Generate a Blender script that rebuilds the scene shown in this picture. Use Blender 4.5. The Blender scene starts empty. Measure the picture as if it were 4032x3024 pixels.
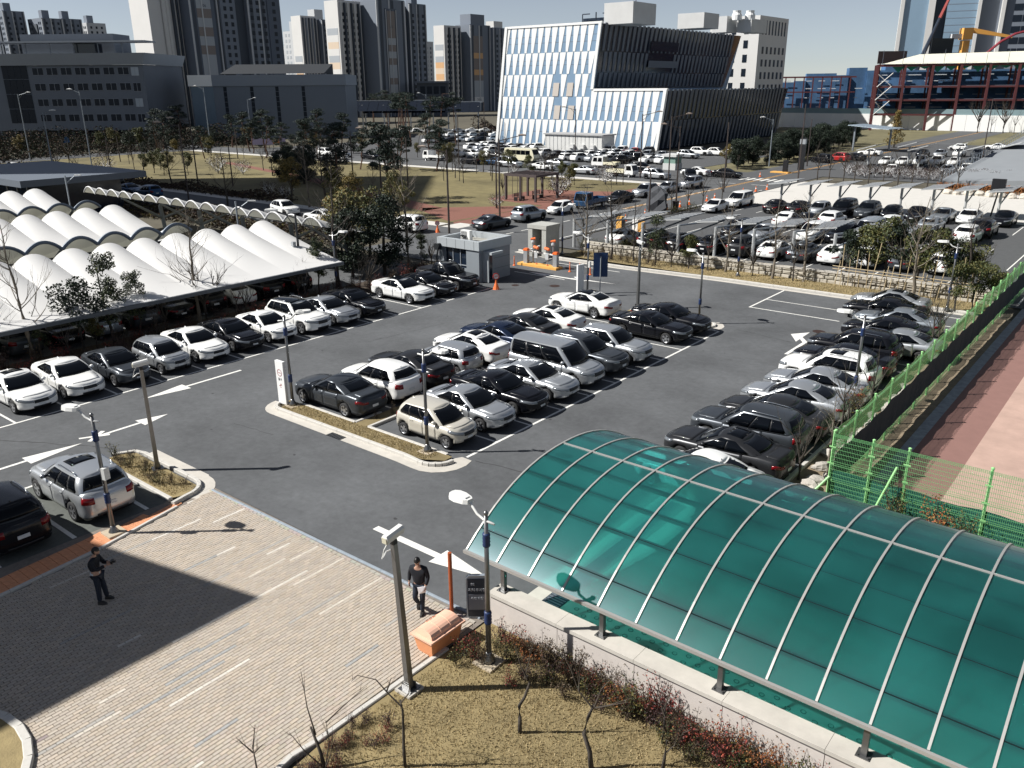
import bpy, math, random
import numpy as np
from mathutils import Vector, Matrix
SC = bpy.context.scene
COL = SC.collection
R = math.radians
rnd = random.Random(7)

# ---------------------------------------------------------------- camera, sky, sun, exposure
H = 13.7
cam_d = bpy.data.cameras.new('camera')
cam_d.sensor_width = 36.0
cam_d.lens = 36.0 * 3260 / 4032
cam_d.clip_start = 0.1
cam_d.clip_end = 9000
cam = bpy.data.objects.new('camera', cam_d)
COL.objects.link(cam)
PITCH, ROLL = R(19.774), R(-0.479)
fh = Vector((-.62932, .77715, 0)); rt = Vector((.77715, .62932, 0)); upv = Vector((0, 0, 1))
fwd = fh * math.cos(PITCH) - upv * math.sin(PITCH)
up = fh * math.sin(PITCH) + upv * math.cos(PITCH)
rr_ = rt * math.cos(ROLL) + up * math.sin(ROLL)
uu_ = up * math.cos(ROLL) - rt * math.sin(ROLL)
cam.matrix_world = Matrix(((rr_.x, uu_.x, -fwd.x, 0), (rr_.y, uu_.y, -fwd.y, 0), (rr_.z, uu_.z, -fwd.z, H), (0, 0, 0, 1)))
SC.camera = cam
SUN_EL = R(43)
to_sun = Vector((-.758 * math.cos(SUN_EL), -.652 * math.cos(SUN_EL), math.sin(SUN_EL))).normalized()
world = bpy.data.worlds.new('World'); SC.world = world; world.use_nodes = True
wn = world.node_tree.nodes; wl = world.node_tree.links
sky = wn.new('ShaderNodeTexSky'); sky.sky_type = 'NISHITA'; sky.sun_disc = False
sky.sun_elevation = SUN_EL; sky.sun_rotation = math.atan2(to_sun.x, to_sun.y)
sky.air_density = .6; sky.dust_density = .1; sky.ozone_density = 1.0; sky.altitude = 0
bg = wn['Background']; bg.inputs['Strength'].default_value = 0.06
wb = wn.new('ShaderNodeHueSaturation'); wb.inputs['Saturation'].default_value = .55   # pale winter sky
wl.new(sky.outputs[0], wb.inputs['Color']); wl.new(wb.outputs[0], bg.inputs[0])
sun_d = bpy.data.lights.new('sun', 'SUN'); sun_d.energy = 5.0; sun_d.angle = R(.53); sun_d.color = (1, .975, .93)
sun = bpy.data.objects.new('sun', sun_d); COL.objects.link(sun)
sun.rotation_euler = (-to_sun).to_track_quat('-Z', 'Y').to_euler(); sun.location = (-60, -50, 90)
SC.view_settings.view_transform = 'Standard'; SC.view_settings.look = 'None'
SC.view_settings.gamma = 1; SC.view_settings.exposure = 0.55; SC.view_settings.use_curve_mapping = False
SC.cycles.max_bounces = 5; SC.cycles.diffuse_bounces = 2; SC.cycles.glossy_bounces = 2
SC.cycles.transmission_bounces = 3; SC.cycles.transparent_max_bounces = 10; SC.cycles.caustics_reflective = False

# ---------------------------------------------------------------- materials
MATS = {}
def mat(name, col, rough=.7, metal=0, var=0, scale=4., bump=0, bscale=40., coat=0, spec=.5, var2=0, scale2=.25, emit=0):
 if name in MATS: return MATS[name]
 m = bpy.data.materials.new(name); m.use_nodes = True
 nt = m.node_tree; n = nt.nodes; l = nt.links; b = n['Principled BSDF']
 b.inputs['Roughness'].default_value = rough; b.inputs['Metallic'].default_value = metal
 b.inputs['Coat Weight'].default_value = coat; b.inputs['Coat Roughness'].default_value = .03
 b.inputs['Specular IOR Level'].default_value = spec
 c = tuple(col) + (1,)
 if emit:
  b.inputs['Emission Color'].default_value = c; b.inputs['Emission Strength'].default_value = emit
 if var or var2 or bump:
  tc = n.new('ShaderNodeTexCoord')
  last = None
  for vv, ss in ((var, scale), (var2, scale2)):
   if not vv: continue
   no = n.new('ShaderNodeTexNoise'); no.inputs['Scale'].default_value = ss; no.inputs['Detail'].default_value = 6
   no.inputs['Roughness'].default_value = .65
   l.new(tc.outputs['Object'], no.inputs['Vector'])
   mr = n.new('ShaderNodeMapRange'); mr.inputs['From Min'].default_value = .3; mr.inputs['From Max'].default_value = .7
   mr.inputs['To Min'].default_value = 1 - vv; mr.inputs['To Max'].default_value = 1 + vv
   l.new(no.outputs['Fac'], mr.inputs['Value'])
   if last is None: last = mr.outputs[0]
   else:
    mu = n.new('ShaderNodeMath'); mu.operation = 'MULTIPLY'
    l.new(last, mu.inputs[0]); l.new(mr.outputs[0], mu.inputs[1]); last = mu.outputs[0]
  if last is not None:
   mx = n.new('ShaderNodeVectorMath'); mx.operation = 'SCALE'; mx.inputs[0].default_value = col
   l.new(last, mx.inputs['Scale']); l.new(mx.outputs[0], b.inputs['Base Color'])
  else: b.inputs['Base Color'].default_value = c
  if bump:
   nb = n.new('ShaderNodeTexNoise'); nb.inputs['Scale'].default_value = bscale; nb.inputs['Detail'].default_value = 5
   l.new(tc.outputs['Object'], nb.inputs['Vector'])
   bp = n.new('ShaderNodeBump'); bp.inputs['Strength'].default_value = bump; bp.inputs['Distance'].default_value = .03
   l.new(nb.outputs['Fac'], bp.inputs['Height']); l.new(bp.outputs[0], b.inputs['Normal'])
 else: b.inputs['Base Color'].default_value = c
 MATS[name] = m
 return m
def attr_mat(name, rough=.85, bump=.3, bscale=60, trans=0):
 """colour comes from the mesh's own 'tint' attribute (one colour per brick, leaf, stone)"""
 m = bpy.data.materials.new(name); m.use_nodes = True; nt = m.node_tree; n = nt.nodes; l = nt.links; b = n['Principled BSDF']
 a = n.new('ShaderNodeAttribute'); a.attribute_name = 'tint'
 l.new(a.outputs['Color'], b.inputs['Base Color']); b.inputs['Roughness'].default_value = rough
 b.inputs['Specular IOR Level'].default_value = .3
 if bump:
  tc = n.new('ShaderNodeTexCoord'); nb = n.new('ShaderNodeTexNoise'); nb.inputs['Scale'].default_value = bscale
  l.new(tc.outputs['Object'], nb.inputs['Vector']); bp = n.new('ShaderNodeBump'); bp.inputs['Strength'].default_value = bump
  bp.inputs['Distance'].default_value = .01; l.new(nb.outputs['Fac'], bp.inputs['Height']); l.new(bp.outputs[0], b.inputs['Normal'])
 MATS[name] = m; return m
TINT = attr_mat('tinted_stone'); LEAF = attr_mat('leaf', .6, 0)

# ---------------------------------------------------------------- mesh helpers
class MB:
 def __init__(s): s.v = []; s.f = []; s.m = []; s.c = []; s.mats = []
 def mi(s, m):
  if m not in s.mats: s.mats.append(m)
  return s.mats.index(m)
 def face(s, vs, m=0, c=None):
  b = len(s.v); s.v += [tuple(v) for v in vs]; s.f.append(tuple(range(b, b + len(vs)))); s.m.append(m); s.c.append(c); return s
 def mesh(s, vs, fs, m=0, c=None):
  b = len(s.v); s.v += [tuple(v) for v in vs]
  for f in fs: s.f.append(tuple(i + b for i in f)); s.m.append(m); s.c.append(c)
  return s
 def box(s, c, d, rz=0, m=0, col=None, tilt=None, nobottom=False):
  hx, hy, hz = d[0] / 2, d[1] / 2, d[2] / 2
  ca, sa = math.cos(rz), math.sin(rz); vs = []
  for z in (-hz, hz):
   for x, y in ((-hx, -hy), (hx, -hy), (hx, hy), (-hx, hy)):
    p = Vector((x, y, z))
    if tilt is not None: p = tilt @ p
    vs.append((c[0] + p.x * ca - p.y * sa, c[1] + p.x * sa + p.y * ca, c[2] + p.z))
  fs = [(4, 5, 6, 7), (0, 1, 5, 4), (1, 2, 6, 5), (2, 3, 7, 6), (3, 0, 4, 7)]
  if not nobottom: fs.append((3, 2, 1, 0))
  return s.mesh(vs, fs, m, col)
 def bx(s, x0, x1, y0, y1, z0, z1, m=0, col=None):
  return s.box(((x0 + x1) / 2, (y0 + y1) / 2, (z0 + z1) / 2), (abs(x1 - x0), abs(y1 - y0), abs(z1 - z0)), 0, m, col)
 def tube(s, pts, rad, n=6, m=0, col=None, cap=True):
  pts = [Vector(p) for p in pts]
  if not hasattr(rad, '__len__'): rad = [rad] * len(pts)
  rings = []
  for i, p in enumerate(pts):
   t = (pts[min(i + 1, len(pts) - 1)] - pts[max(i - 1, 0)])
   if t.length < 1e-9: t = Vector((0, 0, 1))
   t.normalize()
   a = t.cross(Vector((0, 0, 1)))
   if a.length < .05: a = t.cross(Vector((1, 0, 0)))
   a.normalize(); b = t.cross(a)
   rings.append([p + (a * math.cos(2 * math.pi * k / n) + b * math.sin(2 * math.pi * k / n)) * rad[i] for k in range(n)])
  vs = [v for r_ in rings for v in r_]; fs = []
  for i in range(len(pts) - 1):
   for k in range(n):
    fs.append((i * n + k, i * n + (k + 1) % n, (i + 1) * n + (k + 1) % n, (i + 1) * n + k))
  if cap: fs.append(tuple(range(n - 1, -1, -1))); fs.append(tuple((len(pts) - 1) * n + k for k in range(n)))
  return s.mesh(vs, fs, m, col)
 def cyl(s, c, r, h, n=12, m=0, r2=None, col=None):
  return s.tube([(c[0], c[1], c[2]), (c[0], c[1], c[2] + h)], [r, r if r2 is None else r2], n, m, col)
 def lathe(s, c, prof, n=12, m=0):
  vs = []; fs = []
  for r, z in prof:
   for k in range(n):
    a = 2 * math.pi * k / n; vs.append((c[0] + r * math.cos(a), c[1] + r * math.sin(a), c[2] + z))
  for i in range(len(prof) - 1):
   for k in range(n): fs.append((i * n + k, i * n + (k + 1) % n, (i + 1) * n + (k + 1) % n, (i + 1) * n + k))
  fs.append(tuple(range(n - 1, -1, -1))); fs.append(tuple((len(prof) - 1) * n + k for k in range(n)))
  return s.mesh(vs, fs, m)
 def prism(s, poly, z0, z1, m=0, col=None, bottom=False):
  n = len(poly); vs = [(x, y, z0) for x, y in poly] + [(x, y, z1) for x, y in poly]
  fs = [tuple(range(n, 2 * n))] + [(i, (i + 1) % n, (i + 1) % n + n, i + n) for i in range(n)]
  if bottom: fs.append(tuple(range(n - 1, -1, -1)))
  return s.mesh(vs, fs, m, col)
 def data(s, name, mats, smooth=False):
  me = bpy.data.meshes.new(name); me.from_pydata(s.v, [], s.f)
  for m in (mats if isinstance(mats, (list, tuple)) else [mats]): me.materials.append(m)
  if any(s.m): me.polygons.foreach_set('material_index', s.m)
  if smooth: me.polygons.foreach_set('use_smooth', [True] * len(s.f))
  if any(c is not None for c in s.c):
   at = me.attributes.new('tint', 'FLOAT_COLOR', 'FACE')
   buf = np.ones((len(s.f), 4), dtype=np.float32)
   for i, c in enumerate(s.c):
    if c is not None: buf[i, :3] = c
   at.data.foreach_set('color', buf.ravel())
  me.update(); return me
 def build(s, name, mats, parent=None, smooth=False):
  return link(name, s.data(name, mats, smooth), parent)
def link(name, me, parent=None):
 o = bpy.data.objects.new(name, me); COL.objects.link(o)
 if parent is not None: o.parent = parent
 return o
def empty(name, loc=(0, 0, 0), rz=0):
 o = bpy.data.objects.new(name, None); COL.objects.link(o); o.location = loc; o.rotation_euler = (0, 0, rz)
 o.empty_display_size = .2; return o
def tag(o, label=None, cat=None, group=None, kind=None):
 if label: o['label'] = label
 if cat: o['category'] = cat
 if group: o['group'] = group
 if kind: o['kind'] = kind
 return o
def copy_tree(o, parent=None):
 c = o.copy(); COL.objects.link(c)
 if parent is not None: c.parent = parent
 for ch in KIDS.get(o.name, None) or [k for k in o.children]: copy_tree(ch, c)
 return c
KIDS = {}
def ordw(n):
 o = 'zeroth first second third fourth fifth sixth seventh eighth ninth tenth eleventh twelfth thirteenth fourteenth fifteenth sixteenth seventeenth eighteenth nineteenth'.split()
 if n < 20: return o[n]
 t = 'twenty thirty forty fifty sixty seventy eighty ninety'.split()[n // 10 - 2]
 return (t[:-1] + 'ieth') if n % 10 == 0 else t + ' ' + o[n % 10]
def sheet(name, polys, z, m, **kw):
 b = MB()
 for p in polys: b.face([(x, y, z) for x, y in p])
 return tag(b.build(name, m), kind=kw.get('kind', 'structure'))
def rect(x0, x1, y0, y1): return [(x0, y0), (x1, y0), (x1, y1), (x0, y1)]
# ---------------------------------------------------------------- ground, roads, markings
ASPH = mat('asphalt', (.100, .104, .109), .9, 0, .12, 3.5, .3, 90, spec=.3, var2=.26, scale2=.2)
ASPH2 = mat('road_asphalt', (.098, .101, .104), .9, 0, .10, 2.5, .2, 80, spec=.3, var2=.14, scale2=.1)
EARTH = mat('dry_earth', (.085, .075, .052), .95, 0, .25, .35, .3, 6, var2=.2, scale2=.03)
TURF = mat('winter_turf', (.225, .175, .085), .95, 0, .22, 1.6, .5, 25, var2=.35, scale2=.06)
GRASS2 = mat('far_turf', (.14, .125, .065), .95, 0, .22, .6, .4, 12, var2=.3, scale2=.04)
CONC = mat('concrete', (.50, .47, .42), .85, 0, .09, 2.2, .12, 50, var2=.08, scale2=.5)
CONCW = mat('pale_paving', (.55, .53, .49), .85, 0, .06, 1.2, .1, 20)
PAINT = mat('road_paint', (.72, .71, .67), .75, 0, .12, 6)
YELL = mat('yellow_paint', (.72, .36, .05), .6, 0, .08, 3)
BRICKR = mat('red_paving', (.20, .085, .06), .9, 0, .2, 5, .2, 40)
STALL = mat('stall_paver', (.10, .108, .098), .9, 0, .15, 5, .3, 40)
LOTASPH = mat('lot_asphalt', (.085, .087, .09), .9, 0, .1, 2, .2, 60, spec=.3)
DIRT = mat('planting_soil', (.055, .04, .028), .95, 0, .3, 4, .6, 18)

HX0, HX1, HY0, HY1 = -11.4, 8, 14.95, 23.7     # the opening of the ramp
big = 6000
sheet('ground', [rect(-big, big, HY1, big), rect(-big, HX0, -big, HY1), rect(HX0, big, -big, HY0), rect(HX1, big, HY0, HY1)], -.06, EARTH)
sheet('car_park', [rect(-46, -8.6, 23.9, 57.2), rect(-46, -11.6, 14.3, 23.9), rect(-46, -25.2, -14, 14.3), rect(-57.8, -46, 49.2, 57.2),
       rect(-58, -47, -10, 47)], 0, ASPH)
sheet('road', [rect(-58, -45.6, 57.2, 520)], .004, ASPH2)
sheet('cross_street', [rect(-330, -58, 54.5, 63)], .004, ASPH2)
sheet('far_street', [rect(-330, -45.6, 112.5, 122), rect(-197, -187, 63, 112)], .008, ASPH2)
sheet('park_lawn', [rect(-187, -61.5, 65, 110)], -.02, mat('park_turf', (.15, .125, .055), .95, 0, .2, .8, .4, 15, var2=.4, scale2=.07))
sheet('park_path', [[(-61.4, 66), (-58.2, 63), (-58.2, 112), (-61.4, 112)], [(-62, 66), (-70, 70), (-72, 72), (-62.5, 81), (-61.4, 81)],
     [(-70, 70), (-110, 84), (-109, 86.5), (-70, 73.4)], [(-61.4, 82), (-71, 83), (-72, 95), (-61.4, 99)], [(-150, 95), (-109, 84.4), (-109, 86.4), (-150, 97)],
     ], -.012, BRICKR)
sheet('pavement', [rect(-60.4, -58.05, 58.5, 66), rect(-58.9, -58.05, 66, 112), rect(-187, -61, 63.05, 65), rect(-187, -61, 110, 112.4)], -.006, CONCW)
sheet('far_car_park', [rect(-178, -68, 122.4, 168), rect(-185, -141, 168.01, 205), rect(-68, -45.7, 122.4, 134), rect(-57, -20, 134.01, 222)], .012, LOTASPH)
sheet('far_lawn', [rect(-130, 60, 222.5, 286), rect(-68, -57.01, 134.02, 222)], -.03, GRASS2)
sheet('paved_square', [rect(-45.4, 20, 98.5, 125.5)], .016, CONCW)
sheet('lot_terrace', [rect(-45.2, 10, 60.6, 98.3)], .02, LOTASPH)
sheet('verge', [rect(-40.8, -8.7, 57.3, 60.2)], .1, TURF)
sheet('planting_bed', [rect(-46.9, -43.6, -10, 49)], .03, DIRT)
# painted markings
pm = MB()
PZ = [0]
def line(x0, x1, y0, y1, z=.006, m=0): PZ[0] += 1; z += .00003 * PZ[0]; pm.face([(x0, y0, z), (x1, y0, z), (x1, y1, z), (x0, y1, z)], m)
def poly(ps, z=.006, m=0): PZ[0] += 1; z += .00003 * PZ[0]; pm.face([(x, y, z) for x, y in ps], m)
line(-38.06, -37.94, 5, 44.6); line(-20.11, -19.99, 21.9, 44.2); line(-21.05, -20.93, 50.6, 56.9)
for k in range(18): y = 7.85 + k * 2.285; (line(-43.1, -38.06, y - .05, y + .05) if y < 45 else None)
for k in range(10): y = 23.75 + k * 2.27; line(-25.4, -20.11, y - .05, y + .05); line(-31, -26.3, y - .05, y + .05)
for k in range(14): y = 25.9 + k * 2.29; line(-13.8, -9.4, y - .05, y + .05)
line(-21, -15.2, 53.25, 53.35); line(-21, -15.2, 50.6, 50.72)
def arrow(x, y0, y1, d=1, hw=.42, z=.006):   # straight arrow along Y
 s = 1 if y1 > y0 else -1; L = abs(y1 - y0); hl = L * .42
 poly([(x - .08, y0), (x + .08, y0), (x + .08, y1 - s * hl), (x - .08, y1 - s * hl)], z)
 poly([(x - hw, y1 - s * hl), (x + hw, y1 - s * hl), (x, y1)], z)
arrow(-33.5, 8.0, 13.2); arrow(-33.7, 14.0, 17.1); arrow(-36.4, 22.7, 17.4)
poly([(-34.14, 13.35), (-34.0, 13.3), (-33.42, 14.3), (-33.55, 14.4)]); poly([(-33.5, 13.4), (-33.36, 13.5), (-34.0, 14.4), (-34.16, 14.3)])
for (x0, x1, yy, s) in ((-18.75, -15.9, 15.92, 1), (-33.9, -37.3, 50.6, 1)):   # arrows along X
 line(x0, x1, yy - .13, yy + .13)
 e = x1 + (2.1 if x1 > x0 else -1.9)
 poly([(x1, yy - .42), (x1, yy + .42), (e, yy + .02)])
poly([(-15.35, 42.3), (-15.15, 42.3), (-15.15, 45.2), (-15.75, 46.0), (-15.9, 45.8), (-15.35, 45.0)]); poly([(-16.5, 46.2), (-15.7, 44.9), (-15.75, 47.2)])
poly([(-31.5, 51.1), (-34, 50.7), (-34, 51.0)]); poly([(-35.5, 50.5), (-35.35, 50.5), (-34.6, 51.3), (-34.8, 51.3)]); poly([(-35.4, 51.3), (-34.6, 50.6), (-34.5, 50.75), (-35.25, 51.4)])
line(-40.2, -35.4, 50.02, 50.14); line(-39.4, -33.5, 54.75, 54.87)
# road markings (7 mm above the road sheet)
z = .011
line(-52.0, -51.88, 85, 300, z, 1); line(-51.6, -51.5, 85, 300, z, 1)
for k in range(22): line(-51.9, -51.75, 58.5 + k * 2.4, 59.8 + k * 2.4, z)
line(-46.2, -46.06, 63, 112, z); line(-57.5, -57.38, 66, 112, z)
for k in range(8): line(-54.5 + k * 1.1, -54.0 + k * 1.1, 122.6, 126, .02)
for k in range(8): line(-80 + k * 5, -77.5 + k * 5, 117.2, 117.4, .016)
for k in range(14): line(-160 + k * 6, -157 + k * 6, 58.6, 58.75, z)
for k in range(8): line(-76 + k * .9, -75.5 + k * .9, 122.8, 126, .02)
for k in range(16): y0 = -40.5 + k * 2.55; line(y0 - .05, y0 + .05, 61.8, 66.8, .026); line(y0 - .05, y0 + .05, 73, 82.5, .026); line(y0 - .05, y0 + .05, 91, 97, .026)
tag(pm.build('road_marking', [PAINT, YELL]), kind='structure')
# asphalt seams, repaired cracks, oil spots
CRK = mat('bitumen_seal', (.035, .035, .037), .8)
cb = MB()
def crack(pts, w=.02, z=.0045):
 P = []
 for i in range(len(pts) - 1):
  a, b_ = Vector(pts[i] + (0,)), Vector(pts[i + 1] + (0,)); n = max(2, int((b_ - a).length / .35))
  for k in range(n): P.append(a.lerp(b_, k / n) + Vector((rnd.uniform(-.06, .06), rnd.uniform(-.06, .06), 0)))
 for i in range(len(P) - 1):
  d = (P[i + 1] - P[i]).normalized(); nn = Vector((-d.y, d.x, 0)) * w * rnd.uniform(.5, 1.2)
  cb.face([(P[i] - nn).to_tuple()[:2] + (z,), (P[i + 1] - nn).to_tuple()[:2] + (z,), (P[i + 1] + nn).to_tuple()[:2] + (z,), (P[i] + nn).to_tuple()[:2] + (z,)])
crack([(-37.5, 10.6), (-34.5, 12.4), (-31.5, 14)]); crack([(-19.6, 21.9), (-16.5, 22.3), (-12, 22.7)]); crack([(-19.4, 45.2), (-15.5, 44.6)])
crack([(-31.5, 44.5), (-36.5, 46.8)]); crack([(-28, 18.6), (-30.8, 18.2)], .012); crack([(-35, 30), (-34.2, 36)], .01)
for (x, y, r) in ((-34.75, 47.94, .38), (-15.4, 47.7, .36), (-37.2, 46.4, .28)):
 cb.face([(x + r * math.cos(a * .3927), y + r * math.sin(a * .3927), .0075) for a in range(16)], 1)
for i in range(40):
 x, y = rnd.uniform(-36, -12), rnd.uniform(16, 54); r = rnd.uniform(.03, .12)
 cb.face([(x + r * rnd.uniform(.6, 1.2) * math.cos(a * .7854), y + r * rnd.uniform(.6, 1.2) * math.sin(a * .7854), .0035) for a in range(8)])
tag(cb.build('asphalt_seam', [CRK, mat('cast_iron', (.05, .028, .022), .6, .3)]), kind='structure')

# ---------------------------------------------------------------- kerbs (each stone a piece)
KERB = mat('kerb_granite', (.52, .50, .46), .8, 0, .08, 8, .1, 60)
KERBB = mat('kerb_bluish', (.25, .29, .33), .8, 0, .1, 8)
STONE_CACHE = {}
def kerb(path, w=.16, h=.14, seg=1.0, m=None, z=0.0, closed=False):
 root = tag(empty('kerb', (path[0][0], path[0][1], z)), kind='structure')
 P = [Vector((x, y, 0)) for x, y in path]
 if closed: P.append(P[0])
 for i in range(len(P) - 1):
  d = P[i + 1] - P[i]; n = max(1, round(d.length / seg)); L = d.length / n; key = (round(L, 2), w, h, (m or KERB).name)
  if key not in STONE_CACHE:
   b = MB(); l2 = L / 2 - .006; e = .02
   prof = [(-w / 2, -.05), (-w / 2, h - e), (-w / 2 + e, h), (w / 2 - e, h), (w / 2, h - e), (w / 2, -.05)]
   vs = [(sx, y, zz) for sx in (-l2, l2) for y, zz in prof]
   fs = [(k, k + 1, k + 7, k + 6) for k in range(5)] + [tuple(range(5, -1, -1)), tuple(range(6, 12))]
   b.mesh(vs, fs); STONE_CACHE[key] = b.data('kerb_stone', m or KERB)
  for k in range(n):
   c = P[i] + d * ((k + .5) / n); o = link('kerb_stone', STONE_CACHE[key], root)
   o.location = (c.x - path[0][0], c.y - path[0][1], 0); o.rotation_euler = (0, 0, math.atan2(d.y, d.x))
 return root
def arc(cx, cy, r, a0, a1, n=6): return [(cx + r * math.cos(R(a0 + (a1 - a0) * k / n)), cy + r * math.sin(R(a0 + (a1 - a0) * k / n))) for k in range(n + 1)]
# centre island, near end and far end
isl = arc(-30.1, 21.1, .65, 180, 270) + [(-22, 20.45)] + arc(-21.0, 21.2, .85, 260, 360)
kerb(isl); kerb([(-29.7, 21.5), (-26.15, 21.5), (-26.15, 23.0)], h=.12); kerb([(-25.3, 23.2), (-25.3, 21.5), (-20.7, 21.5)], h=.12)
g = arc(-30.1, 21.1, 1.15, 180, 270) + [(-22, 19.92)] + arc(-20.9, 21.2, 1.35, 260, 385)
sheet('gutter', [g + [(-20.2, 21.8)] + [(-21, 20.38), (-30, 20.38), (-30.8, 21.1)]], .009, CONC)
sheet('island_turf', [[(-30.6, 21.3), (-30.1, 20.55), (-21.2, 20.55), (-20.4, 21.0), (-20.4, 21.45), (-25.4, 21.45), (-25.4, 45.5), (-26.05, 45.5), (-26.05, 21.45), (-30.6, 21.45)]], .09, TURF)
kerb([(-26.7, 45.2), (-21.6, 45.2)] + arc(-21.3, 44.9, .6, 60, -70) , h=.12)
sheet('gutter', [[(-26.8, 45.4), (-21.4, 45.4)] + arc(-21.3, 44.9, 1.15, 70, -80) + [(-21.2, 44.2), (-20.8, 44.9), (-21.4, 45.3)]], .009, CONC)
sheet('island_turf', [[(-26.7, 45.1), (-26.7, 44.5), (-21.3, 44.4), (-20.85, 44.9), (-21.5, 45.12)]], .09, TURF)
GRT = mat('grate', (.03, .032, .035), .5, .6)
def drain(x, y, w, l, n=7):
 b = MB(); b.bx(x - w / 2, x + w / 2, y - l / 2, y + l / 2, .004, .012)
 for k in range(n): b.bx(x - w / 2 + (k + .2) * w / n, x - w / 2 + (k + .7) * w / n, y - l / 2 + .03, y + l / 2 - .03, .012, .022, 1)
 tag(b.build('drain_grate', [GRT, mat('grate_bar', (.12, .125, .13), .45, .7)]), 'dark iron drain grate set in the kerb gutter at x %d' % x if 0 else 'dark iron drain grate in the pale gutter below the weathered island kerb', 'drain grate')
drain(-25.75, 20.1, .9, .36)
# silver SUV's island and tactile strip
i2 = [(-31.2, 13.3), (-30.8, 14.05)] + arc(-30.2, 13.6, .6, 120, 80, 3) + arc(-26.6, 13.2, .95, 90, 0, 6) + [(-25.5, 12.6)]
kerb(i2); kerb([(-31.1, 12.75), (-25.9, 12.75)], h=.12)
sheet('gutter', [[(-30.4, 14.75), (-26.7, 14.75)] + arc(-26.6, 13.2, 1.5, 90, 10, 6) + [(-25.65, 13.2)] + arc(-26.6, 13.2, .98, 0, 90, 5) + [(-30.3, 14.15)]], .009, CONC)
sheet('island_turf', [[(-31, 12.8), (-25.9, 12.8), (-25.7, 13.3), (-26.1, 13.9), (-30.6, 14.0), (-31, 13.4)]], .09, TURF)
sheet('stall_paving', [rect(-31, -25.9, 4.5, 12.6)], .005, STALL)
b = MB()
for y in (7.15, 9.42, 11.9): b.bx(-31, -25.95, y - .07, y + .07, .0, .012)
b.bx(-31.06, -30.94, 4, 12.6, 0, .012)
tag(b.build('road_marking', PAINT), kind='structure')
# plaza west edge: x as a function of y
def wx(y): return -25.55 + max(0, (14.0 - y)) * .215 if y > 9.6 else -24.6 + (9.6 - y) * .1
ORG = mat('tactile_paving', (.66, .30, .155), .8, 0, .12, 5, .2, 30)
ORGD = mat('tactile_groove', (.30, .13, .07), .85)
tb = empty('tactile_paving', (-25.3, 11, 0)); tag(tb, kind='structure')
TT = MB(); TT.bx(-.145, .145, -.145, .145, 0, .035); TT.bx(-.12, -.07, -.14, .14, .035, .04); TT.bx(-.03, .03, -.14, .14, .035, .04); TT.bx(.07, .12, -.14, .14, .035, .04)
TTm = TT.data('tile', ORG)
y = 12.7
while y > 4:
 nn = 2 if y < 11.6 else 1
 if y < 10: nn = 3
 for k in range(nn):
  o = link('tile', TTm, tb); o.location = (wx(y) - .2 - k * .3 + 25.3, y - 11, .0); o.rotation_euler = (0, 0, .2 if y > 9.6 else .1)
 y -= .3
kerb([(wx(12.6) + .02, 12.6), (wx(9.6) + .02, 9.6), (wx(4) + .02, 4)], w=.13, h=.09, m=KERB)
kerb([(wx(14) + .1, 14.1)] + [(-12.75, 14.3)], w=.1, h=.055, m=KERBB)

# ---------------------------------------------------------------- brick plaza
pl = tag(MB().mesh([(-26, 14.28, .004), (-12.6, 14.28, .004), (-12.6, -3, .004), (-26, -3, .004)], [(3, 2, 1, 0)]).build('plaza', mat('joint_sand', (.2, .175, .15), .95, 0, .2, 8)), kind='structure')
BW, BL, G = .108, .22, .008
bases = [(.44, .385, .325), (.425, .375, .315), (.455, .39, .32), (.43, .37, .30), (.415, .365, .31)]
cand = []
rb = random.Random(3)
strips = {}
ix = 0; x = -25.6
while x < -12.75:
 off = (ix % 2) * BL / 2
 runs = []
 for _ in range(2 if rb.random() < .30 else 0):
  runs.append((rb.uniform(-2, 13), rb.uniform(.5, 2.6), rb.choice([(.60, .56, .50), (.57, .52, .45), (.38, .36, .33), (.33, .33, .32), (.30, .25, .24)])))
 y = -1.2 + off
 while y < 13.9:
  bl = min(BL, 14.0 - y); cx, cy = x + BW / 2, y + bl / 2
  if cx > wx(cy) + .12:
   c = rb.choice(bases); k = rb.uniform(.93, 1.07)
   for (ry, rl, rc) in runs:
    if ry < cy < ry + rl: c = rc
   cand.append((cx, cy, tuple(v * k for v in c), bl))
  y += BL
 x += BW; ix += 1
x = -25.4
while x < -12.75: cand.append((x, 14.06, tuple(v * rb.uniform(.9, 1.05) for v in (.40, .36, .31)), -1)); x += BL
def bmesh_brick(b, cx, cy, c, z0=.002, zt=None, bl=BL):
 zt = .03 + rb.uniform(-.003, .003) if zt is None else zt; w, l, e = BW / 2 - G / 2, bl / 2 - G / 2, .006
 if bl < 0: w, l = BL / 2 - G / 2, BW / 2 - G / 2
 vs = [(cx + sx * w, cy + sy * l, z0) for sx, sy in ((-1, -1), (1, -1), (1, 1), (-1, 1))] + [(cx + sx * (w - e), cy + sy * (l - e), zt) for sx, sy in ((-1, -1), (1, -1), (1, 1), (-1, 1))]
 b.mesh(vs, [(4, 5, 6, 7), (0, 1, 5, 4), (1, 2, 6, 5), (2, 3, 7, 6), (3, 0, 4, 7)], 0, c)
def inview(cx, cy):
 d = Vector((cx, cy, -H)); z = d.dot(fwd); u = d.dot(rr_) / z; v = d.dot(uu_) / z
 return z > 0 and abs(u) < .61 and -.462 < v
vis = sorted([c for c in cand if inview(c[0], c[1])], key=lambda c: c[0] ** 2 + c[1] ** 2)
near = set((c[0], c[1]) for c in [q for q in vis if q[3] == BL][:300])
allb = MB(); bc = {}
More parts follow.
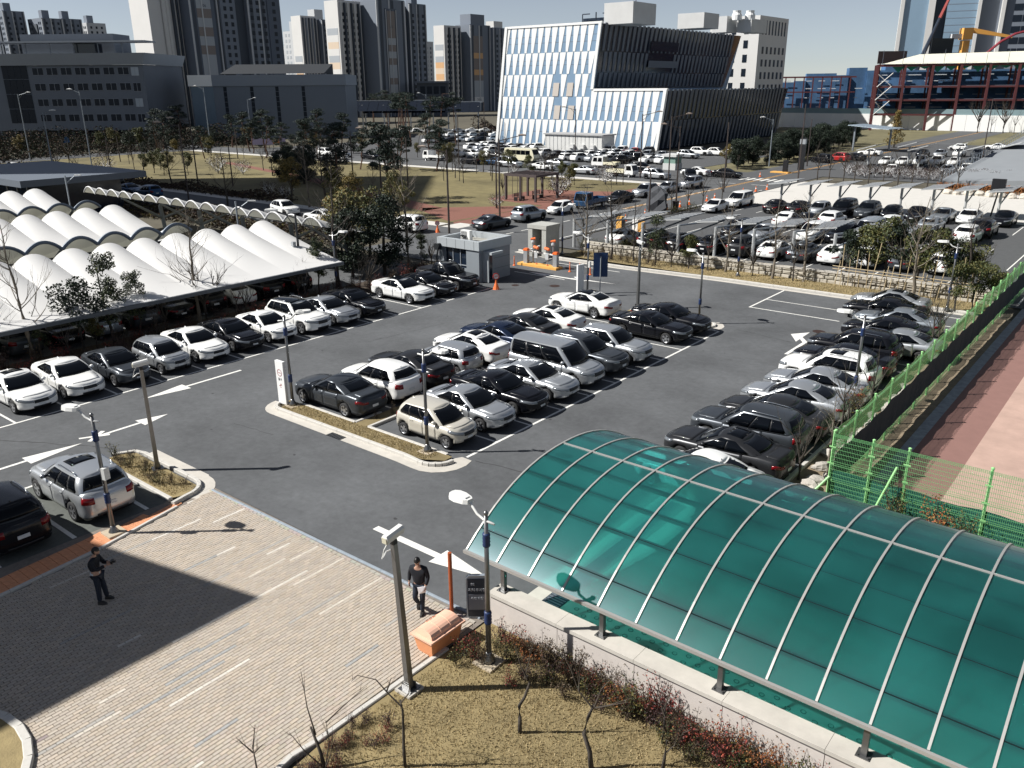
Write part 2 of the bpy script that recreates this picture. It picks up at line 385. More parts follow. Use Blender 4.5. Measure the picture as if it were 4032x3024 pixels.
for (cx, cy, c, bl) in cand:
 if (cx, cy) in near:
  q = tuple(round(v, 2) for v in c)
  if q not in bc:
   t = MB(); bmesh_brick(t, 0, 0, q, zt=.03); bc[q] = t.data('brick', TINT)
  o = link('brick', bc[q], pl); o.location = (cx, cy, rb.uniform(-.002, .002))
 else: bmesh_brick(allb, cx, cy, c, bl=bl)
tag(allb.build('brick', TINT, pl), kind='stuff')
# small round bed at the lower left of the plaza
bc2 = arc(-18.6, 2.2, 2.6, 0, 180, 16)
kerb(arc(-18.3, 1.9, 2.75, -20, 150, 14), w=.2, h=.13)
tag(MB().face([(x, y, .1) for x, y in arc(-18.3, 1.9, 2.66, 0, 360, 24)[:-1]]).build('lawn_bed', TURF), kind='structure')
# ---------------------------------------------------------------- lawn, low wall, ramp and green canopy
WALLX0 = -12.45
kerb([(-12.55, 12.75), (-12.62, 8.6)] + arc(-11.5, 8.0, 1.2, 165, 230, 4) + [(-11.6, 5.5), (-10.5, 2)], w=.15, h=.1, seg=.8)
lawn = tag(MB().face([(-12.5, 14.28, .05), (-12.5, 8.6, .05), (-12.4, 7.6, .05), (-11.5, 5.5, .05), (-10.4, 2, .05), (8, 2, .05), (8, 14.28, .05)][::-1]).build('lawn', TURF), kind='structure')
gb = MB(); rg = random.Random(11)
gcols = [(.40, .31, .165), (.36, .275, .14), (.46, .37, .21), (.31, .24, .12), (.22, .19, .09), (.2, .18, .08)]
for i in range(42000):
 x = rg.uniform(-12.4, -3.0); y = rg.uniform(6.6, 14.2)
 if x < -12.35 + max(0, 8.6 - y) * .3: continue
 pt = math.sin(x * 1.3 + y * .7) + math.sin(y * 2.1 - x * .5) + rg.uniform(-1, 1)
 a = rg.uniform(0, 6.28); h = rg.uniform(.03, .085); w = rg.uniform(.006, .014); lx, ly = rg.uniform(-.03, .03), rg.uniform(-.03, .03)
 c = gcols[min(5, int(abs(pt) * 1.9))]; k = rg.uniform(.8, 1.15)
 gb.face([(x - w * math.cos(a), y - w * math.sin(a), .045), (x + w * math.cos(a), y + w * math.sin(a), .045), (x + lx, y + ly, .05 + h)], 0, tuple(v * k for v in c))
tag(gb.build('dry_grass', LEAF), 'short straw coloured winter grass covering the foreground lawn', 'grass', kind='stuff')
for nm, (x0, x1, y0, y1), n, zz in (('dry_grass', (-30.4, -21, 20.6, 21.4), 5000, .09), ('dry_grass', (-30.9, -26, 12.9, 13.8), 2500, .09)):
 g2 = MB()
 for i in range(n):
  x = rg.uniform(x0, x1); y = rg.uniform(y0, y1); a = rg.uniform(0, 6.28); h = rg.uniform(.02, .07); w = .012; k = rg.uniform(.8, 1.2); c = rg.choice(gcols[:5])
  g2.face([(x - w * math.cos(a), y - w * math.sin(a), zz), (x + w * math.cos(a), y + w * math.sin(a), zz), (x + rg.uniform(-.03, .03), y + rg.uniform(-.03, .03), zz + h)], 0, tuple(v * k for v in c))
 tag(g2.build(nm, LEAF), 'thin dry grass on the kerbed island %s' % ('below the row of parked cars' if y0 > 20 else 'beside the silver SUV'), 'grass', kind='stuff')

wall = empty('ramp_wall', (WALLX0, 14.6, 0)); tag(wall, 'low pale concrete wall along the lawn carrying the green canopy', 'wall')
WM = mat('pink_concrete', (.56, .51, .47), .85, 0, .06, 3, .08, 40)
b = MB(); xx = -.0
L = 20.2; n = 9; sl = L / n
for k in range(n):
 t = MB(); t.bx(k * sl + .008, (k + 1) * sl - .008, -.27, .27, -1.6 if k else -.05, .9); t.build('wall_panel', WM, wall)
 t = MB(); t.bx(k * sl + .004, (k + 1) * sl - .004, -.33, .25, .9, 1.0); t.build('coping_stone', CONC, wall)
wall2 = empty('ramp_wall', (WALLX0 + 1, 23.9, 0)); tag(wall2, 'far concrete side wall of the ramp, seen dimly through the green canopy', 'wall')
t = MB(); t.bx(0, L - 1, -.2, .2, -1.6, 1.0); t.build('wall_panel', WM, wall2)
# ramp floor with anti-slip rings
RF = mat('ramp_concrete', (.47, .46, .41), .85, 0, .08, 2.5)
ramp = tag(MB().mesh([(-11.6, 14.87, .004), (-11.6, 23.7, .004), (-9.6, 23.7, -.02), (-9.6, 14.87, -.02), (8, 23.7, -1.5), (8, 14.87, -1.5)], [(0, 3, 2, 1), (3, 5, 4, 2)][0:2]).build('ramp', RF), kind='structure')
RG = mat('ring_groove', (.2, .2, .185), .9)
def rz(x): return .004 - (x + 11.6) * .012 if x < -9.6 else -.02 - (x + 9.6) * .0841
rm = []
t = MB()
for k in range(12):
 a0, a1 = 2 * math.pi * k / 12, 2 * math.pi * (k + 1) / 12
 o_, i_ = .075, .052
 t.mesh([(o_ * math.cos(a0), o_ * math.sin(a0), 0), (o_ * math.cos(a1), o_ * math.sin(a1), 0), (i_ * math.cos(a1), i_ * math.sin(a1), .006), (i_ * math.cos(a0), i_ * math.sin(a0), .006)], [(0, 1, 2, 3)])
ringm = t.data('ring', RG)
cnt = 0
for i in range(48):
 for j in range(6):
  x = -10.95 + i * .33; y = 15.1 + j * .3 + (i % 2) * .15
  if x > 4: continue
  o = link('ring', ringm, ramp); o.location = (x, y, rz(x) + .004); o.rotation_euler = (0, math.atan(.0841) if x > -9.6 else .012, 0)
# steel grate across the head of the ramp
t = MB(); t.bx(-11.95, -11.35, 14.95, 23.5, -.02, .012)
for i in range(7):
 for j in range(7): t.lathe((-11.88 + i * .078, 15.05 + j * .11, .012), [(.03, 0), (.022, .014), (0.002, .016)], 5, 1)
for j in range(70): t.bx(-11.92, -11.38, 15.9 + j * .11, 15.95 + j * .11, .012, .022, 1)
tag(t.build('channel_grate', [mat('grate_blue', (.07, .085, .11), .5, .5), mat('steel_light', (.32, .35, .38), .35, .7)]), 'blue grey steel channel grate across the top of the ramp', 'drain grate')
sheet('ramp_apron', [rect(-12.45, -11.6, 14.95, 24)], .006, CONC)
t = MB(); 
for i in range(30): x = -7 + i * .5; t.face([(x, 15.75 + i * .02, rz(x) + .011), (x + .5, 15.77 + i * .02, rz(x + .5) + .011), (x + .5, 15.9 + i * .02, rz(x + .5) + .011), (x, 15.88 + i * .02, rz(x) + .011)])
tag(t.build('lane_line', mat('ochre_paint', (.5, .27, .06), .7)), kind='structure')
# canopy
can = empty('green_canopy', (-13.43, 14.55, 0)); tag(can, 'long arched green polycarbonate canopy over the ramp, with pale steel ribs', 'canopy')
GP = bpy.data.materials.new('green_sheet'); GP.use_nodes = True
nt = GP.node_tree; nn = nt.nodes; ll = nt.links; nn.clear()
out = nn.new('ShaderNodeOutputMaterial'); tr = nn.new('ShaderNodeBsdfTransparent'); tr.inputs[0].default_value = (.05, .50, .47, 1)
tl = nn.new('ShaderNodeBsdfTranslucent'); tl.inputs[0].default_value = (.09, .62, .52, 1)
df = nn.new('ShaderNodeBsdfDiffuse'); df.inputs[0].default_value = (.03, .22, .215, 1)
gl = nn.new('ShaderNodeBsdfGlossy'); gl.inputs[0].default_value = (.8, .9, 1, 1); gl.inputs['Roughness'].default_value = .28
m1 = nn.new('ShaderNodeMixShader'); m1.inputs[0].default_value = .45; m2 = nn.new('ShaderNodeMixShader'); m3 = nn.new('ShaderNodeMixShader')
ns = nn.new('ShaderNodeTexNoise'); ns.inputs['Scale'].default_value = .55; tc = nn.new('ShaderNodeTexCoord'); ll.new(tc.outputs['Object'], ns.inputs['Vector'])
mr = nn.new('ShaderNodeMapRange'); mr.inputs['From Min'].default_value = .35; mr.inputs['From Max'].default_value = .65; mr.inputs['To Min'].default_value = .42; mr.inputs['To Max'].default_value = .66
ll.new(ns.outputs['Fac'], mr.inputs['Value']); ll.new(mr.outputs[0], m2.inputs[0])
fr = nn.new('ShaderNodeFresnel'); fr.inputs[0].default_value = 1.5
rf = nn.new('ShaderNodeBsdfRefraction'); rf.inputs[0].default_value = (.05, .50, .45, 1); rf.inputs['Roughness'].default_value = .5; rf.inputs['IOR'].default_value = 1.04; m4 = nn.new('ShaderNodeMixShader'); m4.inputs[0].default_value = .5; ll.new(tr.outputs[0], m4.inputs[1]); ll.new(rf.outputs[0], m4.inputs[2])
ll.new(tl.outputs[0], m1.inputs[1]); ll.new(df.outputs[0], m1.inputs[2]); ll.new(m1.outputs[0], m2.inputs[1]); ll.new(m4.outputs[0], m2.inputs[2])
ll.new(fr.outputs[0], m3.inputs[0]); ll.new(m2.outputs[0], m3.inputs[1]); ll.new(gl.outputs[0], m3.inputs[2]); ll.new(m3.outputs[0], out.inputs[0])
MATS['green_sheet'] = GP
RIBM = mat('rib_aluminium', (.40, .39, .37), .4, .3); PURL = mat('purlin_green', (.004, .02, .02), .5, .2); STEEL = mat('stainless', (.2, .2, .2), .32, .75, .1, 3)
CW = 9.0; RISE = 1.62; Z0 = 1.78; NR = 20; RS = 1.065
def arcp(s, dz=0):
 t_ = 2 * s - 1; y = CW * s; z = Z0 + RISE * (1 - abs(t_) ** 2.25) + dz
 return y, z
NS = 16
for k in range(NR):
 x0, x1 = k * RS, (k + 1) * RS
 pm_ = MB()
 for s0, s1 in ((0, .5), (.5, 1)):
  n = NS // 2; vs = []
  for i in range(n + 1):
   y, z = arcp(s0 + (s1 - s0) * i / n); vs += [(x0 + .02, y, z), (x1 - .02, y, z)]
  pb = MB(); pb.mesh(vs, [(2 * i, 2 * i + 1, 2 * i + 3, 2 * i + 2) for i in range(n)]); pb.build('panel', GP, can, True)
ribv = MB()
pts = [arcp(i / 22, .035) for i in range(23)]
for i in range(22):
 (ya, za), (yb, zb) = pts[i], pts[i + 1]
 w = .026; h = .05
 ribv.mesh([(-w, ya, za - h), (w, ya, za - h), (w, ya, za), (-w, ya, za), (-w, yb, zb - h), (w, yb, zb - h), (w, yb, zb), (-w, yb, zb)], [(3, 2, 6, 7), (0, 4, 5, 1), (1, 5, 6, 2), (0, 3, 7, 4)])
ribm = ribv.data('rib', RIBM)
bolt = MB()
for k in range(NR + 1): o = link('rib', ribm, can); o.location = (k * RS, 0, 0)
for s in (.07, .2, .3, .4, .6, .7, .8, .92):
 y, z = arcp(s, -.07); t = MB(); t.bx(0, NR * RS, y - .045, y + .045, z - .05, z + .055); t.build('purlin', PURL, can)
y, z = arcp(.5, .03); t = MB(); t.bx(0, NR * RS, y - .03, y + .03, z - .05, z); t.build('ridge_bar', RIBM, can)
for s, yy in ((0, -.05), (1, CW + .05)):
 t = MB(); t.bx(-.05, NR * RS, yy - .04, yy + .04, Z0 - .06, Z0 + .03); t.build('edge_beam', RIBM, can)
for k in range(7):
 for yy, zb in ((.06, 1.0), (CW + .0, 1.0)):
  x = 1.26 + k * 3.12
  t = MB(); t.bx(x - .06, x + .06, yy - .06, yy + .06, zb + .02, Z0 - .08); t.bx(x - .14, x + .14, yy - .14, yy + .14, zb, zb + .02)
  for sx in (-.1, .1):
   for sy in (-.1, .1): t.cyl((x + sx, yy + sy, zb + .02), .016, .03, 5)
  t.build('post', STEEL, can)
# slot in the wall below the first post casts nothing; a steel upright stands in front of the wall
# ---------------------------------------------------------------- ball court and green fences
COURT = mat('court_acrylic', (.44, .30, .245), .8, 0, .07, 1.2, .05, 30, var2=.1, scale2=.3)
TRACK = mat('track_red', (.24, .13, .11), .85, 0, .07, 1.5)
sheet('court', [rect(-4.6, 40, 27.3, 160)], .012, COURT); sheet('running_track', [rect(-6.5, -4.6, 27.3, 160)], .012, TRACK)
sheet('court_drain', [rect(-6.95, -6.5, 27.3, 160)], .014, mat('drain_cover', (.30, .32, .34), .8, 0, .3, 3))
sheet('bank', [rect(-9.3, -6.95, 24.2, 57)], .02, mat('bank_soil', (.21, .165, .11), .95, 0, .35, 1.4, .8, 8))
kerb([(-9.35, 26.4), (-9.35, 57)], h=.15)
FG = mat('fence_green', (.30, .60, .25), .5, 0, .06, 3); FG2 = mat('fence_wire', (.16, .42, .17), .5)
def fence(name, p0, dirv, n, sp, h, label, screens, posts=None):
 root = empty(name, (p0[0], p0[1], 0), math.atan2(dirv[1], dirv[0])); tag(root, label, 'fence')
 pm_ = MB(); pm_.cyl((0, 0, 0), .045, h + .06, 8); pm_.lathe((0, 0, h + .06), [(.055, 0), (.055, .03), (.02, .05)], 8)
 for zz in (.3, .9, 1.5, 2.1): pm_.bx(-.11, .11, -.055, -.04, zz - .02, zz + .03)
 me = pm_.data('post', FG)
 for q in (posts or [k * sp for k in range(n + 1)]): o = link('post', me, root); o.location = (q, 0, 0)
 w = MB(); L = n * sp; t = .005 if L < 16 else .002
 sv = .055 if L < 16 else .2; sh = .15 if L < 16 else .3
 x = 0
 while x < L: w.mesh([(x - t, -.05, .05), (x + t, -.05, .05), (x + t, -.05, h), (x - t, -.05, h), (x, -.057, .05), (x, -.057, h)], [(0, 1, 2, 3), (0, 3, 5, 4), (1, 4, 5, 2)]); x += sv
 z = .1
 rows = []
 while z < h: rows.append(z); z += sh
 for z in rows + [h - .02, h - .06, .86, .92, 1.46, 1.52]:
  w.mesh([(0, -.06, z - t * 1.3), (L, -.06, z - t * 1.3), (L, -.06, z + t * 1.3), (0, -.06, z + t * 1.3), (0, -.052, z), (L, -.052, z)], [(0, 1, 2, 3), (0, 4, 5, 1), (3, 2, 5, 4)])
 tag(w.build('wire_mesh', FG2, root), kind='stuff')
 for (z0, z1, m, nm) in screens:
  s = MB(); nn_ = n * 4
  vs = []
  for i in range(nn_ + 1):
   x = L * i / nn_; sag = .05 * math.sin(i * 1.7) + .03 * math.sin(i * .6)
   yo = -.08 if L > 16 and m is SCRN else .03; vs += [(x, yo + .015 * math.sin(i * 2.3), z0 + sag * .6), (x, yo + .015 * math.sin(i * 1.1), z1 + sag)]
  s.mesh(vs, [(2 * i, 2 * i + 2, 2 * i + 3, 2 * i + 1) for i in range(nn_)])
  o = s.build(nm, m, root); md = o.modifiers.new('thickness', 'SOLIDIFY'); md.thickness = .006
 return root
SCRN = mat('wind_screen', (.006, .018, .022), .9); SCRG = mat('green_screen', (.012, .10, .085), .85)
GMESH = bpy.data.materials.new('green_net'); GMESH.use_nodes = True
nt = GMESH.node_tree; nn = nt.nodes; nn.clear(); o_ = nn.new('ShaderNodeOutputMaterial'); a_ = nn.new('ShaderNodeBsdfTransparent'); d_ = nn.new('ShaderNodeBsdfDiffuse')
d_.inputs[0].default_value = (.36, .60, .28, 1); mx_ = nn.new('ShaderNodeMixShader'); mx_.inputs[0].default_value = .42
nt.links.new(a_.outputs[0], mx_.inputs[1]); nt.links.new(d_.outputs[0], mx_.inputs[2]); nt.links.new(mx_.outputs[0], o_.inputs[0])
fence('court_fence', (-7.72, 26.95), (0, 1), 38, 2.2, 2.6, 'long green mesh fence with black wind screen beside the court', [(.5, 1.75, SCRN, 'wind_screen'), (.05, .5, GMESH, 'net'), (1.75, 2.58, GMESH, 'net')])
fence('court_fence', (-7.72, 26.85), (1, 0), 6, 2.3, 2.6, 'near green mesh fence with dark green sheet, behind the canopy', [(.05, 1.2, SCRG, 'green_sheet')], [0, 1.27, 2.38, 4.74, 7.1, 9.4, 11.7, 13.8])
t = MB(); t.tube([(-5.6, 26.7, 2.0), (-6.1, 26.1, .1)], .04, 8); tag(t.build('fence_brace', FG), 'leaning green pipe brace propping the near court fence', 'brace')
t = MB(); t.tube([(-7.7, 26.8, 1.0), (-8.3, 26.2, .1)], .04, 8); tag(t.build('fence_brace', FG), 'leaning green pipe brace at the corner of the court fence', 'brace')
# boulders on the bank
RK = mat('granite_rock', (.40, .37, .33), .9, 0, .25, 3, .6, 10)
def rock(name, loc, s, seed, m=RK):
 r_ = random.Random(seed); b = MB(); n, k = 9, 6; vs = [(0, 0, -.4 * s[2])]
 P = [[(1 + r_.uniform(-.22, .22)) for _ in range(n)] for _ in range(k)]
 vs = []
 for i in range(k):
  ph = -.6 + 2.1 * i / (k - 1)
  for j in range(n):
   a = 2 * math.pi * j / n; q = P[i][j]
   vs.append((s[0] * q * math.cos(a) * math.cos(min(ph, 1.45)), s[1] * q * math.sin(a) * math.cos(min(ph, 1.45)), s[2] * math.sin(min(ph, 1.5)) * (.9 + .1 * q)))
 fs = [(i * n + j, i * n + (j + 1) % n, (i + 1) * n + (j + 1) % n, (i + 1) * n + j) for i in range(k - 1) for j in range(n)] + [tuple((k - 1) * n + j for j in range(n))]
 o = b.mesh(vs, fs).build(name, m); o.location = loc; o.rotation_euler = (0, 0, r_.uniform(0, 6)); return o
for i in range(26):
 y = 25.0 + i * .62; o = rock('rock', (-8.55 + rnd.uniform(-.35, .35), y, .1), (rnd.uniform(.2, .42), rnd.uniform(.18, .36), rnd.uniform(.15, .3)), i)
 tag(o, 'pale granite rock, %s from the near end of the bank by the court fence' % ordw(i + 1), 'rock', 'rocks on the bank by the fence')
# ---------------------------------------------------------------- far buildings
WWHITE = mat('facade_white', (.80, .80, .78), .5, 0, .03, .3)
GLASSB = mat('facade_glass', (.20, .30, .42), .3, 0, .1, .08, spec=.6); GLASSD = mat('dark_glass', (.012, .02, .035), .12, 0, spec=.5)
FIN = mat('fin_grey', (.11, .125, .15), .6, 0, .05, .2); BEIGE = mat('beige_panel', (.52, .47, .42), .7)
ROOFC = mat('roof_concrete', (.36, .36, .36), .85, 0, .08, .2); ROOFW = mat('roof_box', (.55, .55, .54), .8, 0, .06, .3)
SK = .13                                   # both blocks lean towards +X
bld = empty('office_block', (-138, 169, 0)); tag(bld, 'white and blue office block with leaning facade of tapered panels', 'office building')
def sx(x, z): return x + SK * (z - 0) - (138 * 0)
XL, XS, XC = -141.5, -113.7, -94.7         # left end, step, lower right corner (at z = 0)
HT, HS = 27.1, 12.9
def P3(x, y, z): return (x + SK * z + 138, y - 169, z)
def hexa(x0, x1, y0, y1, z0, z1, lean_y=0):
 b = MB(); vs = [P3(x0, y0, z0), P3(x1, y0, z0), P3(x1, y1, z0), P3(x0, y1, z0), P3(x0, y0, z1), P3(x1, y0, z1), P3(x1, y1 + lean_y, z1), P3(x0, y1 + lean_y, z1)]
 b.mesh(vs, [(0, 1, 5, 4), (1, 2, 6, 5), (2, 3, 7, 6), (3, 0, 4, 7), (4, 5, 6, 7)]); return b
hexa(XL, XS - .0, 169.07, 236, 0, HT - .3, 6).build('glazed_core', GLASSB, bld)
hexa(XS + .01, XC - .3, 169.07, 236, 0, HS - .3).build('glazed_core', GLASSB, bld)
t = MB(); vs = [P3(XS + .05, 169.4, HS), P3(XS + .05, 236, HS), P3(XS + .05, 242, HT - .3), P3(XS + .05, 169.4, HT - .3)]; t.mesh(vs, [(0, 1, 2, 3)])
vs = [P3(XC - .25, 169.4, 0), P3(XC - .25, 236, 0), P3(XC - .25, 238, HS - .3), P3(XC - .25, 169.4, HS - .3)]; t.mesh(vs, [(0, 1, 2, 3)]); t.build('dark_glazing', GLASSD, bld)
rows = [(HT, 21.1), (21.1, 16.3), (16.3, 11.3), (11.3, 6.1), (6.1, .1)]
sp = 2.02
rp = random.Random(5)
def panel(x, zt, zb, wt, wb, y=169.0, m=None):
 b = MB(); d = .05
 f = [(x, zb), (x + wb, zb), (x + wt, zt), (x, zt)]
 # leaning white blade: broad at the top, narrow at the foot
 q = [(x + (wt - wb) * .5, zb), (x + (wt + wb) * .5, zb), (x + wt, zt), (x, zt)]
 vs = [P3(a, y, z_) for a, z_ in q] + [P3(a, y + d, z_) for a, z_ in q]
 b.mesh(vs, [(0, 1, 2, 3), (1, 5, 6, 2), (4, 0, 3, 7), (4, 5, 1, 0), (3, 2, 6, 7)]); return b.build('facade_panel', m or WWHITE, bld)
for ri, (zt, zb) in enumerate(rows):
 x = XL + (ri % 2) * sp * .5 - SK * 0
 xe = XS - .2 if ri < 3 else XC - .2
 if ri == 2: xe = XS - .2
 i = 0
 while x + sp < xe + .6:
  wide = sp * .84; nar = sp * .30; zq = 12.8 if ri == 3 and x > XS - 1 else zt
  if ri in (2, 3) and abs(x + sp - (XS - 9.2)) < 1.05 or ri in (2, 3) and abs(x + sp - (XS - 5.2)) < 1.05:
   panel(x + .1, zb + (zt - zb) * .62, zb + .1, wide, wide, 168.95, BEIGE)
  else: panel(x, zq - .05, zb + .05, wide, nar if ri != 4 else nar * .8)
  x += sp; i += 1
# top rail, edge strips
for (x0, x1, z) in ((XL, XS + .1, HT), (XS, XC + .1, HS)):
 t = MB(); t.mesh([P3(x0, 168.85, z - .35), P3(x1, 168.85, z - .35), P3(x1, 168.85, z + .15), P3(x0, 168.85, z + .15), P3(x0, 169.6, z + .15), P3(x1, 169.6, z + .15), P3(x1, 169.6, z - .35)], [(0, 1, 2, 3), (3, 2, 5, 4), (1, 6, 5, 2)]); t.build('parapet', WWHITE, bld)
def edge(x, z0, z1):
 t = MB(); w = .75; t.mesh([P3(x - w, 168.8, z0), P3(x, 168.8, z0), P3(x, 168.8, z1), P3(x - w, 168.8, z1), P3(x, 169.6, z0), P3(x, 169.6, z1), P3(x - w, 169.6, z0), P3(x - w, 169.6, z1)], [(0, 1, 2, 3), (1, 4, 5, 2), (6, 0, 3, 7)]); t.build('edge_strip', WWHITE, bld)
edge(XS, 12.9, HT); edge(XC, 0, HS); edge(XL + .7, 0, HT)
# horizontal glazing bars of the front
for z in (23.2, 18.3, 13.4, 8.2, 3.2, 24.6, 19.3, 9.2):
 t = MB(); xe = XS if z > 13 else XC; t.mesh([P3(XL, 169.055, z), P3(xe, 169.055, z), P3(xe, 169.055, z + .09), P3(XL, 169.055, z + .09)], [(0, 1, 2, 3)]); t.build('glazing_bar', FIN, bld)
# fins of the shaded side
def fin(X, y, zt, zb, wt, wb):
 t = MB(); d = .16
 q = [(y, zb), (y + wb, zb), (y + wt, zt), (y, zt)]
 vs = [P3(X + d, a, z_) for a, z_ in q] + [P3(X, a, z_) for a, z_ in q]
 t.mesh(vs, [(0, 1, 2, 3), (4, 0, 3, 7), (1, 5, 6, 2), (3, 2, 6, 7), (4, 5, 1, 0)]); t.build('fin', FIN, bld)
for ri, (zt, zb) in enumerate(((HT, 21.1), (21.1, 16.6), (16.6, 13.3))):
 y = 170.3 + (ri % 2) * 1.0
 while y < 234 + (zb - 13) * .4:
  if not (190 < y < 204 and ri < 2 and (zt > 25 and False or ri == 1)): fin(XS + .05, y, zt - .1, zb + .1, 1.25, .7)
  y += 2.05
for ri, (zt, zb) in enumerate(((HS, 6.3), (6.3, .2))):
 y = 170.3 + (ri % 2) * 1.0
 while y < 235: fin(XC - .25, y, zt - .1, zb + .1, 1.2, .6); y += 2.05
for (y0, y1, z0, z1) in ((191, 205, 21.6, 23.8), (191, 206, 17.8, 19.4)):
 t = MB(); t.mesh([P3(XS + .6, y0, z0), P3(XS + .6, y1, z0), P3(XS + .6, y1, z1), P3(XS + .6, y0, z1)], [(0, 1, 2, 3)]); t.build('recessed_window', GLASSD if z0 > 20 else FIN, bld)
for (x0, x1, y0, y1, z1, m) in ((-112.5, -105, 171, 181, 31, ROOFW), (-108, -101, 197, 205, 30, ROOFW), (-109, -105, 218, 224, 30.5, ROOFW), (-104, -100, 222, 232, 29.8, ROOFW)):
 t = MB(); t.bx(x0 + 138 + 1.5, x1 + 138 + 1.5, y0 - 169, y1 - 169, HT - .5, z1); t.build('roof_plant', m, bld)
for (x, y) in ((-103.5, 222), (-101, 224.5)):
 t = MB(); t.lathe((x + 139.5, y - 169 - 1.5, 29.5), [(1.3, 0), (1.3, 1.2), (1.0, 1.8), (1.1, 2.3)], 12); t.build('cooling_tower', WWHITE, bld)
t = MB(); t.tube([(20.5, 3, HT), (20.5, 3, HT + 2)], .12, 5); t.tube([(20.5, 3, HT + 2), (22.5, 3, HT + 2)], .12, 5); t.tube([(28, 3, HT), (28, 3, HT + 2)], .12, 5); t.tube([(28, 3, HT + 2), (26, 3, HT + 2)], .12, 5); t.tube([(24.2, 3, HT), (24.2, 3, HT + 2.3)], .15, 5); t.bx(20, 28.5, 4, 10, HT - .4, HT + 1.2); t.build('roof_davit', GLASSD, bld)
t = MB(); t.tube([(31.5, 8, HT), (31.5, 8, HT + 6.3)], .12, 5); t.build('roof_mast', FIN, bld)
# annex shed in front
sh = empty('annex_shed', (-107.5, 157, 0)); tag(sh, 'long low white shed with air conditioners in front of the white office block', 'shed')
t = MB(); t.bx(-7.5, 7.5, -2.5, 2.5, 0, 3.6); t.build('wall', mat('shed_white', (.62, .62, .60), .6, 0, .05, 1), sh)
t = MB(); t.bx(-7.8, 7.8, -2.8, 2.8, 3.6, 3.85); t.build('roof', ROOFC, sh)
for x in (-.5, 2.2, 4.8): t = MB(); t.bx(x, x + 1.1, -3.2, -2.52, .2, 1.7); t.cyl((x + .55, -3.21, .95), .42, .01, 10); t.build('air_conditioner', ROOFW, sh)
for k in range(14): t = MB(); t.bx(-7.3 + k * 1.05, -7.24 + k * 1.05, -2.53, -2.5, .1, 3.5); t.build('cladding_seam', FIN, sh)

def facebox(name, mats, fr, w, d, h):   # helper returning a root at the left front corner of a front that faces the direction nrm
 pass
Fd = Vector((.777, .629, 0))            # along a front that faces the car park
angF = math.atan2(Fd.y, Fd.x)
HW = mat('hall_wall', (.15, .17, .20), .8, 0, .05, .3); HWL = mat('hall_wall_light', (.30, .33, .37), .8, 0, .04, .3); WIN = mat('window_glass', (.012, .018, .028), .3, 0, spec=.2)
WINL = mat('window_pale', (.35, .40, .45), .2); FRM = mat('window_frame', (.30, .32, .35), .6)
# left hall (local x along the front, y away)
hall = empty('office_hall', (-262, 96.2, 0), angF - .03); tag(hall, 'long grey office hall with rows of dark windows at the left edge', 'office building')
t = MB(); t.bx(-20, 44.6, 0, 26, 3.2, 20.0); t.build('wall', HW, hall)
t = MB(); t.bx(-20, 44.0, 1.5, 25, 0, 3.2); t.build('ground_storey', GLASSD, hall)
t = MB(); t.mesh([(-20, -.6, 20.0), (45.0, -.6, 20.0), (46.2, -1.6, 22.9), (-20, -1.6, 22.9), (-20, 26, 22.9), (46.2, 26, 22.9), (45.0, 26, 20)], [(0, 1, 2, 3), (3, 2, 5, 4), (1, 6, 5, 2)]); t.build('roof_band', HWL, hall)
for k in range(16): t = MB(); t.bx(-18 + k * 4, -17.6 + k * 4, .3, .7, 0, 3.2); t.build('column', HW, hall)
def hwin(x0, x1, z0, z1, root, m=None):
 t = MB(); t.bx(x0, x1, -.06, .05, z0, z1); f = t.build('window', FRM, root)
 n = max(2, int((x1 - x0) / 1.3)); s = (x1 - x0) / n
 for k in range(n): q = MB(); q.bx(x0 + k * s + .07, x0 + (k + 1) * s - .07, -.085, -.05, z0 + .07, z1 - .07); q.build('pane', m or WIN, f)
for r_ in range(4):
 z1 = 19.4 - r_ * 3.98
 for k in range(7): hwin(14.3 + k * 3.9, 17.3 + k * 3.9, z1 - 1.9, z1, hall, None)
 for k in range(3): hwin(-12 + k * 3.9, -9 + k * 3.9, z1 - 1.9, z1, hall, None)
 hwin(41.3, 43.4, z1 - 2.2, z1, hall, WINL if r_ % 2 == 0 else WIN)
for k in range(4):
 for j in range(4): q = MB(); q.bx(6.0 + k * 1.75, 7.65 + k * 1.75, -.1, 0, 5.2 + j * 3.8, 8.85 + j * 3.8); q.build('curtain_pane', WIN, hall)
for k in range(9): t = MB(); t.bx(-14 + k * 6.6, -13.8 + k * 6.6, 2, 2.2, 22.9, 25.6); t.build('roof_post', HWL, hall)
t = MB(); t.bx(-20, 46.5, -1, 6, 25.6, 26.0); t.build('roof_canopy', HWL, hall)
t = MB(); t.bx(8, 34, 8, 18, 22.9, 28.2); t.build('roof_block', HW, hall)
t = MB(); t.bx(25, 31, 3, 7, 22.9, 25.5); t.build('roof_block', GLASSD, hall)
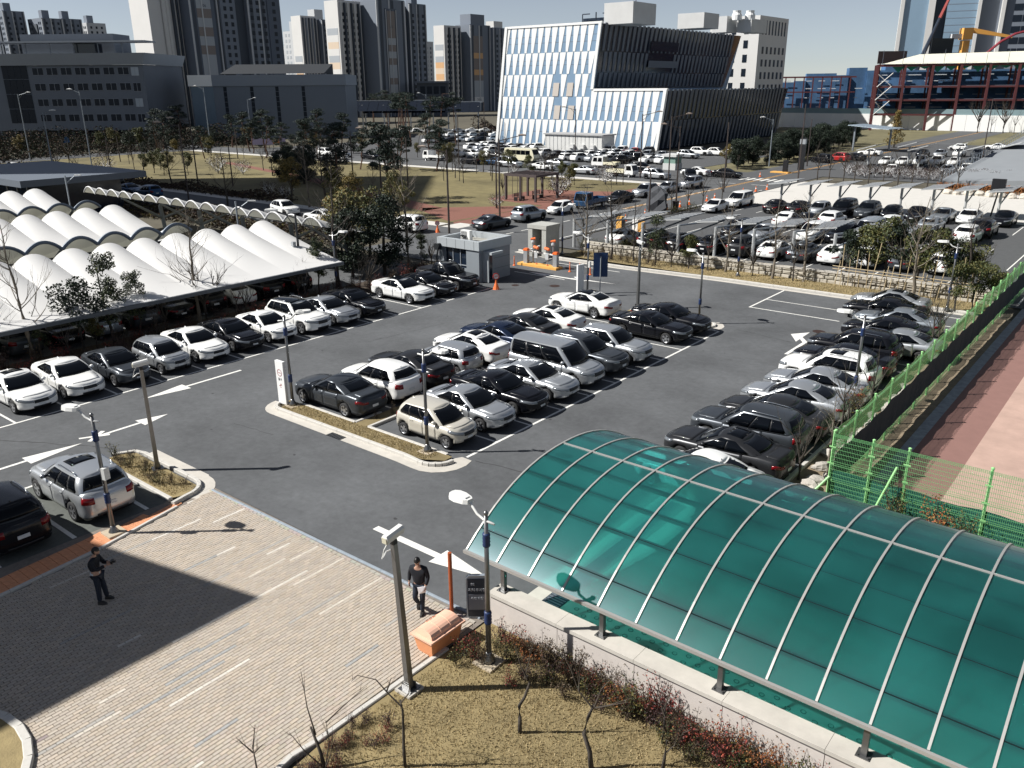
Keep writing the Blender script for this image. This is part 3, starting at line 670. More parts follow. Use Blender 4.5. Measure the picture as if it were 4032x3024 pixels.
# grey hall
gh = empty('grey_hall', (-224.2, 135, 0), angF + .05); tag(gh, 'plain slate grey hall with narrow dark slots and a white corner', 'hall building')
t = MB(); t.bx(0, 43, 0, 24, 0, 14.4); t.build('wall', mat('slate_cladding', (.14, .165, .20), .7, 0, .03, .2), gh)
t = MB(); t.bx(-.3, 43.3, -.3, 24.3, 14.4, 17.3); t.build('roof_band', mat('slate_light', (.22, .25, .29), .7), gh)
t = MB(); t.bx(-.35, 6.2, -.36, 1, 14.38, 17.32); t.build('white_corner', WWHITE, gh)
t = MB(); t.bx(.3, 6.3, -.08, .3, .2, 14.3); t.build('corner_glazing', mat('corner_glass', (.12, .17, .22), .3), gh)
for x in (9.1, 16.5, 23.5, 30.8): 
 for k in range(8): q = MB(); q.bx(x, x + .9, -.05, .05, 3.4 + k * 1.36, 4.66 + k * 1.36); q.build('window', WIN, gh)
t = MB(); t.mesh([(8, 2, 17.6), (37, 2, 17.6), (37, 20, 20.5), (8, 20, 20.5), (37, 20, 17.3), (8, 20, 17.3)], [(0, 1, 2, 3), (1, 4, 2), (5, 0, 3)]); t.build('solar_roof', mat('roof_black', (.015, .018, .022), .8), gh)
for k in range(1, 36): t = MB(); t.bx(1.2 * k, 1.2 * k + .04, -.03, .0, .1, 3.2); t.build('cladding_seam', HW, gh) if k % 3 == 0 else None

# apartment towers: axis-aligned slabs; -Y end walls catch the sun, +X fronts are in shade
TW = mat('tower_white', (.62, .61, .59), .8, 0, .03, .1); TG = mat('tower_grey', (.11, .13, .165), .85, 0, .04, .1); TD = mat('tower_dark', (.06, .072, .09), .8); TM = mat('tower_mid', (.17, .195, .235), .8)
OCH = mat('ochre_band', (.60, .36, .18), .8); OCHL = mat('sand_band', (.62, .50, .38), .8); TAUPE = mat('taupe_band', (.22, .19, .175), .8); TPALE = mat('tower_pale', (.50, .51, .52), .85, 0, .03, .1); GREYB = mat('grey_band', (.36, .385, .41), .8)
def text(name, body, size, m, parent, loc, rot, align='CENTER', ext=.004):
 c = bpy.data.curves.new(name, 'FONT'); c.body = body; c.size = size; c.align_x = align; c.align_y = 'CENTER'; c.extrude = ext; c.resolution_u = 2
 o = bpy.data.objects.new(name + '_tmp', c); COL.objects.link(o)
 bpy.context.view_layer.update()
 me = bpy.data.meshes.new_from_object(o.evaluated_get(bpy.context.evaluated_depsgraph_get())); bpy.data.objects.remove(o)
 me.materials.clear(); me.materials.append(m)
 q = link(name, me, parent); q.location = loc; q.rotation_euler = rot; return q
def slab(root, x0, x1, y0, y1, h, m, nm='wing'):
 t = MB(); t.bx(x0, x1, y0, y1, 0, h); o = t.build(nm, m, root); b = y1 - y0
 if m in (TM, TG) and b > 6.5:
  for a, c, q, d in ((0, .05, TPALE, .3), (.1, .2, TD, .06), (.42, .46, TPALE, .25), (.50, .60, TD, .06), (.88, .94, TD, .06), (.95, 1.0, TPALE, .2)): t = MB(); t.bx(x1, x1 + d, y0 + b * a, y0 + b * c, 0, h - .4); t.build('pier' if d > .1 else 'recess_strip', q, root)  # dark strips lie on the face: shade of recesses put into colour
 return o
WCACHE = {}
def wins(root, face, a0, a1, z0, z1, fixed, na, dz, w=1.3, hh=1.4, m=None, lim=150):
 """individual windows on a face: face 'x' has normal +X (a runs along Y), 'y' has normal -Y (a runs along X)"""
 key = (face, w, hh, (m or WIN).name)
 if key not in WCACHE:
  t = MB()
  if face == 'x': t.bx(-.05, .06, -w / 2, w / 2, 0, hh)
  else: t.bx(-w / 2, w / 2, -.06, .05, 0, hh)
  WCACHE[key] = t.data('window', m or WIN)
 z = z0
 while z + hh < z1:
  for k in range(na):
   a = a0 + (a1 - a0) * (k + .5) / na
   o = link('window', WCACHE[key], root); o.location = (fixed, a, z) if face == 'x' else (a, fixed, z)
  z += dz
def bands(root, face, a0, a1, fixed, segs):
 for (z0, z1, m) in segs:
  t = MB()
  if face == 'y': t.bx(a0, a1, fixed - .08, fixed + .05, z0, z1)
  else: t.bx(fixed - .05, fixed + .08, a0, a1, z0, z1)
  t.build('painted_band', m, root)
def stripes(h0, seq, dz):
 o = []; z = h0
 for m in seq: o.append((z, z + dz, m)); z += dz
 return o
def tower(name, ox, oy, label, build):
 r_ = empty('apartment_tower', (ox, oy, 0)); tag(r_, label, 'apartment tower'); build(r_); return r_
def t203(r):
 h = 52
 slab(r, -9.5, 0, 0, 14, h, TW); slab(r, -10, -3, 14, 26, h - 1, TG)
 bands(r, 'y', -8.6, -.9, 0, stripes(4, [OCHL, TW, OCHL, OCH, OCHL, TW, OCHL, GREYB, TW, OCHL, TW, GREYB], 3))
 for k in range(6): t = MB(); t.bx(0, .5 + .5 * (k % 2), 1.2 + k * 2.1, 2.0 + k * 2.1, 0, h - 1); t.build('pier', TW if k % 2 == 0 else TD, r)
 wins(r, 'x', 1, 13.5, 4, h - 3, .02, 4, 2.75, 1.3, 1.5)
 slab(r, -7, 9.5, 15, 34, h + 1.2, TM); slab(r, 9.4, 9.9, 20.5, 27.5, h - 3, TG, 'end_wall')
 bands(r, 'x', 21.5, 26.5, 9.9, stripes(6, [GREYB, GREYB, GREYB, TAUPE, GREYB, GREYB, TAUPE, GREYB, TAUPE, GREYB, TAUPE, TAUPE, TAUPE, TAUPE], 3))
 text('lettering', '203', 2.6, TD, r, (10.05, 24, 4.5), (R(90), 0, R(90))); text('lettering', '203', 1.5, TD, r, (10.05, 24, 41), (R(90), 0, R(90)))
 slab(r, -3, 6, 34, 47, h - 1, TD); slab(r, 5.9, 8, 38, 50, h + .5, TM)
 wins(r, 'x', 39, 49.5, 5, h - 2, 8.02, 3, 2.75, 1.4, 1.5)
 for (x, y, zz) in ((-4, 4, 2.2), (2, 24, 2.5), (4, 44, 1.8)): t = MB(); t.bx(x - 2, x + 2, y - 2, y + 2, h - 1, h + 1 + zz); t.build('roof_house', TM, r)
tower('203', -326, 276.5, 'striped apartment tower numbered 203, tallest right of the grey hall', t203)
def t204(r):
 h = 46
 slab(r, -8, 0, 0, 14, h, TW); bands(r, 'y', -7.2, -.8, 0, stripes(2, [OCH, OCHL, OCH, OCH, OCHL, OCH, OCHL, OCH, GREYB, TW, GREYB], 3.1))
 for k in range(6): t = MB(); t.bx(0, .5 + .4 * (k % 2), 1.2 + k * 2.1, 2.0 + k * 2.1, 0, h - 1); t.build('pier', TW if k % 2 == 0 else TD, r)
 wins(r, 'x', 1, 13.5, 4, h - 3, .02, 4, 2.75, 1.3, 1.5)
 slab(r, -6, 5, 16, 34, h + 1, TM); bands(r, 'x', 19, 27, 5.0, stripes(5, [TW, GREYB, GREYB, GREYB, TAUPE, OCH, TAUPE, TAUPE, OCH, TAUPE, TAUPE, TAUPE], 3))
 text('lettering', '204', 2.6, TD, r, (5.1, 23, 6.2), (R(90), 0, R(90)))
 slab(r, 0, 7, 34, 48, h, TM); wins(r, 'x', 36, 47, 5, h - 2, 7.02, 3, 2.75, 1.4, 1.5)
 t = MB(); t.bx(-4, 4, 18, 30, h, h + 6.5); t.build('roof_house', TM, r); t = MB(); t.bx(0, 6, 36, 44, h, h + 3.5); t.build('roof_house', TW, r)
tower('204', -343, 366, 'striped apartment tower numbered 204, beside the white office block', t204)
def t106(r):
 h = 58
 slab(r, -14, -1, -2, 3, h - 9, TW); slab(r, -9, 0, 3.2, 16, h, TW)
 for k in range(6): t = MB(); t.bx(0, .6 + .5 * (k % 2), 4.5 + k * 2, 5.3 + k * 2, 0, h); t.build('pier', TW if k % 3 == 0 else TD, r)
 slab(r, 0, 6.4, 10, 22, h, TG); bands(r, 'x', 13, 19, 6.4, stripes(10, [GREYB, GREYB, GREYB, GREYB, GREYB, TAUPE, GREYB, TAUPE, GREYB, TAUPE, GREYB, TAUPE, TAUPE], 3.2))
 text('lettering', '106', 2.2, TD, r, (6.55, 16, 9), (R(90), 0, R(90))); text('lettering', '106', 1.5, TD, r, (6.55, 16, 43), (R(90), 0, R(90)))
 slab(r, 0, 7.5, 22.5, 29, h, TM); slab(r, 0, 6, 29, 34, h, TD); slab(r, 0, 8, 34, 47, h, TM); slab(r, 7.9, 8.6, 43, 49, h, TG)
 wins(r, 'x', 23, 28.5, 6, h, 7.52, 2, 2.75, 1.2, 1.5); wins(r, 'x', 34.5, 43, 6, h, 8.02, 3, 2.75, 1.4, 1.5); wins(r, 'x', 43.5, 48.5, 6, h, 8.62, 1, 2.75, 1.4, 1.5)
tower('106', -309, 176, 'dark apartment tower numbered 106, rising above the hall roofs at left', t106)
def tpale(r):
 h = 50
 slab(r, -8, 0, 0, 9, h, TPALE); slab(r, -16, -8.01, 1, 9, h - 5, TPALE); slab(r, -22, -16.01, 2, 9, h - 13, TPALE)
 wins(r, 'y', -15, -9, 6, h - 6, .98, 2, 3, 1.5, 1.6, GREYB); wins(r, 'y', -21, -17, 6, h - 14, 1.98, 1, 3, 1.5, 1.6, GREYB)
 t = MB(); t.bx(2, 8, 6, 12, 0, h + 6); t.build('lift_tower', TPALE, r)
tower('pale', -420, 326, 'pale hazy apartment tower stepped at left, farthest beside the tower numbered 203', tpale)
def tplain(h, n2, ocher):
 def f(r):
  slab(r, -8, 0, 0, 11, h, TW); bands(r, 'y', -7, -1, 0, stripes(12, [OCH, OCHL, OCH, OCHL, TW, GREYB], 3)) if ocher else None
  for k in range(5): t = MB(); t.bx(0, .7, 1 + k * 2, 1.8 + k * 2, 0, h - 1); t.build('pier', TM if k % 2 else TD, r)
  slab(r, -5, 3, 11.5, 20, h - 1.5, TG); wins(r, 'x', 12, 19.5, 6, h - 3, 3.02, n2, 2.8, 1.2, 1.5)
 return f
tower('l', -388, 303, 'slim apartment tower with ochre bands, between the pale tower and tower 203', tplain(50, 2, True))
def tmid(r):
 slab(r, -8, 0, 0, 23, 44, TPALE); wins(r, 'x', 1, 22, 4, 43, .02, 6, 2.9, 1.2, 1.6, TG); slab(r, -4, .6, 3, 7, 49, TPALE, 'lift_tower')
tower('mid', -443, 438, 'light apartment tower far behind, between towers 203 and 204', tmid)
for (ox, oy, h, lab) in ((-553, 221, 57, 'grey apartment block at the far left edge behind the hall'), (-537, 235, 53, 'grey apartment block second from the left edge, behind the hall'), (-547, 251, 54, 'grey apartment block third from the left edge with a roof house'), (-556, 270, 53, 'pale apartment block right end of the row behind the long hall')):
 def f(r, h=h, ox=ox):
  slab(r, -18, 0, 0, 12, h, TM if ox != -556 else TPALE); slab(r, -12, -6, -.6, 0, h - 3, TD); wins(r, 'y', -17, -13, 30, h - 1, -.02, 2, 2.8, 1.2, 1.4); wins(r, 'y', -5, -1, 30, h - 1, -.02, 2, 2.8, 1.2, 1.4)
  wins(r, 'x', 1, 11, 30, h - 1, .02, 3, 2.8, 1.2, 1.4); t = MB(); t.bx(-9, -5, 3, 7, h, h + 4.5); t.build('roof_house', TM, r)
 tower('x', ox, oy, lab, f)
# distant white building behind the office block
def bw(r):
 slab(r, -16, 0, 0, 22, 33, TW); wins(r, 'x', 2, 21, 8, 27, .02, 6, 3.6, 1.3, 2.0)
 for k in range(8): t = MB(); t.bx(-.05, .06, 2.2 + k * 2.4, 3.1 + k * 2.4, 27.8, 31.8); t.build('window', TD, r)
 wins(r, 'y', -14, -2, 8, 32, -.02, 3, 4, 1.4, 2.2)
r_ = empty('office_building', (-110.5, 255, 0)); tag(r_, 'distant white office building with a punched top storey, right of the leaning block', 'office building'); bw(r_)
# low dark building between the towers
r_ = empty('low_building', (-306, 306, 0), angF); tag(r_, 'low dark flat roofed building between towers 203 and 204', 'low building')
t = MB(); t.bx(0, 15, 0, 10, 0, 15.5); t.build('wall', TD, r_); t = MB(); t.bx(-1, 15.6, -1, 11, 15.5, 16.4); t.build('roof', TG, r_)
for k in range(4): t = MB(); t.bx(1.5 + k * 3.3, 4 + k * 3.3, -.06, .05, 10.5, 14); t.build('window', WIN, r_)
# glass and concrete tower top right
GLT = mat('tower_glazing', (.22, .32, .42), .1, 0, .1, .05, spec=.7)
r_ = empty('office_tower', (-108, 392, 0), R(16)); tag(r_, 'tall office tower of glass and grey concrete at the top right corner', 'office tower')
for (x0, x1, m, h) in ((0, 9, GLT, 100), (16, 27, GLT, 100)): t = MB(); t.bx(x0, x1, 0, 20, 0, h); t.build('glazing', m, r_)
for (x0, x1) in ((-1.4, 0), (9, 11.5), (27, 28.2), (35.5, 36.8)): t = MB(); t.bx(x0, x1, -1, 20, 0, 100); t.build('pier', TW, r_)
t = MB(); t.bx(11.5, 16, 3, 20, 0, 100); t.build('recess_strip', TD, r_)
t = MB(); t.bx(28.2, 35.5, 2, 20, 0, 100); t.build('wall', TM, r_); t = MB(); t.bx(36.8, 72, .5, 20, 0, 100); t.build('wall', TM, r_)
for k in range(12):
 z = 24 + k * 4.1
 for j in range(5): t = MB(); t.bx(40 + j * 3.4, 43.1 + j * 3.4, .4, .6, z, z + 2.4); t.build('window', WIN, r_)
 t = MB(); t.bx(52, 58.5, -.4, .5, z - 1.2, z); t.build('balcony', TPALE, r_)
for k in range(24): t = MB(); t.bx(16, 27, -.04, 0, 20 + k * 2.6, 20.2 + k * 2.6); t.build('mullion', TM, r_)
# wrapped building and steel skeleton under construction
BLUE = mat('scaffold_net', (.06, .14, .27), .8, 0, .25, .3, var2=.3, scale2=.06); STL = mat('primer_steel', (.105, .028, .03), .6, 0, .1, .5); LINE = mat('scaffold_deck', (.62, .66, .7), .6)
r_ = empty('scaffolded_building', (-120, 300, 0), R(22)); tag(r_, 'building wrapped in dark blue scaffold netting behind the white hoarding', 'construction site')
rs = random.Random(4)
x = 0
while x < 36:
 w = rs.uniform(3.5, 6); h = 15 + x * .12 + rs.uniform(-1, 1.6); t = MB(); t.bx(x, x + w - .1, rs.uniform(-.8, .8), 14, 0, h); t.build('net_panel', BLUE, r_); x += w
for z in (6, 9, 12, 14.5): 
 for k in range(9): 
  if rs.random() < .6: t = MB(); t.bx(k * 4, k * 4 + rs.uniform(1, 3.5), -1, -.9, z, z + .25); t.build('scaffold_deck', LINE, r_)
for k in range(9): t = MB(); t.bx(k * 3 - 2, k * 3 - 1.6, -3, -2.6, 0, 16); t.build('column', STL, r_)
t = MB(); t.bx(-2, 24, -3, -2.6, 15.6, 16.1); t.bx(-2, 24, -3, -2.6, 10.8, 11.2); t.build('beam', STL, r_)
sk = empty('steel_skeleton', (-82, 279, 0), R(20)); tag(sk, 'red primed steel skeleton of a hall under construction with cream roof', 'construction site')
for k in range(8):
 for y, w in ((0, .34), (5, .25), (12, .25)):
  t = MB(); t.bx(k * 7.6 - w, k * 7.6 + w, y - w, y + w, 0, 19); t.build('column', STL, sk)
for z in (4.6, 8.8, 12.6, 18.8):
 for y in (0, 5, 12): t = MB(); t.bx(0, 54, y - .2, y + .2, z - .25, z + .25); t.build('beam', STL, sk)
for z in (8.8, 12.6):
 t = MB(); t.bx(0, 54, .3, 12, z + .25, z + .4); t.build('floor_slab', TG, sk)
for k in (0, 6):
 for z in (4.6, 8.8, 12.6): 
  t = MB(); t.tube([(k * 7.6 + .3, -.3, z), (k * 7.6 + 4.4, -.3, z + 4)], .14, 5); t.tube([(k * 7.6 + .3, 5, z + 4), (k * 7.6 + 5, 5, z)], .12, 5); t.build('brace', TW, sk)
t = MB(); t.mesh([(1, -.5, 19.1), (54, -.5, 19.1), (54, 10, 22.6), (12, 10, 22.0), (54, 10, 19.1), (12, 10, 19.1)], [(0, 1, 2, 3), (1, 4, 2), (0, 3, 5)]); t.build('roof_deck', mat('cream_deck', (.66, .64, .53), .7, 0, .05, .3), sk)
t = MB(); 
for k in range(14): t.mesh([(4 + k * 3.6, 1, 18.4), (7.6 + k * 3.6, 1, 18.4), (5.8 + k * 3.6, 1, 16.6 + .5 * (k % 3))], [(0, 1, 2)])
o = t.build('safety_net', mat('net_green', (.02, .22, .15), .8), sk)
t = MB(); t.bx(0, 54, 13, 13.3, 0, 17.5); t.build('net_wall', BLUE, sk)
for z in (6.4, 7.5, 10.2, 14.2, 16):
 for k in range(8): t = MB(); t.bx(k * 7 + rs.uniform(0, 3), k * 7 + rs.uniform(3.5, 7), 12.5, 12.7, z, z + .22); t.build('scaffold_deck', LINE, sk)
for k in range(10): t = MB(); t.cyl((1 + k * 5.6, -.6, 18.8), .06, 4.2, 5); t.build('guard_post', TG, sk)
hd = empty('hoarding', (-125, 286.5, 0)); tag(hd, 'long white site hoarding at the foot of the construction', 'hoarding')
for k in range(44): t = MB(); t.bx(k * 4 + .03, k * 4 + 3.97, 0, .2, 0, 4.6); t.build('hoarding_panel', WWHITE, hd)
t = MB(); t.bx(0, 176, .22, .3, 4.6, 6.2); t.build('glass_screen', mat('screen_green', (.20, .28, .30), .3), hd)
for (px, py, w, z0, z1, lab, m) in ((-86, 291, 9, 19.5, 23.2, 'brown mesh board standing above the blue scaffolding', mat('brown_mesh', (.085, .06, .055), .8)), (-73.3, 301, 6.8, 21.8, 26.8, 'black square board above the cream roof deck', mat('black_board', (.018, .022, .025), .7))):
 b_ = empty('board', (px, py, 0), angF); tag(b_, lab, 'board'); t = MB(); t.bx(0, w, -.1, .1, z0, z1); t.build('panel', m, b_)
 for x in (1, w - 1): t = MB(); t.bx(x - .15, x + .15, -.1, .15, 0, z0); t.build('post', STL, b_)
CY = mat('crane_yellow', (.72, .36, .08), .5)
cr = empty('tower_crane', (-69.8, 329, 0), angF); tag(cr, 'short yellow tower crane in front of the grey office tower', 'crane')
t = MB(); t.bx(-1.1, 1.1, -1.1, 1.1, 0, 27); t.build('mast', CY, cr); t = MB(); t.bx(-1.6, 1.6, -1.4, 1.4, 27.2, 30.8); t.build('cab', CY, cr)
t = MB(); t.mesh([(1, -.6, 29.4), (15.5, -.3, 27.6), (15.5, .3, 27.6), (1, .6, 29.4), (1.5, 0, 31), (15.5, 0, 28.4)], [(0, 1, 5, 4), (3, 4, 5, 2), (1, 2, 5), (0, 3, 2, 1)]); t.build('jib', CY, cr)
t = MB(); t.bx(-5, -1.5, -.8, .8, 27.6, 29); t.build('counterweight', TPALE, cr)
c2 = empty('mobile_crane', (-83, 318, 0)); tag(c2, 'dark telescopic mobile crane boom with red tip, slanting up past the top of the picture', 'crane')
t = MB(); t.tube([(2, 2, 20), (3.7, 4, 26.8), (5.6, 5.5, 34)], [.75, .6, .45], 6); t.tube([(2, 2, 20), (-.5, -.5, 1)], .75, 6); t.build('boom', mat('crane_navy', (.02, .03, .05), .5), c2)
t = MB(); t.tube([(5.6, 5.5, 34), (8.6, 8, 45)], [.6, .35], 5); t.build('boom_tip', mat('crane_red', (.35, .06, .05), .5), c2)
t = MB(); t.bx(-3, 2, -2, 2, .5, 3); t.build('carrier', CY, c2)
c3 = empty('boom_pump', (-62, 322, 0), angF); tag(c3, 'dark red concrete pump boom curving over the roof deck at right edge', 'crane')
t = MB(); t.tube([(0, 0, 0), (0, 0, 22), (4.6, 0, 26), (9, 0, 28.4), (14, 0, 29.6), (24, 0, 30.5)], [.5, .45, .42, .4, .38, .35], 6); t.build('boom', mat('pump_red', (.26, .035, .05), .5), c3)
c4 = empty('tower_crane', (-70, 305, 0), angF); tag(c4, 'pale orange lattice crane jib crossing the top right corner', 'crane')
t = MB()
for k in range(26):
 x = -6 + k * 1.9; t.tube([(x, 0, 38.4), (x + 1.9, 0, 38.4)], .08, 4); t.tube([(x, 0, 38.4), (x + .95, 0, 40)], .06, 4); t.tube([(x + .95, 0, 40), (x + 1.9, 0, 38.4)], .06, 4)
t.build('jib', mat('crane_pale', (.6, .42, .32), .6), c4); t = MB(); t.bx(34, 35.6, -.8, .8, 0, 42); t.build('mast', CY, c4)
# far solar car-port rows
for i, (px, py, L, z) in enumerate(((-219, 183.5, 36, 9.6), (-213, 188.5, 38, 9.0))):
 s_ = empty('solar_carport', (px, py, 0), angF); tag(s_, ('rear' if i == 0 else 'front') + ' row of far solar roofing over parked cars among the pines', 'solar carport')
 n = int(L / 3.1)
 for k in range(n):
  t = MB(); t.mesh([(k * 3.1, -2.5, z - 3), (k * 3.1 + 3, -2.5, z - 3), (k * 3.1 + 3, 4, z), (k * 3.1, 4, z), (k * 3.1, 4, z - .15), (k * 3.1 + 3, 4, z - .15)], [(0, 1, 2, 3), (3, 2, 5, 4)]); t.build('solar_panel', mat('pv_dark', (.012, .016, .025), .25, .3), s_)
 t = MB(); t.bx(0, L, 4, 4.25, z - .15, z + .2); t.build('edge_beam', TW, s_)
 for k in range(6): t = MB(); t.bx(k * L / 5.2, k * L / 5.2 + .4, 1, 1.4, 0, z - 1.2); t.build('column', TW, s_)
# building the photographer stands in: out of frame, it shades the plaza
hm = empty('office_wing', (-32.1, -.7, 0)); tag(hm, 'grey stone office wing shading the plaza, outside the left edge of the picture', 'office building')
t = MB(); t.prism([(0, 0), (-43, -9.4), (-43, -30), (-.35, -30)], 0, 17.0); t.build('wall', mat('stone_cladding', (.42, .40, .37), .8, 0, .06, .6), hm)
sd = empty('apartment_tower', (-161.6, 19.2, 0), math.atan2(.652, .758)); tag(sd, 'apartment tower outside the left edge, shading a corner of the park', 'apartment tower')
t = MB(); t.bx(-15, 0, -21, 20, 0, 95); t.build('wall', TM, sd)
# ---------------------------------------------------------------- white membrane car ports
MEM = mat('membrane_white', (.80, .79, .77), .6, 0, .02, .4, spec=.3)
nt = MEM.node_tree; tl = nt.nodes.new('ShaderNodeBsdfTranslucent'); tl.inputs[0].default_value = (.62, .62, .52, 1); ms_ = nt.nodes.new('ShaderNodeMixShader'); ms_.inputs[0].default_value = .16
nt.links.new(nt.nodes['Principled BSDF'].outputs[0], ms_.inputs[1]); nt.links.new(tl.outputs[0], ms_.inputs[2]); nt.links.new(ms_.outputs[0], nt.nodes['Material Output'].inputs[0])
ARCHG = mat('arch_grey', (.20, .235, .28), .5, .2); ARCHW = mat('arch_white', (.66, .66, .66), .5); COLG = mat('steel_column', (.24, .27, .30), .5, .3)
def membrane(name, label, loc, rz, n, sp, depth, zlo, zhi, rise, archm, ribs=True):
 """local x: along the row; local y: 0 at the low eave, depth at the high scalloped edge"""
 r_ = empty(name, loc, rz); tag(r_, label, 'car port roof', 'white membrane car port roofs')
 ns, nd = 10, 10
 for k in range(n):
  b = MB(); vs = []
  for j in range(nd + 1):
   v = j / nd; am = rise * v ** 1.9
   for i in range(ns + 1):
    u = i / ns; vs.append((k * sp + u * sp, v * depth, zlo + (zhi - zlo) * v ** 1.05 + am * (1 - (2 * u - 1) ** 2)))
  b.mesh(vs, [(j * (ns + 1) + i, j * (ns + 1) + i + 1, (j + 1) * (ns + 1) + i + 1, (j + 1) * (ns + 1) + i) for j in range(nd) for i in range(ns)])
  o = b.build('membrane', MEM, r_, True)
  t = MB(); t.tube([(k * sp + i / 12 * sp, depth + .06, zhi - (.08 if archm is MEM else 0) + rise * (1 - (2 * i / 12 - 1) ** 2)) for i in range(13)], .07 if archm is not ARCHG else .12, 6); t.build('edge_arch', archm, r_)
  if k % 3 == 1: t = MB(); t.tube([(k * sp, depth * .42, 0), (k * sp, depth * .45, zlo + .5)], .2, 8); t.tube([(k * sp, depth * .44, 1.6), (k * sp, depth * .97, zhi - .1)], [.16, .09], 6); t.tube([(k * sp, depth * .44, 1.6), (k * sp, .1, zlo - .05)], [.14, .08], 6); t.build('column', COLG, r_)
 t = MB(); t.bx(0, n * sp, -.12, .06, zlo - .18, zlo + .03); t.build('eave_beam', mat('eave_dark', (.07, .08, .095), .6), r_)
 return r_
SPM = 2.28
membrane('membrane_canopy', 'nearest white membrane car port roof, sloping down to the hedge behind the parked row', (-45.0, 37.0 - 17 * SPM, 0), R(90), 17, SPM, 7.4, 2.3, 4.05, .6, MEM)
membrane('membrane_canopy', 'second membrane roof, showing grey arched edges just above the nearest white roof', (-63.2, 32.3, 0), R(-90), 14, SPM, 7.2, 2.3, 4.05, .6, ARCHG)
membrane('membrane_canopy', 'third membrane roof, broad white slope behind the first row of grey arches', (-63.3, 34.8 - 14 * SPM, 0), R(90), 14, SPM, 6.9, 2.3, 4.05, .6, MEM)
membrane('membrane_canopy', 'fourth membrane roof, far row of grey arches at the left edge', (-81.4, 34.6, 0), R(-90), 12, SPM, 7.1, 2.3, 4.05, .6, ARCHG)
membrane('membrane_canopy', 'fifth membrane roof, white slope farthest left below the dark pavilion', (-81.5, 36.2 - 12 * SPM, 0), R(90), 12, SPM, 6.9, 2.3, 4.05, .6, MEM)
membrane('membrane_canopy', 'long arcade of small white arches with grey underside, in front of the cross street', (-49.4, 46.2, 0), R(180), 16, 2.32, 7.2, 2.4, 4.05, .62, ARCHW)
# dark flat roofed pavilion beyond the arcade
pv = empty('pavilion', (-104, 45, 0)); tag(pv, 'dark glazed pavilion with a flat overhanging roof, beyond the membrane roofs', 'pavilion')
t = MB(); t.bx(-16, 5, -6, 4, 0, 4.0); t.build('glass_wall', GLASSD, pv); t = MB(); t.bx(-18, 7.5, -8, 6, 4.0, 4.7); t.build('roof', mat('pavilion_roof', (.12, .14, .17), .6), pv)
for k in range(8): t = MB(); t.bx(-15 + k * 2.7, -14.85 + k * 2.7, -6.1, -6, 0, 4.0); t.build('mullion', FRM, pv)
# ---------------------------------------------------------------- guard booth, kiosk, gate equipment
GZ = mat('booth_panel', (.24, .265, .29), .55, .1, .03, 1.5); GZL = mat('booth_light', (.40, .43, .45), .55, .1, .03, 1.5)
bo = empty('guard_booth', (-39.7, 45.3, 0)); tag(bo, 'grey metal clad guard booth at the car park entrance', 'guard booth')
t = MB(); t.bx(-4.0, -3.5, 0, 3.6, 0, 2.4); t.bx(-1.25, 0, 0, 3.6, 0, 2.4); t.bx(-3.5, -1.25, 1.6, 3.6, 0, 2.4); t.build('wall', GZ, bo)
for (x0, x1, y0, y1) in ((-4.1, .1, -.1, .25), (-4.1, .1, 3.35, 3.7), (-4.1, -3.75, .25, 3.35), (-.25, .1, .25, 3.35)): t = MB(); t.bx(x0, x1, y0, y1, 2.4, 3.05); t.build('parapet', GZL, bo)
t = MB(); t.bx(-3.75, -.25, .25, 3.35, 2.4, 2.62); t.build('roof', mat('roof_gravel', (.36, .35, .31), .9, 0, .15, 4), bo)
t = MB(); t.bx(-3.5, -1.25, .2, .3, .9, 2.4); w_ = t.build('window', GLASSD, bo)
for k in range(4): t = MB(); t.bx(-3.5 + k * .75, -3.45 + k * .75, .15, .2, .9, 2.4); t.build('mullion', FRM, w_)
t = MB(); t.bx(-3.5, -1.25, .14, .2, 1.1, 1.15); t.build('mullion', FRM, w_)
t = MB(); t.bx(-3.5, -1.25, 0, 1.6, 0, .9); t.build('wall', GZ, bo)
t = MB(); t.bx(-.02, .04, .55, 1.45, .05, 2.1); t.build('door', GLASSD, bo); t = MB(); t.bx(0, .9, .4, 1.7, 2.12, 2.3); t.build('door_hood', GZL, bo)
t = MB(); t.bx(0, .55, .4, .5, .05, 2.12); t.build('door_cheek', GZL, bo)
for z in (.8, 1.6): t = MB(); t.bx(0, .008, 1.75, 3.6, z, z + .02); t.build('panel_joint', mat('joint', (.07, .08, .09), .8), bo)
for x in (-3.1, -2.2, -1.3, -.4): t = MB(); t.bx(x, x + .02, -.108, -.1, 2.4, 3.05); t.build('panel_joint', mat('joint', (0, 0, 0)), bo)
ac = empty('air_conditioner', (-42.3, 46.9, 2.62)); tag(ac, 'white air conditioner outdoor unit on the booth roof', 'air conditioner')
t = MB(); t.bx(-.45, .45, -.17, .17, .05, .85); t.build('case', WWHITE, ac); t = MB(); t.cyl((-.12, -.19, .45), .3, .0); t.bx(-.4, .15, -.185, -.17, .13, .77)
t.build('fan_grille', GLASSD, ac)
for k in range(7): q = MB(); q.bx(-.4, .15, -.2, -.185, .16 + k * .09, .18 + k * .09); q.bx(-.4 + k * .09, -.385 + k * .09, -.2, -.186, .13, .77); q.build('grille_bar', WWHITE, ac)
sp_ = empty('loudspeaker', (-43.5, 45.0, 2.1)); tag(sp_, 'black horn loudspeaker on the left corner of the guard booth', 'loudspeaker')
t = MB(); t.tube([(0, .1, .3), (0, -.25, .3)], [.06, .26], 10); t.bx(-.08, .08, -.05, .25, .05, .5); t.tube([(0, 0, .1), (-.1, -.1, -.5), (-.12, 0, -2.0)], .07, 6); t.build('horn', mat('black_metal', (.015, .017, .02), .5), sp_)
STN = mat('kiosk_stone', (.40, .40, .37), .8, 0, .08, 3, .1, 20)
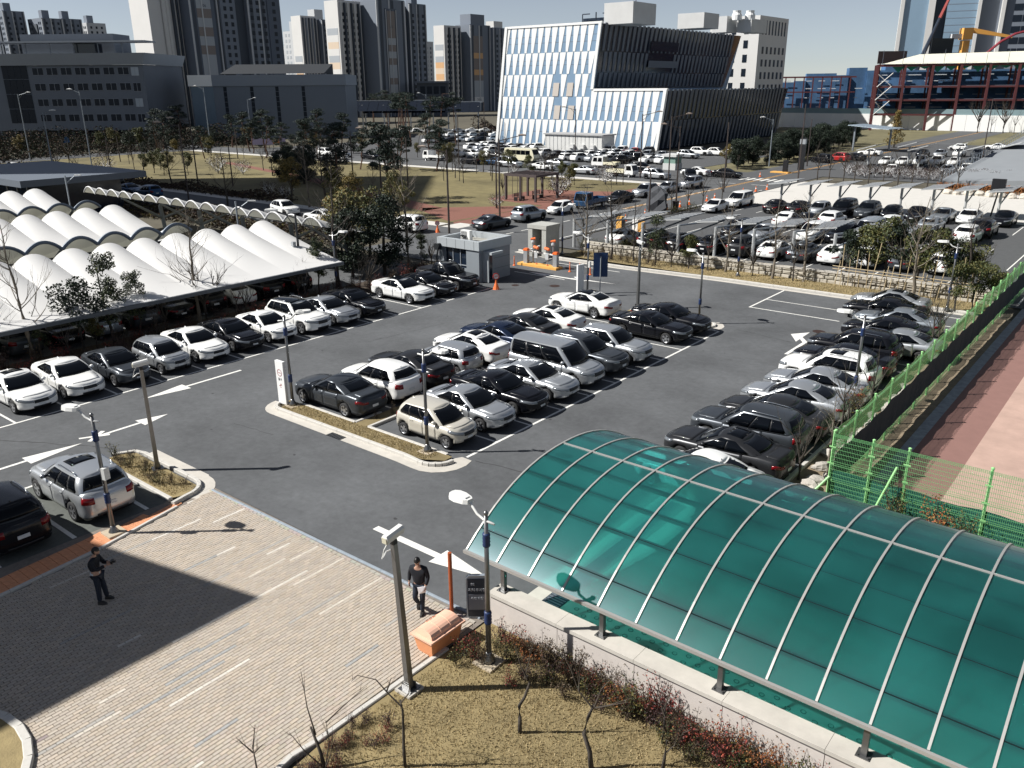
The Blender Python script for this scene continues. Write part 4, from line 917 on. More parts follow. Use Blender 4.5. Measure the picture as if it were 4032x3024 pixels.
ks = empty('stone_kiosk', (-41.35, 55.75, 0)); tag(ks, 'small stone clad kiosk with an open dark doorway beside the gate', 'kiosk')
for z in range(3):
 for (x0, x1, y0, y1) in ((-1.9, -1.45, 0, 1.9), (-.45, 0, 0, 1.9), (-1.44, -.46, 1.5, 1.9)): t = MB(); t.bx(x0, x1, y0, y1, z * .8 + .004, z * .8 + .796); t.build('stone_slab', STN, ks)
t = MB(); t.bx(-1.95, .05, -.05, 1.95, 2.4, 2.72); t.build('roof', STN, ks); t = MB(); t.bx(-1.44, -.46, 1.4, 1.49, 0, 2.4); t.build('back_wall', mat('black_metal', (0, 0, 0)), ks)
t = MB(); t.tube([(-1.2, .6, 0), (-1.2, .6, 1.1), (-1.1, .6, 1.45), (-.85, .6, 1.55), (-.65, .6, 1.4), (-.6, .6, 1.1), (-.6, .6, 0)], .04, 6); t.build('steel_hoop', STEEL, ks)
yk = tag(MB().bx(-41.7, -37.8, 52.3, 53.2, 0, .18).build('yellow_kerb', mat('kerb_yellow', (.74, .40, .10), .6, 0, .08, 3)), 'yellow painted island kerb under the barrier machines', 'kerb')
ORR = mat('signal_orange', (.80, .17, .04), .45); GRYM = mat('machine_grey', (.34, .36, .38), .4, .2)
def gate_machine(x, y, label, arm):
 r_ = empty('barrier_machine', (x, y, .18)); tag(r_, label, 'barrier', 'barrier machines at the gate')
 t = MB(); t.bx(-.19, .19, -.16, .16, 0, 1.0); t.build('cabinet', GRYM, r_); t = MB(); t.bx(-.22, .22, -.19, .19, 1.0, 1.1); t.bx(-.16, .16, -.14, .14, 1.1, 1.18); t.build('cap', ORR, r_)
 t = MB(); t.box((arm[0] / 2, arm[1] / 2, .92), (Vector(arm).length, .08, .1), math.atan2(arm[1], arm[0])); t.build('arm', WWHITE, r_)
gate_machine(-38.15, 52.75, 'right grey barrier machine with orange cap on the yellow kerb', (-2.9, .35)); gate_machine(-41.1, 52.75, 'left grey barrier machine with orange cap on the yellow kerb', (-.6, 2.6))
for i, (x, y, lab) in enumerate(((-40.05, 52.7, 'left orange camera housing over a round plate, on the yellow kerb'), (-38.95, 52.7, 'right orange camera housing over a round plate, on the yellow kerb'))):
 r_ = empty('plate_camera', (x, y, .18)); tag(r_, lab, 'camera')
 t = MB(); t.cyl((0, 0, 0), .12, .1, 10, r2=.05); t.build('base', ORR, r_); t = MB(); t.cyl((0, 0, .1), .035, 1.2, 6); t.build('post', GRYM, r_)
 t = MB(); t.tube([(-.16, -.06, .8), (-.16, -.03, .8)], .0); t.lathe((0, 0, 0), [(0, 0)], 3) if 0 else t.box((0, -.06, .75), (.3, .04, .5)); t.build('plate', mat('plate_grey', (.5, .52, .53), .4), r_)
 t = MB(); t.tube([(-.25, .02, 1.38), (.22, -.05, 1.32)], .12, 8); t.build('housing', ORR, r_)
for i, (x, lab) in enumerate(((-40.6, 'left grey lamp post with orange head on the yellow kerb'), (-38.6, 'right grey lamp post with orange head on the yellow kerb'))):
 r_ = empty('signal_post', (x, 53.0, .18)); tag(r_, lab, 'signal post'); t = MB(); t.cyl((0, 0, 0), .13, .06, 10); t.cyl((0, 0, .05), .045, 1.7, 8); t.build('post', GRYM, r_)
 t = MB(); t.lathe((0, 0, 1.6), [(.14, 0), (.16, .1), (.12, .26)], 8); t.build('dial', mat('plate_grey', (0, 0, 0)), r_); t = MB(); t.tube([(-.18, -.1, 1.92), (.16, .1, 1.97)], [.08, .12], 8); t.build('head', ORR, r_)
for i, x in enumerate((-41.68, -36.68, -35.74, -34.77)):
 r_ = empty('lane_bollard', (x, 52.6 if i else 51.9, 0)); tag(r_, ['orange lane bollard left of the yellow kerb', 'orange lane bollard nearest the yellow kerb', 'middle orange lane bollard of the three right of the gate', 'orange lane bollard nearest the blue sign board'][i], 'bollard', 'orange lane bollards at the gate')
 t = MB(); t.lathe((0, 0, 0), [(.13, 0), (.12, .04), (.05, .1), (.04, .75), (.03, .78)], 10); t.build('post', ORR, r_); t = MB(); [t.cyl((0, 0, z), .043, .06, 10) for z in (.45, .6)]; t.build('reflective_band', WWHITE, r_)
def cone(x, y, lab, z=0, s=1):
 r_ = empty('traffic_cone', (x, y, z)); tag(r_, lab, 'traffic cone', 'orange traffic cones'); t = MB(); t.bx(-.2 * s, .2 * s, -.2 * s, .2 * s, 0, .04); t.lathe((0, 0, .04), [(.15 * s, 0), (.03 * s, .7 * s)], 8); t.build('cone', ORR, r_)
 t = MB(); t.lathe((0, 0, .35 * s), [(.1 * s, 0), (.075 * s, .15 * s)], 8); t.build('white_band', WWHITE, r_)
for i, (x, y) in enumerate(((-46.8, 77.4), (-47.2, 82.2), (-47.3, 87.4), (-47.2, 90.4), (-47.3, 92.9), (-47.1, 97.2), (-47.2, 99.6), (-46.7, 107), (-46.2, 110), (-45.8, 112.8), (-41.4, 96.4), (-53.5, 128.5), (-56.5, 127))):
 cone(x, y, ['orange cone nearest the yellow parking machine', 'orange cone left of the dark boulder', 'orange cone just right of the dark boulder', 'fourth orange cone along the road edge, behind the white sedan', 'fifth orange cone, in front of the parked white van', 'orange cone left of the white van roof', 'orange cone touching the white van roof line', 'first cone right of the white van along the square', 'second cone right of the white van along the square', 'third cone right of the white van along the square', 'lone orange cone on the white paving right of the white van', 'orange cone by the crosswalk at the far entrance', 'orange cone beside the parked black sedan far off'][i])
def stopper(x, y, lab, rz=0):
 r_ = empty('stand_sign', (x, y, 0), rz); tag(r_, lab, 'stand sign', 'red lollipop stand signs'); t = MB(); t.lathe((0, 0, 0), [(.25, 0), (.22, .08), (.07, .5), (.06, .7)], 10); t.build('base', ORR, r_)
 t = MB(); t.tube([(0, -.02, .93), (0, .02, .93)], .24, 14); t.build('disc', mat('sign_red', (.62, .06, .05), .5), r_); t = MB(); t.tube([(0, -.03, .93), (0, -.02, .93)], .17, 14); t.bx(-.1, .1, -.035, -.03, .97, .99); t.build('disc_face', WWHITE, r_)
 t = MB(); [t.bx(-.12, .12, -.037, -.032, .93 + k * .05, .955 + k * .05) for k in (-1, 0, 1)]; t.build('lettering', mat('sign_red', (0, 0, 0)), r_)
stopper(-37.5, 44.6, 'red lollipop no parking sign in front of the dark pickup', R(50)); stopper(-58, 60, 'red lollipop sign on the pale pavement left of the grey sedan', R(50)); stopper(-43.1, 51.3, 'red lollipop sign beside the stone kiosk gate', R(50)); stopper(-57.2, 66.2, 'red lollipop sign behind the grey sedan at the road edge', R(50)); stopper(-57.1, 71.3, 'red lollipop sign behind the silver wagon at the road edge', R(50))
# yellow parking machine of the upper car park
ym = empty('parking_machine', (-42.3, 70.5, 0)); tag(ym, 'yellow parking machine block on the island of the upper lot', 'parking machine')
t = MB(); t.bx(-1.2, -.6, -.3, .3, 0, 1.6); t.bx(1.3, 1.75, -.3, .3, 0, 1.3); t.build('cabinet', mat('kerb_yellow', (0, 0, 0)), ym); t = MB(); t.bx(-.6, 2.2, -.45, .45, 0, .35); t.build('base', mat('kerb_yellow', (0, 0, 0)), ym); t = MB(); t.bx(.6, 1.2, -.25, .25, .3, 1.5); t.build('cabinet', WWHITE, ym); t = MB(); t.bx(-.59, -.5, -.25, .25, .2, 1.5); t.build('screen', GLASSD, ym)
# exit sign board by the island, blue sign board
tt_ = empty('sign_totem', (-30.45, 20.98, .1)); tag(tt_, 'white exit totem with a red no entry ring at the near island', 'sign')
t = MB(); t.bx(-.28, .28, -.07, .07, 0, 2.05); t.build('board', mat('sign_white', (.80, .80, .79), .4), tt_)
RN = mat('ring_red', (.35, .12, .12), .5); t = MB(); n = 24
for k in range(n):
 a0, a1 = 2 * math.pi * k / n, 2 * math.pi * (k + 1) / n
 t.face([(.17 * math.cos(a0), -.076, 1.5 + .17 * math.sin(a0)), (.17 * math.cos(a1), -.076, 1.5 + .17 * math.sin(a1)), (.14 * math.cos(a1), -.076, 1.5 + .14 * math.sin(a1)), (.14 * math.cos(a0), -.076, 1.5 + .14 * math.sin(a0))])
t.bx(-.09, .09, -.078, -.07, 1.485, 1.515); t.build('ring', RN, tt_)
text('lettering', '\ucd9c\uad6c', .15, mat('black_print', (.03, .03, .035), .6), tt_, (0, -.074, 1.18), (R(90), 0, 0))
t = MB(); t.face([(-.1, -.076, .86), (.0, -.076, .86), (0, -.076, .9), (-.1, -.076, .9)]); t.face([(-.03, -.076, .9), (.09, -.076, .9), (.03, -.076, 1.0)]); t.bx(-.06, .06, -.078, -.07, .80, .815); t.build('arrow_print', RN, tt_)
t2 = empty('sign_totem', (-31.85, 46.95, 0)); tag(t2, 'white totem seen edge on beside the lamp post at the far island', 'sign'); t = MB(); t.bx(-.28, .28, -.07, .07, 0, 2.1); o = t.build('board', mat('sign_white', (0, 0, 0)), t2); t2.rotation_euler = (0, 0, R(75))
bs = empty('blue_sign', (-30.95, 48.1, 0), R(35)); tag(bs, 'dark blue sign board on a thin post, seen from behind', 'sign'); t = MB(); t.bx(-.5, .5, -.02, .02, 1.15, 2.85); t.build('board', mat('sign_navy', (.01, .035, .11), .4), bs); t = MB(); t.cyl((0, -.06, 0), .04, 2.6, 6); t.build('post', GRYM, bs)
# information board, orange pole and grit bin by the lawn
ib = empty('notice_board', (-12.85, 14.3, 0), R(40)); tag(ib, 'dark parking notice board with rounded corners beside the ramp wall', 'sign')
prof = [(-.3, 0), (.3, 0), (.3, 1.28), (.22, 1.36), (-.22, 1.36), (-.3, 1.28)]
t = MB(); t.mesh([(x, -.05, z) for x, z in prof] + [(x, .05, z) for x, z in prof], [tuple(range(6)), tuple(range(11, 5, -1))] + [(i, i + 6, (i + 1) % 6 + 6, (i + 1) % 6) for i in range(6)]); t.build('frame', mat('frame_silver', (.38, .42, .47), .4, .4), ib)
t = MB(); t.bx(-.26, .26, -.06, -.045, .08, 1.28); t.build('board', mat('board_navy', (.02, .028, .045), .5), ib); t = MB(); t.bx(-.24, .24, -.066, -.06, .3, .78); t.build('notice_panel', mat('board_grey', (.17, .18, .21), .5), ib)
PW = mat('print_white', (.6, .62, .65), .6)
text('lettering', '\uc9c0\ud558\uc8fc\ucc28\uc7a5', .105, PW, ib, (0, -.063, .92), (R(90), 0, 0)); text('lettering', '\uc9c1\uc6d0 \ucc28\ub7c9', .085, PW, ib, (0, -.069, .66), (R(90), 0, 0)); text('lettering', 'B2', .1, PW, ib, (-.12, -.063, 1.1), (R(90), 0, 0))
op = tag(MB().tube([(-13.4, 13.85, 0), (-13.4, 13.85, 2.05), ], .055, 10).build('rust_pole', mat('rust_orange', (.34, .075, .02), .5, 0, .1, 2)), 'rust orange steel pole standing behind the orange grit bin', 'pole')
gbn = empty('grit_bin', (-12.85, 12.75, 0), R(90)); tag(gbn, 'orange grit bin with a domed pale lid at the edge of the plaza', 'grit bin')
BO = mat('bin_orange', (.76, .32, .15), .5, 0, .05, 2); BL_ = mat('bin_lid', (.78, .47, .34), .45, 0, .04, 3)
t = MB(); t.mesh([(-.5, -.25, .08), (.5, -.25, .08), (.5, .25, .08), (-.5, .25, .08), (-.58, -.33, .55), (.58, -.33, .55), (.58, .33, .55), (-.58, .33, .55)], [(3, 2, 1, 0), (0, 1, 5, 4), (1, 2, 6, 5), (2, 3, 7, 6), (3, 0, 4, 7), (4, 5, 6, 7)])
for sx_ in (-.4, .4): t.bx(sx_ - .07, sx_ + .07, -.22, .22, 0, .09)
t.build('body', BO, gbn)
t = MB(); t.bx(-.64, .64, -.38, .38, .55, .60); vs = []; n = 10
for sx_ in (-.54, .54):
 for i in range(n + 1): a = math.pi * i / n; vs.append((sx_ - .04 * math.copysign(1, sx_) * math.sin(a), -.3 * math.cos(a), .60 + .2 * math.sin(a) ** .8))
t.mesh(vs, [(i, i + 1, n + 2 + i, n + 1 + i)[::-1] for i in range(n)] + [tuple(range(n + 1)), tuple(range(2 * n + 1, n, -1))]); t.build('lid', BL_, gbn)
for k in (-.18, .18): t = MB(); t.tube([(k, -.3 * math.cos(a), .605 + .2 * math.sin(a) ** .8) for a in [math.pi * i / 10 for i in range(11)]], .012, 5); t.build('lid_rib', BL_, gbn)
t = MB(); [t.bx(-.35 + k * .1, -.29 + k * .1, -.31, -.30, .60, .66) for k in range(0)]; 
text('lettering', '\uc81c\uc124\ud568', .13, mat('print_orange', (.55, .15, .05), .6), gbn, (-.05, .19, .77), (R(-38), 0, R(180)))
# boulder by the upper lot; its shaded face is put into the dark colour
bo_ = rock('boulder', (-48.0, 86.2, .9), (1.7, .8, 1.9), 77, mat('boulder_shaded_grey', (.05, .053, .06), .9, 0, .2, 1.5, .4, 6)); tag(bo_, 'big dark grey upright boulder at the road edge among cones', 'boulder')
# ---------------------------------------------------------------- vehicles
PAINTS = {}
for nm, col, met, ro in (('white', (.80, .80, .78), 0, .28), ('silver', (.46, .48, .50), .65, .3), ('black', (.006, .0065, .009), .0, .2), ('grey', (.055, .062, .072), .45, .28), ('beige', (.56, .53, .46), .2, .32), ('darkblue', (.012, .02, .045), .3, .25),
      ('blue', (.02, .07, .16), .2, .3), ('red', (.35, .02, .02), .1, .3), ('cream', (.74, .70, .52), 0, .35), ('brown', (.030, .031, .034), .4, .28), ('lightgrey', (.30, .33, .36), .6, .3)):
 PAINTS[nm] = mat('paint_' + nm, col, ro, met, coat=.12 if sum(col) < .3 else .6, spec=.3)
CG = mat('car_glass', (.003, .004, .006), .05, 0, spec=.22); TYRE = mat('tyre', (.012, .012, .013), .8); RIM = mat('alloy', (.50, .51, .53), .3, .8); BLK = mat('black_trim', (.010, .010, .012), .45)
HL = mat('headlamp', (.24, .26, .28), .1, .5, spec=.9); TL = mat('tail_lamp', (.17, .004, .007), .15); PLT = mat('number_plate', (.62, .64, .64), .5); CHR = mat('chrome', (.62, .63, .64), .15, 1)
PINK = mat('plate_print', (.04, .04, .05), .6)
WHL = {}
def wheel_mesh(r):
 k = round(r, 2)
 if k in WHL: return WHL[k]
 t = MB(); n = 18; prof = [(r * .66, -.1), (r * .96, -.1), (r, -.06), (r, .06), (r * .96, .1), (r * .66, .1)]
 vs = [(q * math.cos(2 * math.pi * i / n), y, q * math.sin(2 * math.pi * i / n)) for q, y in prof for i in range(n)]
 t.mesh(vs, [(j * n + i, j * n + (i + 1) % n, (j + 1) * n + (i + 1) % n, (j + 1) * n + i) for j in range(5) for i in range(n)]); ty = t.data('wheel', TYRE, True)
 t = MB(); n = 20
 def ring(r0, y0, r1, y1, m):
  vs = [(q * math.cos(2 * math.pi * i / n), y, q * math.sin(2 * math.pi * i / n)) for q, y in ((r0, y0), (r1, y1)) for i in range(n)]
  t.mesh(vs, [(i, (i + 1) % n, n + (i + 1) % n, n + i) for i in range(n)], m)
 for sg in (1, -1):
  ring(r * .67, .1 * sg, r * .60, .085 * sg, 0); ring(r * .6, .085 * sg, .02, .03 * sg, 1)
  for s_ in range(5):
   for dd in (-.13, .13):
    a = 2 * math.pi * s_ / 5; c0, c1 = a + dd * .8, a + dd * 1.2
    w = .028
    p = [(.05, c0), (r * .62, c1)]
    q = []
    for rad, an in p:
     tx, tz = -math.sin(an), math.cos(an); q += [(rad * math.cos(an) - tx * w, .088 * sg, rad * math.sin(an) - tz * w), (rad * math.cos(an) + tx * w, .088 * sg, rad * math.sin(an) + tz * w)]
    t.mesh(q, [(0, 2, 3, 1)], 0)
  t.mesh([(.075 * math.cos(2 * math.pi * i / 8), .092 * sg, .075 * math.sin(2 * math.pi * i / 8)) for i in range(8)], [tuple(range(8))], 0)
 WHL[k] = (ty, t.data('rim', [RIM, BLK])); return WHL[k]
def interp(pr, x):
 if x <= pr[0][0]: return pr[0][1]
 for (a, b), (c, d) in zip(pr, pr[1:]):
  if x <= c:
   u = (x - a) / (c - a); u = u * u * (3 - 2 * u) * .5 + u * .5; return b + (d - b) * u
 return pr[-1][1]
class Shell:
 """lower body: closed plan outline x level; nose at x = +L/2"""
 def __init__(s, sp):
  s.sp = sp; L, W = sp['L'], sp['W']; hw = W / 2
  pts = []; rf, rr2 = sp.get('rf', .5), sp.get('rr', .38); bow = sp.get('bow', .16); bowr = sp.get('bowr', .08)
  nf = 8
  for i in range(nf): y = (hw - rf) * i / nf; pts.append((L / 2 - bow * (y / hw) ** 2, y))
  xf = L / 2 - bow * ((hw - rf) / hw) ** 2
  for i in range(9): a = math.pi / 2 * i / 8; pts.append((xf - rf * 1.15 * (1 - math.cos(a)) - .05 * i / 8, hw - rf + rf * math.sin(a) - .03))
  x0 = pts[-1][0]; x1 = -L / 2 + bowr * ((hw - rr2) / hw) ** 2 + rr2; n = int((x0 - x1) / .075)
  s.is0 = len(pts) - 1
  for i in range(1, n): x = x0 + (x1 - x0) * i / n; pts.append((x, hw - .03 * abs(2 * i / n - 1) ** 2.5))
  s.is1 = len(pts)
  xr = x1
  for i in range(9): a = math.pi / 2 * i / 8; pts.append((xr - rr2 * math.sin(a), hw - rr2 + rr2 * math.cos(a) - .03))
  for i in range(1, nf + 1): y = (hw - rr2) * (1 - i / nf); pts.append((-L / 2 + bowr * (y / hw) ** 2 + 0, y))
  s.h = pts; n = len(pts); s.n = n
  s.nr = []
  for i in range(n):
   a, b = pts[max(0, i - 1)], pts[min(n - 1, i + 1)]; d = Vector((b[0] - a[0], b[1] - a[1])); d.normalize(); s.nr.append(Vector((d.y, -d.x)))
  s.rows = [0, .12, .24, .36, .48, .6, .72, .84, .93, 1.0]
 def zt(s, x): return interp(s.sp['top'], x)
 def prof(s, v, end):
  if end: return interp(s.sp.get('ep', [(0, .10), (.15, .03), (.3, 0), (.5, .01), (.78, .03), (.92, .07), (1, .14)]), v)
  return interp([(0, .09), (.12, .03), (.3, .0), (.5, .012), (.68, -.01), (.85, .015), (1, .10)], v)
 def S(s, i, v, side=1, off=0):
  i = max(0, min(s.n - 1, i)); k = int(i); f = i - k; k2 = min(s.n - 1, k + 1)
  x = s.h[k][0] * (1 - f) + s.h[k2][0] * f; y = s.h[k][1] * (1 - f) + s.h[k2][1] * f
  nx, ny = s.nr[k] * (1 - f) + s.nr[k2] * f
  e = abs(nx) ** 1.5; ins = s.prof(v, False) * (1 - e) + (s.prof(v, True)) * e
  if nx < 0: ins = s.prof(v, False) * (1 - e) + interp(s.sp.get('epr', [(0, .08), (.2, .0), (.4, .0), (.7, .02), (.9, .04), (1, .1)]), v) * e
  z0 = .22 + .05 * e
  zt = s.zt(x); z = z0 + (zt - z0) * v
  x -= nx * (ins - off); y -= ny * (ins - off)
  return Vector((x, max(0, y) * side if y >= 0 else 0, z))
 def build(s):
  b = MB(); n = s.n; R_ = s.rows; idx = {}
  wx_ = s.sp['wheels']; wr = s.sp['wr'] + .055
  for side in (1, -1):
   for j, v in enumerate(R_):
    for i in range(n):
     p = s.S(i, v, side)
     for wxx in wx_:
      dx, dz = p.x - wxx, p.z - s.sp['wr']
      if abs(p.y) > .5 and dx * dx + dz * dz < wr * wr: p.y -= side * .24; break
     idx[(side, j, i)] = len(b.v); b.v.append(tuple(p))
  def inarch(q):
   c = sum((Vector(b.v[k]) for k in q), Vector()) / 4
   return any((c.x - w) ** 2 + (c.z - s.sp['wr']) ** 2 < (wr + .01) ** 2 for w in wx_) and abs(c.y) > .4
  for side in (1, -1):
   for j in range(len(R_) - 1):
    for i in range(n - 1):
     q = (idx[(side, j, i)], idx[(side, j, i + 1)], idx[(side, j + 1, i + 1)], idx[(side, j + 1, i)])
     b.f.append(q if side < 0 else q[::-1]); b.m.append(1 if inarch(q) or (j == 0) else 0); b.c.append(None)
  # bonnet, roof base and boot lid
  J = len(R_) - 1; m = 6; cr = s.sp.get('crown', .045); rows = []
  for i in range(n):
   a = Vector(b.v[idx[(-1, J, i)]]); c = Vector(b.v[idx[(1, J, i)]]); row = [idx[(-1, J, i)]]
   for k in range(1, m): u = k / m; p = a.lerp(c, u); p.z += cr * (1 - (2 * u - 1) ** 4) * min(1, abs(c.y) / .5); row.append(len(b.v)); b.v.append(tuple(p))
   rows.append(row + [idx[(1, J, i)]])
  for i in range(n - 1):
   for k in range(m): b.f.append((rows[i][k], rows[i + 1][k], rows[i + 1][k + 1], rows[i][k + 1])); b.m.append(0); b.c.append(None)
  b.f.append(tuple([idx[(1, 0, i)] for i in range(n)] + [idx[(-1, 0, i)] for i in range(n - 1, -1, -1)])); b.m.append(1); b.c.append(None)
  return b
def patch(S, i0, i1, v0, v1, sides, off=.006, ni=None, nv=3, b=None, th=.012, cut=None):
 b = b or MB(); ni = ni or max(2, int(abs(i1 - i0)))
 if len(sides) == 2:      # one pane across the centre line
  S0, ic, ie = S, (i0 if i0 == 0 else i1), (i1 if i0 == 0 else i0)
  S = lambda u, v, side=1, off=0: S0(ic + (ie - ic) * abs(u), v, 1 if (u > 0) == (ic == 0) else -1, off)
  i0, i1, ni, sides = -1, 1, ni * 2, (1,)
 for side in sides:
  g = []
  for j in range(nv + 1):
   row = []
   for i in range(ni + 1):
    u = i / ni; v = v0 + (v1 - v0) * j / nv; a = i0 + (i1 - i0) * u
    if cut: a, v = cut(u, j / nv)
    row.append((S(a, v, side, off), S(a, v, side, off - th)))
   g.append(row)
  vs = [p for r_ in g for p, _ in r_]; n = ni + 1; fs = [(j * n + i, j * n + i + 1, (j + 1) * n + i + 1, (j + 1) * n + i) for j in range(nv) for i in range(ni)]
  base = len(vs); rim = [(0, i) for i in range(ni + 1)] + [(j, ni) for j in range(1, nv + 1)] + [(nv, i) for i in range(ni - 1, -1, -1)] + [(j, 0) for j in range(nv - 1, 0, -1)]
  vs += [g[j][i][1] for j, i in rim]; L_ = len(rim)
  for k in range(L_):
   (j, i), (j2, i2) = rim[k], rim[(k + 1) % L_]; fs.append((j2 * n + i2, j * n + i, base + k, base + (k + 1) % L_))
  if side > 0: fs = [f[::-1] for f in fs]
  b.mesh(vs, fs)
 return b
class House:
 """greenhouse: base loop at the belt, roof loop on top"""
 def __init__(s, sp, sh):
  s.sp = sp; s.sh = sh; g = sp['gh']; W = sp['W']
  s.b = (g['cowl'], g['rear'], W / 2 * .93); s.r = (g['head'], g['tail'], W / 2 * g.get('rw', .70)); s.n = 8 + 4 + 24 + 4 + 8 + 1
  s.h = sp['H']
 def loop(s, q, i, bowf, bowr):
  xf, xr, hw = q; rf = .22
  if i <= 8: y = (hw - rf) * i / 8; return Vector((xf - bowf * (y / hw) ** 2, y))
  if i <= 12: a = math.pi / 2 * (i - 8) / 4; return Vector((xf - bowf * ((hw - rf) / hw) ** 2 - rf * (1 - math.cos(a)), hw - rf + rf * math.sin(a)))
  x0 = xf - bowf * ((hw - rf) / hw) ** 2 - rf; x1 = xr + bowr * ((hw - rf) / hw) ** 2 + rf
  if i <= 36: u = (i - 12) / 24; return Vector((x0 + (x1 - x0) * u, hw + .03 * math.sin(u * math.pi)))
  if i <= 40: a = math.pi / 2 * (i - 36) / 4; return Vector((x1 - rf * math.sin(a), hw - rf + rf * math.cos(a)))
  y = (hw - rf) * (48 - i) / 8; return Vector((xr + bowr * (y / hw) ** 2, y))
 def rz_(s, x):
  g = s.sp['gh']; u = (g['head'] - x) / (g['head'] - g['tail']); return s.h - .075 - .055 * max(0, .35 - u) ** 1.3 * 2 - g.get('drop', .06) * max(0, u - .45) ** 1.5 * 2
 def S(s, i, v, side=1, off=0):
  i = max(0, min(48, i)); k = int(i); f = i - k; k2 = min(48, k + 1)
  B = s.loop(s.b, k, .22, .16).lerp(s.loop(s.b, k2, .22, .16), f); T = s.loop(s.r, k, .16, .12).lerp(s.loop(s.r, k2, .16, .12), f)
  zb = s.sh.zt(B.x) - .01 + (.04 if k < 9 or k > 39 else 0); zr = s.rz_(T.x)
  p = B.lerp(T, v); z = zb + (zr - zb) * v
  bul = .05 * math.sin(math.pi * v) + off
  d = Vector((p.x - (s.b[0] + s.b[1]) / 2, p.y * 2.2)); d.normalize()
  up_ = .45 if (k < 10 or k > 38) else .15
  return Vector((p.x + d.x * bul, (p.y + d.y * bul) * side if p.y > 1e-6 else 0, z + bul * up_))
 def build(s):
  b = MB(); V = [0, .2, .4, .6, .8, .93, 1]; idx = {}
  for side in (1, -1):
   for j, v in enumerate(V):
    for i in range(49): idx[(side, j, i)] = len(b.v); b.v.append(tuple(s.S(i, v, side)))
  for side in (1, -1):
   for j in range(6):
    for i in range(48):
     q = (idx[(side, j, i)], idx[(side, j, i + 1)], idx[(side, j + 1, i + 1)], idx[(side, j + 1, i)]); b.f.append(q if side < 0 else q[::-1]); b.m.append(0); b.c.append(None)
  return b
 def roof(s):
  b = MB(); m = 8; rows = []
  for i in range(49):
   a = s.S(i, 1, -1); c = s.S(i, 1, 1); row = []
   for k in range(m + 1): u = k / m; p = a.lerp(c, u); p.z += .07 * (1 - (2 * u - 1) ** 2) * min(1, abs(c.y) / .45); row.append(len(b.v)); b.v.append(tuple(p))
   rows.append(row)
  for i in range(48):
   for k in range(m): b.f.append((rows[i][k], rows[i + 1][k], rows[i + 1][k + 1], rows[i][k + 1])); b.m.append(0); b.c.append(None)
  return b
# nose at +x.  top: height of the bonnet / belt / boot edge along x (from tail to nose)
SPECS = {
 'sedan': dict(L=4.78, W=1.84, H=1.46, wr=.325, wheels=(1.42, -1.38), top=[(-2.4, .86), (-2.2, 1.0), (-1.55, 1.04), (0, .97), (.75, .93), (1.5, .89), (2.1, .81), (2.4, .73)], gh=dict(cowl=1.12, rear=-1.72, head=.22, tail=-.92, drop=.09), boot=True),
 'big_sedan': dict(L=4.95, W=1.87, H=1.48, wr=.335, wheels=(1.47, -1.4), top=[(-2.5, .90), (-2.3, 1.03), (-1.6, 1.06), (0, .99), (.8, .95), (1.6, .92), (2.2, .85), (2.5, .77)], gh=dict(cowl=1.1, rear=-1.7, head=.2, tail=-.88, drop=.07), boot=True),
 'small_sedan': dict(L=4.45, W=1.76, H=1.46, wr=.305, wheels=(1.32, -1.3), top=[(-2.25, .88), (-2.0, 1.01), (-1.5, 1.03), (0, .95), (.75, .91), (1.4, .87), (2.0, .79), (2.25, .72)], gh=dict(cowl=1.1, rear=-1.62, head=.2, tail=-.88, drop=.09), boot=True),
 'hatch': dict(L=3.62, W=1.62, H=1.5, wr=.285, wheels=(1.17, -1.2), rf=.42, rr=.3, top=[(-1.85, .95), (-1.6, 1.02), (0, .95), (.75, .92), (1.3, .89), (1.65, .82), (1.85, .74)], gh=dict(cowl=1.12, rear=-1.68, head=.35, tail=-1.42, drop=.05, rw=.72), hatch=True),
 'suv': dict(L=4.7, W=1.89, H=1.71, wr=.36, wheels=(1.38, -1.33), rr=.34, top=[(-2.4, 1.08), (-2.1, 1.16), (0, 1.07), (.8, 1.04), (1.5, 1.02), (2.1, .97), (2.38, .9)], gh=dict(cowl=1.05, rear=-2.12, head=.25, tail=-1.82, drop=.04, rw=.71), hatch=True, rails=True),
 'small_suv': dict(L=4.42, W=1.84, H=1.64, wr=.345, wheels=(1.3, -1.3), rr=.34, top=[(-2.25, 1.05), (-1.95, 1.13), (0, 1.03), (.8, 1.0), (1.4, .98), (1.95, .92), (2.22, .85)], gh=dict(cowl=1.03, rear=-1.98, head=.22, tail=-1.58, drop=.07, rw=.7), hatch=True),
 'van': dict(L=5.05, W=1.87, H=1.95, wr=.33, wheels=(1.55, -1.45), rf=.45, rr=.22, bowr=.03, top=[(-2.5, 1.1), (0, 1.08), (1.2, 1.04), (1.75, 1.0), (2.25, .92), (2.53, .86)], gh=dict(cowl=1.6, rear=-2.46, head=.75, tail=-2.34, drop=.0, rw=.8), hatch=True, van=True),
 'mpv': dict(L=5.1, W=1.95, H=1.78, wr=.345, wheels=(1.55, -1.5), rr=.25, bowr=.03, top=[(-2.55, 1.08), (0, 1.05), (1.0, 1.03), (1.6, .99), (2.25, .92), (2.55, .85)], gh=dict(cowl=1.35, rear=-2.42, head=.45, tail=-2.2, drop=.02, rw=.76), hatch=True, van=True),
 'pickup': dict(L=5.1, W=1.92, H=1.80, wr=.37, wheels=(1.55, -1.5), rr=.2, bowr=.02, top=[(-2.55, 1.16), (-1.0, 1.15), (0, 1.1), (.9, 1.08), (1.6, 1.05), (2.2, 1.02), (2.55, .96)], gh=dict(cowl=1.15, rear=-1.05, head=.4, tail=-.85, drop=.02, rw=.71), bed=True, rails=True),
}
SHCACHE = {}
